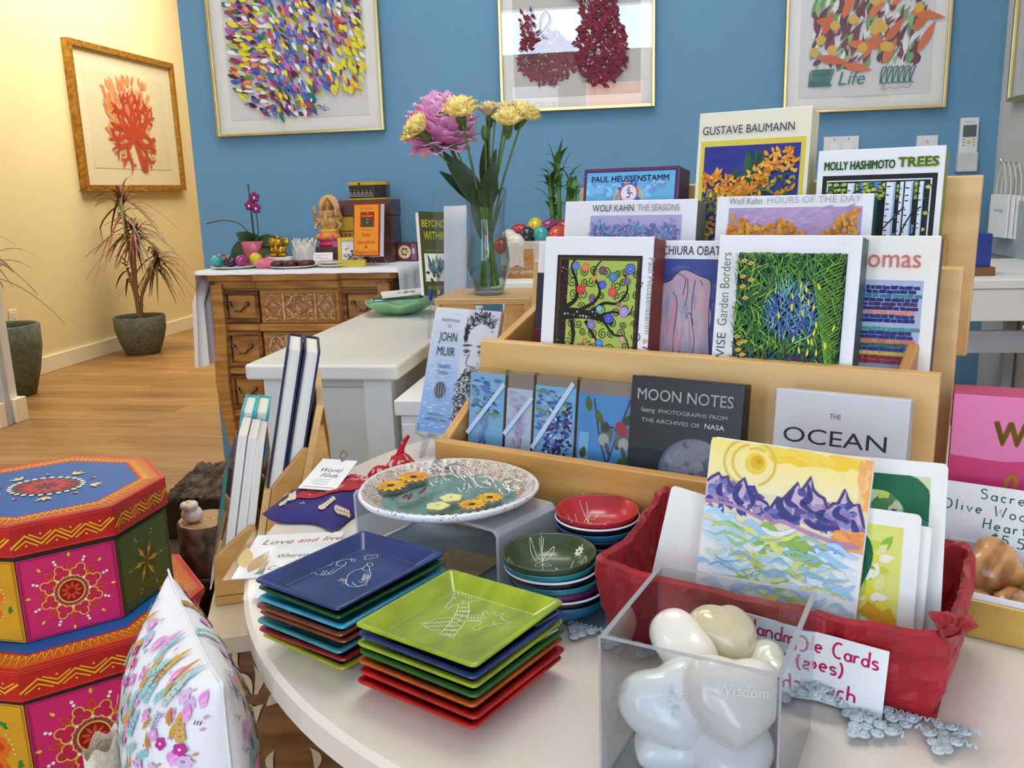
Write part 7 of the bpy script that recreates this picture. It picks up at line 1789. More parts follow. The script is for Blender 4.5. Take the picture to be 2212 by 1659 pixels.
HG = 'stone hearts in the clear box'
heart_stone('speckled grey-white stone heart at front left of clear box', .0310, .0300, .0410, .0620, eul(52, -14, 38), M_st2, HG, 'Trust')
heart_stone('cream stone heart engraved wisdom at front right of clear box', .0660, .0340, .0510, .0620, eul(50, 8, 30), M_st1, HG, 'Wisdom')
heart_stone('cream stone heart on its side at left, behind the speckled one', .0300, .0620, .0580, .0540, eul(58, -28, 150), M_st1, HG)
heart_stone('honey-coloured stone heart lying at back of clear box', .0490, .0810, .0630, .0500, eul(12, 14, 52), M_st3, HG)
heart_stone('pale greenish stone heart at right back of clear box', .0730, .0740, .0460, .0470, eul(20, 14, -60), M_st4, HG)
heart_stone('white stone heart under the wisdom heart at bottom right of clear box', .0660, .0320, .0180, .0540, eul(14, 0, 24), M_st5, HG)
heart_stone('white stone heart lying flat at bottom left front of clear box', .0300, .0300, .0150, .0500, eul(6, 0, -30), M_st5, HG, 'Faith')
heart_stone('pale stone heart at the bottom back of clear box', .0480, .0740, .0280, .0520, eul(10, 12, 100), M_st4, HG)
# ------------------------------------------------------------------ right end of the table
t = thing('gift_box', 'pink box with gold lettering standing right of the birch rack', 'box', rl(-.070, .782, TZ + .0004), (R(-3), 0, R(-17)))
MB().box(0, .135, .0016, .048, 0, .156).build('box_base', mat('deep_pink_card', (196, 62, 112), .5, var=.03), t, bevel=.001)
MB().box(0, .135, 0, .0015, 0, .156).build('front_panel', mat('hot_pink_card', (208, 50, 112), .45, var=.03), t)
k = Ink(); k.poly([(.0005, .1035)] + [(x, .1035 - .002 * math.sin((x - .01) * 40) + .012 * max(0, (x - .04) / .095)) for x in [.0005 + .134 * i / 16 for i in range(17)]] + [(.1345, .1555), (.0005, .1555)], (232, 128, 176))
GD = (168, 122, 40)
k.text('WORDS', .0315, .1155, .0275, GD, 'l', bold=.05, width=.080); k.text('TO', .0615, .0905, .0245, GD, 'l', bold=.05, width=.024)
k.curve([(.012, .048), (.024, .056), (.035, .058), (.047, .075), (.050, .088), (.044, .088), (.041, .066), (.043, .052), (.052, .054), (.057, .068), (.057, .053), (.064, .052), (.070, .066), (.074, .052), (.084, .066)], .0034, GD, 6)
k.disc(.0585, .077, .0022, GD); k.curve([(.088, .06), (.098, .064), (.097, .072), (.091, .066), (.096, .052), (.106, .06)], .0034, GD, 6)
k.text('by', .06, .022, .022, GD, 'l', shear=.3)
k.build('cover_print', INK, t, (0, 0, 0), (R(90), 0, 0))
t = thing('gift_tray', 'gold-edged white tray box holding olive wood hearts behind the red basket', 'box', rl(-.072, .676, TZ + .0004), (0, 0, R(-27)))
g = MB(); bw, bd, bh = .150, .090, .029
g.box(0, bw, 0, .003, 0, bh); g.box(0, bw, bd - .003, bd, 0, bh); g.box(0, .003, .0031, bd - .0031, 0, bh); g.box(bw - .003, bw, .0031, bd - .0031, 0, bh); g.box(.0031, bw - .0031, .0031, bd - .0031, 0, .003)
g.build('gold_base', mat('matt_gold_card', (206, 168, 84), .35, .35, var=.05), t, bevel=.0008)
g = MB(); i0 = .0032
g.box(i0, bw - i0, i0, i0 + .002, .0031, bh + .004); g.box(i0, bw - i0, bd - i0 - .002, bd - i0, .0031, bh + .012); g.box(i0, i0 + .002, i0 + .0021, bd - i0 - .0021, .0031, bh + .004); g.box(bw - i0 - .002, bw - i0, i0 + .0021, bd - i0 - .0021, .0031, bh + .004)
g.build('white_liner', WB, t)
M_olive = mat('olive_wood', (206, 150, 92), .3, scale=26, stretch=(1, 4, 1), col2=(132, 82, 40), lo=.38, hi=.58, detail=9, coat=.3)
for i, (x, y, z, s_, rt, lab) in enumerate(((.040, .052, .037, .052, eul(16, -22, 76), 'olive wood heart standing tallest at left of gold tray'), (.092, .045, .030, .046, eul(15, -20, 40), 'olive wood heart in middle of gold tray, right of the tall one'), (.058, .032, .017, .040, eul(8, 0, 80), 'olive wood heart lying at front left of gold tray'), (.115, .036, .028, .044, eul(40, 20, 10), 'olive wood heart with dark grain at right of gold tray'), (.030, .030, .017, .034, eul(10, 5, 10), 'small olive wood heart at front left corner of gold tray'), (.075, .062, .018, .044, eul(4, 0, 160), 'olive wood heart at the bottom back of gold tray'))):
    p = Vector(rl(-.072, .676, TZ + .0004)) + Matrix.Rotation(R(-27), 3, 'Z') @ Vector((x, y, z))
    heart_stone(lab, p.x, p.y, p.z, s_, Matrix.Rotation(R(-27), 4, 'Z') @ rt, M_olive, 'olive wood hearts in the gold tray', cat='wooden heart', name='wooden_heart', thick=.6)
t = thing('price_card', 'white card with green handwriting standing behind the olive wood hearts', 'card', rl(-.074, .764, TZ + .034), (R(-6), 0, R(-25)))
MB().box(0, .125, 0, .0009, 0, .0535).build('card_sheet', M_paper, t)
k = Ink(); GR = (20, 110, 86)
pen(k, 'Sacred', .030, .0425, .0085, GR, .0010, .22, R(-2), 1.15); pen(k, 'Olive Wood', .004, .0310, .0085, GR, .0010, .22, R(-2), 1.15); pen(k, 'Hearts', .034, .0185, .0085, GR, .0010, .22, R(-2), 1.12); pen(k, '$5.50', .041, .0070, .0090, GR, .0011, .14, R(-2), 1.2)
k.build('lettering', INK, t, (0, 0, 0), (R(90), 0, 0))

# ------------------------------------------------------------------ book on easel at back left of the table
BT = R(20); BX, BY, BZ = -.3045, 1.062, .7615
t = thing('book', 'pale blue book with black-and-white portrait cover leaning on clear easel behind the rack', 'book', (BX, BY, BZ))
t.rotation_euler = (Matrix.Rotation(R(-17), 4, 'Z') @ Matrix.Rotation(-BT, 4, 'X') @ Matrix.Rotation(R(2.0), 4, 'Y')).to_euler()
bw, bh = .096, .163
MB().box(0, bw, 0, .0008, 0, bh).build('cover', WB, t)
MB().box(.0006, bw - .0006, .0009, .0115, .0005, bh - .0005).build('pages', mat('page_block', (206, 184, 160), .8, scale=4, stretch=(1, 900, 1), col2=(160, 130, 104)), t)
MB().box(0, bw, .0116, .0124, 0, bh).build('back_cover', WB, t)
k = Ink(z0=1e-4, dz=3e-6)
for i in range(30):
    f_ = i / 29; k.rect(.0005, bh * (1 - (i + 1) / 30) + .0001, bw * .5, bh * (1 - i / 30), tuple(int(a + (b - a) * f_ ** 1.1) for a, b in zip((222, 222, 226), (128, 172, 226))))
for i in range(80): k.leaf(q.uniform(.001, .036), q.uniform(.002, bh - .006), R(q.uniform(-12, 12)), q.uniform(.006, .012), .0022, q.choice([(206, 212, 224), (190, 206, 230), (150, 186, 230), (214, 216, 214)] if q.random() < .5 else [(140, 180, 228), (130, 172, 224)]) if False else (200, 210, 228))
for i in range(30):
    y = q.uniform(.004, bh * .55); k.leaf(q.uniform(.002, .038), y, R(q.uniform(-10, 10)), .010, .0016, (140, 182, 230))
px = bw * .505
k.rect(px, .0004, bw - .0004, bh - .0004, (206, 206, 214))
# bearded half-face, generic
k.poly([(px + .001, .09), (px + .002, .112), (px + .004, .128), (px + .012, .142), (px + .026, .149), (bw - .0006, .150), (bw - .0006, .07), (px + .004, .07)], (214, 214, 220))
for i in range(170):
    x = q.uniform(px + .004, bw - .006); y = .140 + .012 * math.sin((x - px) / .046 * PI) + q.uniform(-.008, .007)
    k.leaf(x, y, R(q.uniform(10, 170)), q.uniform(.004, .008), .0012, q.choice([(30, 30, 32), (70, 70, 74), (120, 120, 124), (44, 44, 46)]))
for i in range(40): k.leaf(px + q.uniform(.002, .006), q.uniform(.118, .138), R(q.uniform(60, 120)), .007, .0016, (44, 44, 48))
for ex in (px + .0055, px + .026):
    k.leaf(ex - .004, .1085, R(4), .012, .0055, (120, 120, 126)); k.disc(ex + .002, .1085, .0021, (50, 50, 54)); k.disc(ex + .0014, .109, .0006, (230, 230, 234))
    k.leaf(ex - .006, .1155, R(6), .016, .0028, (70, 70, 74)); k.leaf(ex - .003, .104, R(-8), .011, .0014, (150, 150, 156))
k.curve([(px + .012, .106), (px + .009, .095), (px + .012, .090), (px + .02, .089)], .0012, (110, 110, 116)); k.curve([(px + .024, .096), (px + .03, .09)], .001, (140, 140, 146))
def bx(y): return px - .008 - .010 * math.exp(-((y - .05) / .03) ** 2) + .010 * max(0, (y - .06) / .03)
for i in range(520):
    y = q.uniform(.002, .088); x0_ = max(px + .0004, px + .010 * max(0, (y - .06) / .028))
    x = q.uniform(x0_, bw - .008)
    k.leaf(x, y, R(q.uniform(180, 360)), q.uniform(.004, .008), .0011, q.choice([(26, 26, 30), (40, 40, 44), (60, 60, 64), (90, 90, 94), (34, 34, 38), (150, 150, 154)])) if x < bw - .009 else None
TXT = (44, 48, 60)
k.text('MEDITATIONS', .0265, .1445, .0052, (70, 74, 86), 'c', width=.0270); k.text('OF', .0265, .1365, .0052, (70, 74, 86), 'c', width=.0055)
k.text('JOHN', .0265, .1190, .0165, TXT, 'c', width=.0265); k.text('MUIR', .0265, .1000, .0165, TXT, 'c', width=.0265)
k.text("Nature's", .0265, .0840, .0085, (70, 100, 140), 'c', width=.0172); k.text('Temple', .0265, .0755, .0085, (70, 100, 140), 'c', width=.0160)
k.disc(.0265, .0555, .0082, (96, 104, 112), 24, .0105)
for i in range(7): k.leaf(.0205 + i * .0020, .0475, R(90), .016, .0016, (60, 66, 74) if i % 2 else (150, 158, 166))
k.text('Compiled and edited by', .0265, .0225, .0040, TXT, 'c', width=.024, shear=.2); k.text('CHRIS HIGHLAND', .0265, .0155, .0050, TXT, 'c', width=.0325)
k.build('cover_print', INK, t, (0, 0, 0), (R(90), 0, 0))
t = thing('book_easel', 'clear acrylic easel holding the pale blue book on the white table', 'easel', (BX, BY, TZ + .0004), (0, 0, R(-17)))
for x in (.012, .080):
    MB().prism([(-.016, .046), (-.018, .034), (-.004, .027), (.004, .024), (.014, .029), (.034, .080), (.037, .078), (.018, .024), (.046, .0), (.040, 0), (.010, .020), (-.010, 0), (-.016, 0), (-.004, .022), (-.021, .032), (-.0195, .046)], x, x + .004, 'x').build('easel_side', M_acr, t)
MB().box(.0161, .0799, .004, .0065, .022, .026).build('cross_bar', M_acr, t)

# ------------------------------------------------------------------ fabric pouch with tag
M_navyf = mat('navy_print_cotton', (52, 44, 116), .85, scale=30, bump=.3, bscale=500)
t = thing('fabric_pouch', 'navy and red flower-print cotton pouch with tie, on the table left of the platter', 'pouch', (-.345, .872, TZ + .001), (0, 0, R(-20)))
def pouch(u, v):
    x, y = (u - .5) * 2, (v - .5) * 2
    e = max(abs(x), abs(y)) ; hgt = max(0, (1 - abs(x) ** 3.2)) ** .6 * max(0, 1 - abs(y) ** 3.2) ** .6
    return (x * .052 * (1 - .12 * (y > 0) * y) + .004 * math.sin(y * 5), y * .068 + .006 * math.sin(x * 4), .0015 + .0165 * hgt + .0022 * math.sin(x * 7 + y * 4) * hgt + .0012 * math.sin(y * 13) * hgt)
mb = MB(); mb.grid(pouch, 36, 36)
mb.grid(lambda u, v: (pouch(u, v)[0], pouch(u, v)[1], .0010), 36, 36)
mb.build('pouch_body', M_navyf, t)
k = Ink(z0=4e-4, dz=2e-6)
def on_pouch(p):
    x, y, z = pouch(min(1, max(0, p[0] / .104 + .5)), min(1, max(0, p[1] / .136 + .5))); return (x, y, z + p[2] + .0011)
CRM = (222, 206, 176)
def patch(pts, col, n=14):
    # subdivide so that the patch follows the cloth
    (ax, ay), (bx_, by), (cx, cy), (dx, dy) = pts
    for i in range(n):
        for j in range(n):
            f = lambda a, b: ((ax * (1 - a) + bx_ * a) * (1 - b) + (dx * (1 - a) + cx * a) * b, (ay * (1 - a) + by * a) * (1 - b) + (dy * (1 - a) + cy * a) * b)
            z_ = k.z; k.z = 4e-4; k.poly([f(i / n, j / n), f((i + 1) / n, j / n), f((i + 1) / n, (j + 1) / n), f(i / n, (j + 1) / n)], col); k.z = z_
    k.z += 2e-5
patch([(-.016, -.040), (.022, -.026), (.034, .066), (-.010, .060)], (176, 26, 40))
def blossom(x, y, r_, c):
    for i in range(6):
        k.leaf(x + .25 * r_ * math.cos(i * PI / 3), y + .25 * r_ * math.sin(i * PI / 3), i * PI / 3 + .2, r_, r_ * .45, c)
for i in range(9): blossom(q.uniform(-.010, .022), q.uniform(-.02, .056), .0065, (230, 180, 176))
for i in range(14): k.leaf(q.uniform(-.012, .024), q.uniform(-.03, .058), q.uniform(0, 6), .008, .003, (226, 170, 166))
for x, y, a in ((-.030, -.054, 60), (-.012, -.020, 70), (-.038, -.010, 100), (-.030, .030, 60), (.036, -.048, 50), (-.008, .048, 80), (.018, -.056, 70), (-.042, .052, 40)):
    L = .024
    k.curve([(x, y), (x + L * .5 * math.cos(R(a)), y + L * .5 * math.sin(R(a)) + .002), (x + L * math.cos(R(a)), y + L * math.sin(R(a)))], .0010, CRM)
    for j in range(6):
        for s_ in (-1, 1): k.leaf(x + L * j / 6 * math.cos(R(a)), y + L * j / 6 * math.sin(R(a)), R(a + s_ * 48), .0085 * (1 - j * .09), .0034, CRM)
for i in range(7): k.line(spiral(q.uniform(-.046, -.004), q.uniform(-.058, .06), .006, q.uniform(0, 6), 1.3), .0009, CRM)
for x, y, a in ((-.044, -.034, 80), (-.02, .008, 110), (-.046, .03, 70), (-.016, -.046, 120)):
    for j in range(5):
        for s_ in (-1, 1): k.leaf(x + .016 * j / 5 * math.cos(R(a)), y + .016 * j / 5 * math.sin(R(a)), R(a + s_ * 48), .007, .003, CRM)
for i in range(40): k.leaf(q.uniform(-.048, .002), q.uniform(-.062, .062), q.uniform(0, 6), .003, .0012, q.choice([CRM, (120, 190, 200)]))
k.build('cotton_print', INK, t, fn=on_pouch)
t2 = MB(); M_redf = mat('red_print_cotton', (184, 24, 38), .85, scale=90, col2=(228, 190, 180), lo=.36, hi=.42)
t2.ball((.052, .052, .030), (.017, .015, .017), 16, 10, fn=lambda d: 1 + .12 * math.sin(d.x * 9 + d.z * 7)); t2.tube(smooth([(.036, .048, .024), (.026, .044, .028), (.016, .040, .020)], 4), [.008 - .0006 * i for i in range(9)], 8); t2.tube(smooth([(.048, .056, .044), (.050, .060, .056), (.056, .064, .066)], 4), [.005 - .0004 * i for i in range(9)], 8)
t2.build('tie_knot', M_redf, t)
t3 = MB(); t3.tube(smooth([(.060, .060, .020), (.072, .082, .018), (.080, .110, .012), (.094, .150, .010)], 5), [.008 - .0003 * i for i in range(16)], 8, flat=.5); t3.ball((.064, .070, .024), (.010, .012, .009), 12, 8)
t3.build('tie_cord', mat('blue_print_cotton', (34, 44, 84), .85, scale=120, col2=(110, 120, 140), lo=.36, hi=.42), t)
g = MB(); g.grid(lambda u, v: (.04 + .05 * u, .050 + .055 * v - .02 * u, .010 + .006 * math.sin(u * 6) * math.sin(v * 5)), 14, 14); g.build('green_flap', mat('green_print_cotton', (50, 66, 48), .85, scale=80, col2=(140, 150, 124), lo=.38, hi=.44), t, solid=.002)
t = thing('paper_tag', 'white square price tag with handwriting tied to the fabric pouch', 'tag', (-.3795, .8530, TZ + .0235), (R(4), R(4), R(3)))
MB().box(0, .0415, 0, .086, 0, .0008).build('tag_card', M_paper, t)
k = Ink(z0=.0009); k.text('World', .021, .048, .0155, (44, 44, 48), 'c', shear=.3, width=.024); k.text('Finds', .023, .033, .0150, (44, 44, 48), 'c', shear=.3, width=.020)
for j, y in enumerate((.026, .020, .014)): k.curve([(.010 + i * .0022, y + q.uniform(-.0015, .0015)) for i in range(9)], .0007, (110, 90, 190), 4)
for i in range(16): k.rect(.004 + i * .0021, .0035, .0054 + i * .0021, .006, (196, 160, 130))
k.leaf(.020, .046, R(-60), .006, .002, (226, 190, 90))
k.build('lettering', INK, t)
MB().tube(smooth([(.024, .080, .001), (.027, .090, .006), (.022, .098, .008), (.018, .092, .004), (.024, .084, .002)], 6), .0011, 6).build('twine', mat('jute_twine', (150, 126, 96), .9), t)

# ------------------------------------------------------------------ cards in clear sleeves at the table's left edge
def sleeved(label, x, y, z, rz, w, h, draw):
    t = thing('sleeved_card', label, 'card', (x, y, z), (0, 0, R(rz)), 'lettered cards in clear sleeves')
    MB().box(0, w, 0, h, 0, .0012).build('card_sheet', M_paper, t, bevel=.0003)
    k = Ink(z0=.0014); draw(k, w, h); k.build('card_print', INK, t)
    MB().grid(lambda u, v: (-.006 + (w + .012) * u, -.008 + (h + .014) * v, .0030 + .0007 * math.sin(u * 11) * math.sin(v * 9)), 16, 16).build('clear_sleeve', M_film, t)
def love(k, w, h):
    k.text('Love', .010, .074, .017, (150, 110, 60), 'l', shear=.3, width=.030); k.text('and', .044, .076, .015, (190, 70, 50), 'l', shear=.3, width=.020); k.text('live', .068, .078, .015, (180, 84, 60), 'l', shear=.3, width=.018)
    for x, y, a, L, c in ((.012, .010, 80, .05, (196, 160, 110)), (.02, .012, 60, .05, (210, 180, 130)), (.018, .006, 30, .05, (110, 150, 120)), (.024, .004, 14, .05, (130, 170, 150)), (.03, .03, 40, .03, (206, 176, 130)), (.006, .02, 100, .05, (220, 196, 120))): k.leaf(x, y, R(a), L, .014, c)
def where(k, w, h):
    k.text('Wherever', .006, .080, .012, (120, 110, 96), 'l', shear=.3, width=.034); k.text('you', .044, .082, .012, (180, 84, 60), 'l', shear=.3, width=.014)
    k.text('go', .026, .066, .012, (120, 110, 96), 'l', shear=.3, width=.010); k.text('Carry', .002, .054, .012, (140, 116, 80), 'l', shear=.3, width=.026); k.text('love', .032, .054, .012, (180, 84, 60), 'l', shear=.3, width=.018)
    for x, y, a, L, c in ((.01, .008, 70, .04, (206, 180, 140)), (.02, .006, 30, .04, (140, 170, 150))): k.leaf(x, y, R(a), L, .012, c)
sleeved('lettered card in clear sleeve overhanging left edge of table, partly under the other', -.3700, .6750, TZ + .0006, 12, .086, .100, love)
sleeved('lettered card in clear sleeve lying on top of the other, beside the navy tray', -.3310, .6330, TZ + .0046, 13, .056, .102, where)

# ------------------------------------------------------------------ left foreground: painted octagonal boxes on a bench
tag(MB().box(-1.16, -.672, .80, 1.24, .268, .30).box(-1.14, -1.10, .82, 1.22, 0, .268).box(-.74, -.70, .82, 1.22, 0, .268).build('display_bench', M_dwood2, bevel=.004), 'low dark bench under the painted octagonal boxes', 'bench')
OCT = [PI / 8 + PI / 4 * i - R(2) for i in range(8)]
def octp(r_): return [(r_ * math.cos(a), r_ * math.sin(a)) for a in OCT]
M_ored = mat('red_lacquer_paint', (206, 36, 28), .4, scale=14, col2=(170, 22, 24), coat=.2)
PANEL = [(222, 40, 108), (74, 92, 22), (226, 164, 36), (222, 40, 108), (74, 92, 22), (226, 164, 36), (222, 40, 108), (74, 92, 22)]
def zigzag(k, L, h, n, c=(244, 196, 40)):
    def zz(y0, amp, ph, w_):
        k.line([(L * (i + ph) / n, y0 + (amp if i % 2 else -amp)) for i in range(int(n) + 1) if 0 <= L * (i + ph) / n <= L], w_, c)
    zz(h * .46, h * .17, 0, h * .065)
    for i in range(int(n / 2) + 1):
        x = L * (2 * i) / n; s_ = L / n
        if x + s_ * .9 <= L and x - s_ * .9 >= 0:
            k.line([(x - s_ * .75, h * .66), (x, h * .44), (x + s_ * .75, h * .66)], h * .045, c); k.disc(x, h * .62, h * .035, c, 8)
        x += s_
        if x + s_ * .75 <= L: k.line([(x - s_ * .75, h * .24), (x, h * .46), (x + s_ * .75, h * .24)], h * .045, c); k.disc(x, h * .30, h * .035, c, 8)
    for y in (h * .06, h * .94): k.rect(0.001, y - h * .01, L - .001, y + h * .01, (240, 80, 70))
def mandala(k, L, h, base):
    cx, cy, s_ = L / 2, h * .50, min(L, h) / .102
    k.line([(.003, .003), (L - .003, .003), (L - .003, h - .003), (.003, h - .003), (.003, .003)], .0018, tuple(int(v * .7) for v in base))
    n = 40
    k.line([(.005 + .0008 * math.sin(i * 2), .004 + (h - .008) * i / n) for i in range(n + 1)], .0009, tuple(int(v * .6) for v in base)); k.line([(L - .005 + .0008 * math.sin(i * 2), .004 + (h - .008) * i / n) for i in range(n + 1)], .0009, tuple(int(v * .6) for v in base))
    if base[2] > 80:      # pink panel
        Y, WH, O = (246, 206, 60), (250, 248, 240), (226, 84, 40)
        for i in range(22): k.disc(cx + .0165 * s_ * math.cos(i * 2 * PI / 22), cy + .0165 * s_ * math.sin(i * 2 * PI / 22), .0014 * s_, (60, 110, 50), 8)
        k.disc(cx, cy, .0148 * s_, Y, 28); k.disc(cx, cy, .0134 * s_, (150, 24, 30), 28)
        for i in range(9): k.leaf(cx + .003 * s_ * math.cos(i * 2 * PI / 9), cy + .003 * s_ * math.sin(i * 2 * PI / 9), i * 2 * PI / 9, .0088 * s_, .0032 * s_, O)
        for i in range(8):
            a = 2 * PI * i / 8 + .35; r_ = .0255 * s_
            x, y = cx + r_ * math.cos(a), cy + r_ * math.sin(a)
            for da, dr in ((0, .0045), (2.1, .0045), (-2.1, .0045)):
                k.disc(x + dr * s_ * math.cos(a + da), y + dr * s_ * math.sin(a + da), .0056 * s_, Y, 12)
            for da, dr in ((0, .0045), (2.1, .0045), (-2.1, .0045)): k.disc(x + dr * s_ * math.cos(a + da), y + dr * s_ * math.sin(a + da), .0044 * s_, (206, 40, 80), 12)
            k.disc(cx + .0195 * s_ * math.cos(a + .39), cy + .0195 * s_ * math.sin(a + .39), .0015 * s_, WH, 8)
            for r2 in (.0385, .0425): k.disc(cx + r2 * s_ * math.cos(a), cy + r2 * s_ * math.sin(a), .0017 * s_, WH, 8)
            a2 = a + .39
            k.leaf(cx + .026 * s_ * math.cos(a2), cy + .026 * s_ * math.sin(a2), a2, .013 * s_, .0072 * s_, O); k.leaf(cx + .028 * s_ * math.cos(a2), cy + .028 * s_ * math.sin(a2), a2, .009 * s_, .0046 * s_, (206, 50, 80))
            k.leaf(cx + .043 * s_ * math.cos(a2), cy + .043 * s_ * math.sin(a2), a2 + PI * 0, .0060 * s_, .0032 * s_, Y)
    elif base[0] < 120:   # green panel
        for i in range(6):
            a = PI / 6 + i * PI / 3
            k.leaf(cx + .002 * s_ * math.cos(a), cy + .002 * s_ * math.sin(a), a, .022 * s_, .010 * s_, (116, 66, 20)); k.leaf(cx + .004 * s_ * math.cos(a), cy + .004 * s_ * math.sin(a), a, .017 * s_, .006 * s_, (70, 96, 30))
            a2 = a + PI / 6
            k.leaf(cx + .003 * s_ * math.cos(a2), cy + .003 * s_ * math.sin(a2), a2, .024 * s_, .004 * s_, (206, 170, 60))
            k.leaf(cx + .012 * s_ * math.cos(a2), cy + .012 * s_ * math.sin(a2), a2 + .5, .007 * s_, .003 * s_, (206, 170, 60)); k.leaf(cx + .012 * s_ * math.cos(a2), cy + .012 * s_ * math.sin(a2), a2 - .5, .007 * s_, .003 * s_, (206, 170, 60))
            for r2 in (.031, .035): k.disc(cx + r2 * s_ * math.cos(a2), cy + r2 * s_ * math.sin(a2) * 1.2, .0012 * s_, (226, 214, 140), 8)
    else:                 # yellow panel
        for i in range(6):
            a = i * PI / 3 + .3
            for j in range(6): k.disc(cx + .021 * s_ * math.cos(a) + .0075 * s_ * math.cos(j * PI / 3), cy + .021 * s_ * math.sin(a) + .0075 * s_ * math.sin(j * PI / 3), .0042 * s_, (236, 112, 30), 10)
            k.disc(cx + .021 * s_ * math.cos(a), cy + .021 * s_ * math.sin(a), .0045 * s_, (206, 70, 24), 10); k.disc(cx + .012 * s_ * math.cos(a + .5), cy + .012 * s_ * math.sin(a + .5), .003 * s_, (70, 110, 90), 8)
            for j in range(5): k.disc(cx + .034 * s_ * math.cos(a - .3 + j * .15), cy + .034 * s_ * math.sin(a - .3 + j * .15), .0008 * s_, (252, 246, 220), 6)
            for d_ in (-.5, 0, .5): k.leaf(cx + .038 * s_ * math.cos(a + .5), cy + .038 * s_ * math.sin(a + .5), a + .5 + d_ * 2, .006 * s_, .004 * s_, (50, 130, 50))
def octbox(label, cx, cy, zb, zl, zt, r_):
    t = thing('painted_box', label, 'box', (cx, cy, zb), (0, 0, 0))
    rb = r_ * .965; H1, H2 = zl - zb, zt - zb
    MB().prism(octp(rb), 0, H1 + .004).build('box_body', mat('box_wood_black', (40, 20, 20), .6), t)
    P = octp(rb + .0006)
    for i in range(8):
        p0, p1 = Vector(P[i]), Vector(P[(i + 1) % 8]); L = (p1 - p0).length; an = math.atan2(p1.y - p0.y, p1.x - p0.x)
        c = PANEL[i]
        pn = MB().box(.0008, L - .0008, -.0006, .0004, .001, H1 - .003).build('painted_panel', mat('panel_paint', c, .42, scale=20, var=.05, coat=.15), t, (p0.x, p0.y, 0), (0, 0, an))
        if i in (5, 6, 7, 0):
            k = Ink(z0=7e-4); mandala(k, L, H1 - .002, c); k.build('painted_flowers', INK, pn, (0, 0, 0), (R(90), 0, 0))
    ld = MB(); ld.prism(octp(r_), H1 + .0042, H2); lo = ld.build('lid', M_ored, t, bevel=.0012)
    P = octp(r_ + .0003)
    for i in (4, 5, 6, 7, 0):
        p0, p1 = Vector(P[i]), Vector(P[(i + 1) % 8]); L = (p1 - p0).length; an = math.atan2(p1.y - p0.y, p1.x - p0.x)
        k = Ink(z0=2e-4); zigzag(k, L, H2 - H1 - .005, 7); k.build('painted_zigzag', INK, lo, (p0.x, p0.y, H1 + .0042), (R(90), 0, an))
    k = Ink(z0=H2 + 3e-4)
    k.poly(octp(r_ * .985), (196, 44, 30)); k.poly(octp(r_ * .955), (206, 96, 30)); k.poly(octp(r_ * .79), (176, 30, 40)); k.poly(octp(r_ * .77), (26, 92, 166))
    for i in range(8):
        a0, a1 = OCT[i], OCT[(i + 1) % 8] if i < 7 else OCT[0] + 2 * PI
        p0, p1 = Vector((math.cos(a0), math.sin(a0))) * r_, Vector((math.cos(a1), math.sin(a1))) * r_
        for j in range(13):
            f0, f1, f2 = (j + .05) / 13, (j + .5) / 13, (j + .95) / 13
            A_, B_, C_ = p0.lerp(p1, f0) * .81, p0.lerp(p1, f1) * .94, p0.lerp(p1, f2) * .81
            k.line([tuple(A_), tuple(B_), tuple(C_)], .0018, (238, 190, 60))
            m_ = p0.lerp(p1, f1) * .85; k.disc(m_.x, m_.y, .0011, (240, 196, 70), 7)
    for i in range(26): k.disc(.052 * math.cos(i * 2 * PI / 26), .040 * math.sin(i * 2 * PI / 26), .0040, (236, 226, 200), 10)
    k.disc(0, 0, .049, (30, 90, 110), 32, .037); k.disc(0, 0, .046, (110, 22, 40), 32, .034)
    for i in range(14): k.leaf(.006 * math.cos(i * 2 * PI / 14), .005 * math.sin(i * 2 * PI / 14), i * 2 * PI / 14, .034, .011, (186, 40, 66)); 
    for i in range(8): k.leaf(.005 * math.cos(i * PI / 4), .004 * math.sin(i * PI / 4), i * PI / 4, .016, .006, (60, 30, 60))
    for i in range(10):
        a = i * 2 * PI / 10 + .2; x, y = .064 * math.cos(a), .052 * math.sin(a)
        if i % 2 == 0:
            for d_ in (-.6, 0, .6): k.leaf(x, y, a + d_, .018, .006, (236, 206, 120))
        else:
            k.leaf(x, y, a, .010, .006, (196, 40, 60)); k.disc(x * 1.12, y * 1.12, .002, (240, 220, 160), 8)
    k.build('lid_painting', INK, lo)
    return t
octbox('upper painted octagonal box, red lid with blue top, pink, green and yellow sides', -.872, 1.092, .4955, .613, .660, .1635)
octbox('lower and larger painted octagonal box with red lid under the first, behind cushion', -.850, 1.062, .3005, .448, .4945, .198)

# ------------------------------------------------------------------ bark block, log slice with ceramic flower, on a crate
tag(MB().box(-1.05, -.685, 1.262, 1.72, 0, .44).build('wooden_crate', mat('dark_crate_wood', (74, 52, 36), .7, scale=20, stretch=(1, 1, 8)), bevel=.004), 'dark wooden crate under the bark block and log slice', 'crate')
M_bark = mat('rough_bark', (112, 92, 74), .95, scale=40, col2=(52, 40, 32), bump=1.0, bscale=70, stretch=(1.6, .6, 1))
t = thing('bark_block', 'square block topped with rough dark bark behind the octagonal box', 'block', (-.905, 1.425, .4405), (0, 0, R(10)))
MB().box(0, .142, 0, .215, 0, .074).build('block', mat('dark_stained_wood', (56, 40, 30), .7, scale=30), t, bevel=.002)
bk = MB(); bk.grid(lambda u, v: (.142 * u, .215 * v, .076 + .007 * mn.noise(Vector((u * 12, v * 30, 1))) + .008 * abs(mn.noise(Vector((u * 30, v * 64, 4))))), 40, 60, smooth=False); bk.build('bark', M_bark, t, solid=.006)
t = thing('log_slice', 'round log slice with bark edge holding a white ceramic flower', 'log', (-.757, 1.318, .4405))
def lw(a): return 1 + .04 * math.sin(3 * a) + .02 * math.sin(11 * a)
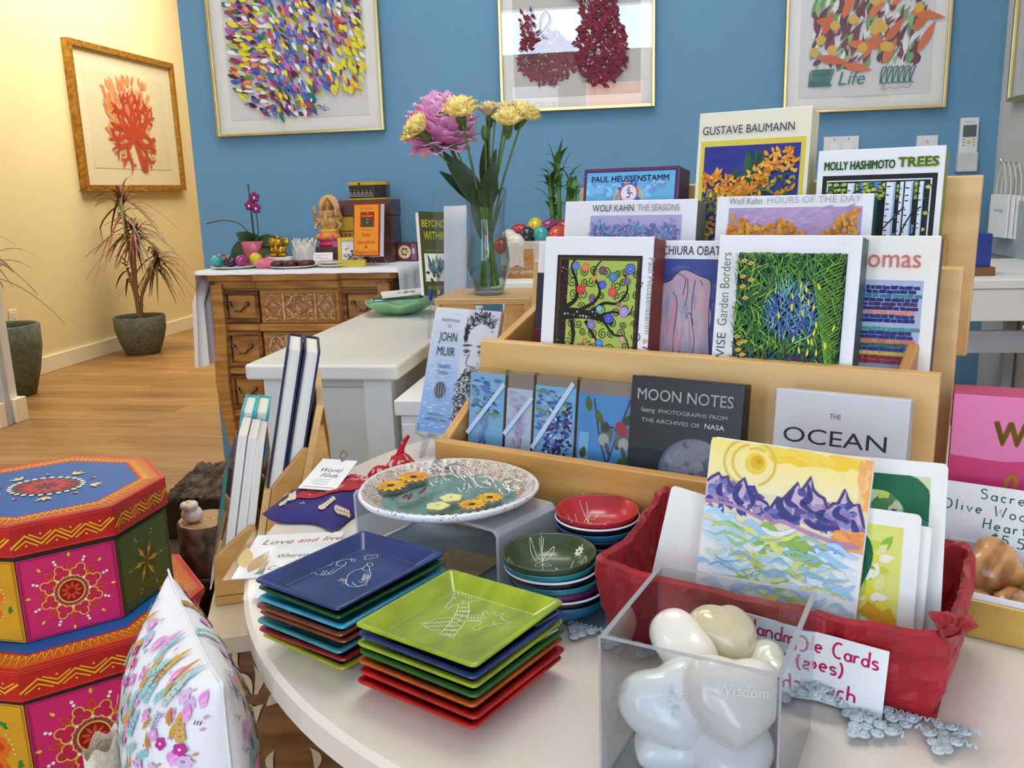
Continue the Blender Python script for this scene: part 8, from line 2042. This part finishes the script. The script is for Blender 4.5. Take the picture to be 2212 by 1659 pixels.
MB().lathe([(.0, 0), (.048, 0), (.050, .004), (.050, .082), (.047, .0865)], 48, wob=lw).build('bark', M_bark, t)
g = MB(); 
for i in range(9): g.lathe([(.047 * i / 9, .0868), (.047 * (i + 1) / 9, .0868)], 48, wob=lw, mi=i % 2)
g.build('cut_face', [mat('log_face_light', (196, 160, 112), .7, scale=60), mat('log_face_dark', (168, 128, 82), .7, scale=60)], t)
t = thing('ceramic_flower', 'small white ceramic flower figure on the log slice', 'ornament', (-.772, 1.300, .5275))
MB().ball((0, 0, .015), (.018, .017, .015), 18, 10).build('base', M_porc, t)
g = MB()
for i in range(6): g.ball((.008 * math.cos(i * PI / 3), .008 * math.sin(i * PI / 3) - .006, .032), (.0078, .0078, .0065), 10, 8)
g.ball((0, -.008, .037), (.003, .003, .003), 8, 6, 1); g.build('petals', [M_porc, M_yel], t)

# ------------------------------------------------------------------ carved stool with the side rack and its books
t = thing('carved_stool', 'brown wooden pedestal with white carved leaf scrolls carrying the side rack, under table edge', 'stool', (-.452, 1.000, 0), (0, 0, math.atan2(.375, .927)))
SZ = .585
MB().prism(rrect(-.105, .100, -.150, .150, .012), SZ - .022, SZ - .0004).build('top', mat('beige_stool_top', (214, 196, 166), .6, var=.05, scale=8), t, bevel=.002)
def drum(z): return .128 + .024 * math.sin(PI * min(1, max(0, (z - .02) / .54)))
MB().lathe([(0, 0), (.128, 0)] + [(drum(z), z) for z in [.02 + .54 * i / 16 for i in range(17)]] + [(.126, SZ - .0225)], 64).build('drum', mat('stool_wood', (150, 98, 44), .5, scale=8, stretch=(1, 1, 6), col2=(90, 52, 20)), t)
k = Ink(z0=0, dz=0)
for r0 in range(4):
    for c0 in range(11):
        a = 2 * PI * c0 / 11 + (r0 % 2) * .28; zc = .12 + r0 * .125
        for (dx, dz, an, L, w_) in ((0, 0, 90, .036, .012), (.004, .0, 45, .034, .010), (-.004, 0, 135, .034, .010), (.018, -.012, 10, .036, .014), (-.018, -.012, 170, .036, .014), (.03, .03, 100, .03, .012), (-.03, .03, 80, .03, .012), (.0, -.036, 60, .03, .012), (.0, -.036, 120, .03, .012)):
            k.leaf(a * .18 + dx, zc + dz, R(an), L, w_, (206, 186, 150), 8, .22 if an < 90 else -.22)
k.build('carved_leaves', INK, t, fn=lambda p: ((drum(p[1]) + .0022) * math.cos(p[0] / .18), (drum(p[1]) + .0022) * math.sin(p[0] / .18), p[1]))
QX, QY = -.518, .900
SA = math.atan2(.375, .927)
SRM = Matrix.Translation((QX, QY, SZ)) @ Matrix.Rotation(SA, 4, 'Z')   # local x = right/back rising, y = away
t = thing('display_rack', 'small birch plywood book rack seen end-on, left of the table', 'rack', (QX, QY, SZ), (0, 0, SA))
D = .215
def slab(name, poly, y0, y1, m=M_plyv, bev=.001): return MB().prism(poly, y0, y1, 'y').build(name, m, t, bevel=bev)
slab('base', [(0, 0), (.150, 0), (.150, .011), (0, .011)], 0, D)
slab('back_board', [(.0400, .0115), (.0680, .1375), (.0765, .1370), (.0490, .0115)], 0, D, M_ply)
slab('back_board', [(.1010, .1000), (.1365, .2350), (.1450, .2345), (.1100, .1000)], 0, D, M_ply)
slab('shelf', [(.004, .038), (.0445, .038), (.0463, .046), (.004, .046)], .0105, D - .0105)
slab('shelf', [(.0720, .098), (.1008, .098), (.1025, .106), (.0735, .106)], .0105, D - .0105)
for y0 in (0, D - .010):
    slab('side_gusset', [(.000, .0115), (.0045, .0620), (.047, .0955), (.0545, .0935), (.0555, .088), (.0395, .0115)], y0, y0 + .010, bev=.002)
    slab('side_gusset', [(.0500, .0115), (.0780, .1420), (.1165, .1850), (.1235, .1840), (.1225, .178), (.0985, .095), (.118, .0115)], y0, y0 + .010, bev=.002)
for y0 in (.0, D - .012):
    slab('rear_support', [(.120, .0115), (.149, .0115), (.149, .14), (.143, .21), (.1365, .21), (.1115, .105)], y0, y0 + .012, bev=.001)
sh = MB().prism([(-.0035, .024), (.0235, .160), (.0250, .160), (-.002, .024)], -.004, D, 'y').build('clear_front_sheet', M_acr, t)
def rbook(label, e0, z0, y0, th, H, depth, tilt, cov, hard, group=None, spine=None):
    """book leaning to the right, fore-edge to the viewer; origin at its lower left front corner"""
    o = bpy.data.objects.new('book', None); COL.objects.link(o); o.empty_display_size = .03
    o.matrix_world = SRM @ Matrix.Translation((e0, y0, z0)) @ Matrix.Rotation(tilt, 4, 'Y')
    tag(o, label, 'book', group)
    c = .0026 if hard else .0006; ov = .003 if hard else 0
    MB().box(0, c, 0, depth, 0, H).build('front_cover', cov, o, bevel=.0004)
    MB().box(th - c, th, 0, depth, 0, H).build('back_cover', cov, o, bevel=.0004)
    MB().box(c + .0001, th - c - .0001, depth - .0022, depth, 0, H).build('spine', spine or cov, o)
    MB().box(c + .0002, th - c - .0002, ov, depth - .0024, ov, H - ov).build('pages', PG, o)
PG = mat('white_page_edges', (244, 241, 232), .85, scale=3, stretch=(500, 1, 1), col2=(228, 224, 214))
M_nb = mat('navy_book_cloth', (20, 26, 70), .5, scale=300); M_tb = mat('teal_book_cloth', (70, 190, 196), .5, var=.03)
M_pb = mat('lilac_book_cover', (150, 130, 176), .5); M_pb2 = mat('cream_book_cover', (226, 220, 206), .5)
TL = R(11.6)
GB = 'paperbacks in the side rack'
rbook('paperback with lilac cover at front left of the side rack', .0115, .0465, .012, .0112, .162, .092, TL, M_pb, False, GB)
rbook('cream paperback in the middle of three in the side rack', .0233, .0465, .012, .0112, .158, .092, TL, M_pb2, False, GB)
rbook('cream paperback at right of three in the side rack, against its board', .0350, .0465, .012, .0098, .154, .092, R(11.0), M_pb2, False, GB)
rbook('left of two turquoise hardbacks behind the paperbacks in side rack', .0080, .0465, .1085, .0160, .170, .092, TL, M_tb, True, 'turquoise hardbacks')
rbook('right of two turquoise hardbacks behind the paperbacks in side rack', .0247, .0465, .1085, .0175, .168, .092, TL, M_tb, True, 'turquoise hardbacks')
rbook('left of two tall navy hardbacks in upper tier of side rack', .0640, .1068, .012, .0185, .204, .110, R(12.5), M_nb, True, 'navy hardbacks')
rbook('right of two tall navy hardbacks in upper tier of side rack', .0833, .1068, .012, .0188, .200, .110, R(12.8), M_nb, True, 'navy hardbacks')

# ------------------------------------------------------------------ flower-print cushion on a stool
tag(MB().lathe([(0, .455), (.085, .455), (.088, .459), (.088, .479), (.085, .483), (0, .483)], 32, (-.385, .585, 0)).lathe([(.02, 0), (.02, .455)], 16, (-.385, .585, 0)).lathe([(0, 0), (.075, 0), (.075, .015), (.02, .03)], 24, (-.385, .585, 0)).build('pedestal_stool', M_dwood2), 'small round stool under the flower-print cushion', 'stool')
M_cush = mat('white_cushion_cotton', (240, 240, 244), .9, var=.015, scale=200, bump=.2, bscale=800)
PM = Matrix.Translation((-.3560, .5860, .484)) @ Matrix.Rotation(R(-51), 4, 'Z') @ Matrix.Rotation(R(.5), 4, 'X')
CL, CH, CT = .110, .128, .064      # half length, half height, half thickness
def cush(side, u, v):
    x, z = 2 * u - 1, 2 * v - 1
    pin = 1 - .07 * (1 - abs(x) ** 3) * abs(z) ** 2; pin2 = 1 - .07 * (1 - abs(z) ** 3) * abs(x) ** 2
    th = (max(0, 1 - abs(x) ** 2.6) ** .62) * (max(0, 1 - abs(z) ** 2.6) ** .62)
    wr = .0016 * math.sin(x * 17 + z * 5) * (abs(z) ** 3) + .0014 * math.sin(z * 15) * abs(x) ** 4
    ct = CT if side < 0 else CT * .52
    return Vector((x * CL * pin2, side * (ct * th + wr * th), CH + z * CH * pin))
cu = thing('cushion', 'white cushion with pastel flower and leaf print in left foreground', 'cushion', (-.3560, .5860, .484))
cu.matrix_world = PM
mb = MB()
for s_ in (-1, 1): mb.grid(lambda u, v: tuple(cush(s_, u, v)), 40, 40)
mb.build('cushion_body', M_cush, cu, merge=True)
def sprig(k, x, y, a, L, c, n=5, ww=.006):
    k.curve([(x, y), (x + L * .5 * math.cos(a) - .003 * math.sin(a), y + L * .5 * math.sin(a)), (x + L * math.cos(a), y + L * math.sin(a))], .0008, c, 4)
    for j in range(n):
        f_ = (j + .6) / (n + .3)
        for s_ in (-1, 1): k.leaf(x + L * f_ * math.cos(a), y + L * f_ * math.sin(a), a + s_ * .75, L * .30, ww, c, 6)
    k.leaf(x + L * math.cos(a), y + L * math.sin(a), a, L * .28, ww, c, 6)
q = random.Random(93)
PASTEL = [(190, 140, 60), (200, 150, 70), (150, 206, 212), (170, 216, 222), (186, 214, 232), (190, 206, 196), (214, 170, 90)]
for side in (-1, 1):
    k = Ink(z0=2.5e-4, dz=1e-6)
    pts = []
    while len(pts) < 300:
        p = (q.uniform(-CL * .92, CL * .92), q.uniform(-CH * .92, CH * .92))
        if all((p[0] - a) ** 2 + (p[1] - b) ** 2 > .0083 ** 2 for a, b in pts): pts.append(p)
    for i, (x, y) in enumerate(pts):
        r_ = i % 9; a = q.uniform(.5, 2.2)
        n0_ = len(k.v)
        if r_ in (0, 4): sprig(k, x - .006, y - .009, a, .024, q.choice(PASTEL), 4, .0055)
        elif r_ == 1:
            c = q.choice([(222, 140, 214), (196, 50, 150), (226, 160, 220)])
            for j in range(5): k.disc(x + .0036 * math.cos(j * 1.257), y + .0036 * math.sin(j * 1.257), .0028, c, 9)
            k.disc(x, y, .0014, (250, 230, 240) if j else c, 8)
        elif r_ == 2:
            for j in range(7): k.leaf(x, y, j * .9, .008, .0062, (222, 190, 226))
            k.disc(x, y, .0016, (110, 90, 140), 8)
        elif r_ == 3:
            for j in range(3): k.line([(x + j * .0022, y), (x + j * .0022 + .0012, y + .004)], .0008, (30, 34, 90))
        elif r_ == 5:
            k.curve([(x, y - .008), (x + .001, y), (x + .003, y + .009)], .0009, (36, 50, 140), 4)
            for j in range(4):
                for s_ in (-1, 1):
                    k.ring(x + s_ * .0032 + .001 * j, y - .005 + j * .0042, .0020, .0005, (36, 50, 140), 9, .0014)
        elif r_ == 6: k.leaf(x, y, a, .018, .006, q.choice([(196, 140, 60), (206, 160, 70)]), 6, .1)
        elif r_ == 7:
            k.leaf(x, y, a, .014, .010, (232, 150, 220)); k.leaf(x + .002, y - .004, a, .014, .006, (240, 180, 226))
        else:
            sprig(k, x - .004, y - .01, a, .020, (150, 206, 212), 4, .004)
        k.v[n0_:] = [(x + (p[0] - x) * .78, y + (p[1] - y) * .78, p[2]) for p in k.v[n0_:]]
        if i % 2: k.disc(x + .006, y + .006, .0013, q.choice([(206, 160, 70), (150, 206, 212), (222, 160, 214)]), 7)
    def onc(p, side=side):
        u, v = p[0] / CL * .5 + .5, p[1] / CH * .5 + .5
        e = .004
        c0 = cush(side, u, v); n_ = (cush(side, min(1, u + e), v) - cush(side, max(0, u - e), v)).cross(cush(side, u, min(1, v + e)) - cush(side, u, max(0, v - e)))
        n_ = n_.normalized() if n_.length > 1e-12 else Vector((0, side, 0))
        if n_.y * side < 0: n_ = -n_
        return tuple(c0 + n_ * (p[2] + .0007))
    k.build('cotton_print', INK, cu, fn=onc)
sm = MB(); sm.tube([tuple(cush(1, i / 40, 1)) for i in range(41)], .0011, 5); sm.tube([tuple(cush(1, 1, i / 40)) for i in range(41)], .0011, 5); sm.build('seam', M_cush, cu)
t = thing('woven_bag', 'cream woven bag with black stitching and fringe, peeping out left of cushion', 'bag', (-.4250, .5500, .30))
def wb(u, v):
    a = 2 * PI * u
    return (.013 * math.cos(a) * (1 - .3 * v), (.038 * math.sin(a) * (1 - .5 * v)), .35 * v + .004 * math.sin(a * 5))
MB().grid(wb, 40, 20, wrap=True).build('bag_body', mat('cream_weave', (240, 228, 204), .95, scale=160, col2=(220, 204, 176), bump=.8, bscale=400), t)
g = MB()
for i in range(70):
    a = q.uniform(0, 2 * PI); v = q.uniform(.1, .97); b = Vector(wb(a / 2 / PI, v)); o_ = Vector((math.cos(a) * .012, math.sin(a) * .006, 0))
    g.tube(smooth([b, b + o_ + Vector((0, 0, q.uniform(-.01, .012))), b + o_ * q.uniform(1.2, 2) + Vector((0, 0, q.uniform(-.03, .016)))], 3), .0007, 4)
g.build('fringe', mat('cream_thread', (232, 220, 194), .95), t)
g = MB()
for i in range(60):
    a = q.uniform(2.2, 4.4); v = q.uniform(.4, .95); b = Vector(wb(a / 2 / PI, v)) * 1.0; b.x *= 1.04
    g.tube([b, b + Vector((q.uniform(-.003, 0), q.uniform(-.004, .004), q.uniform(.006, .012)))], .0008, 4)
g.build('black_stitching', M_black, t)
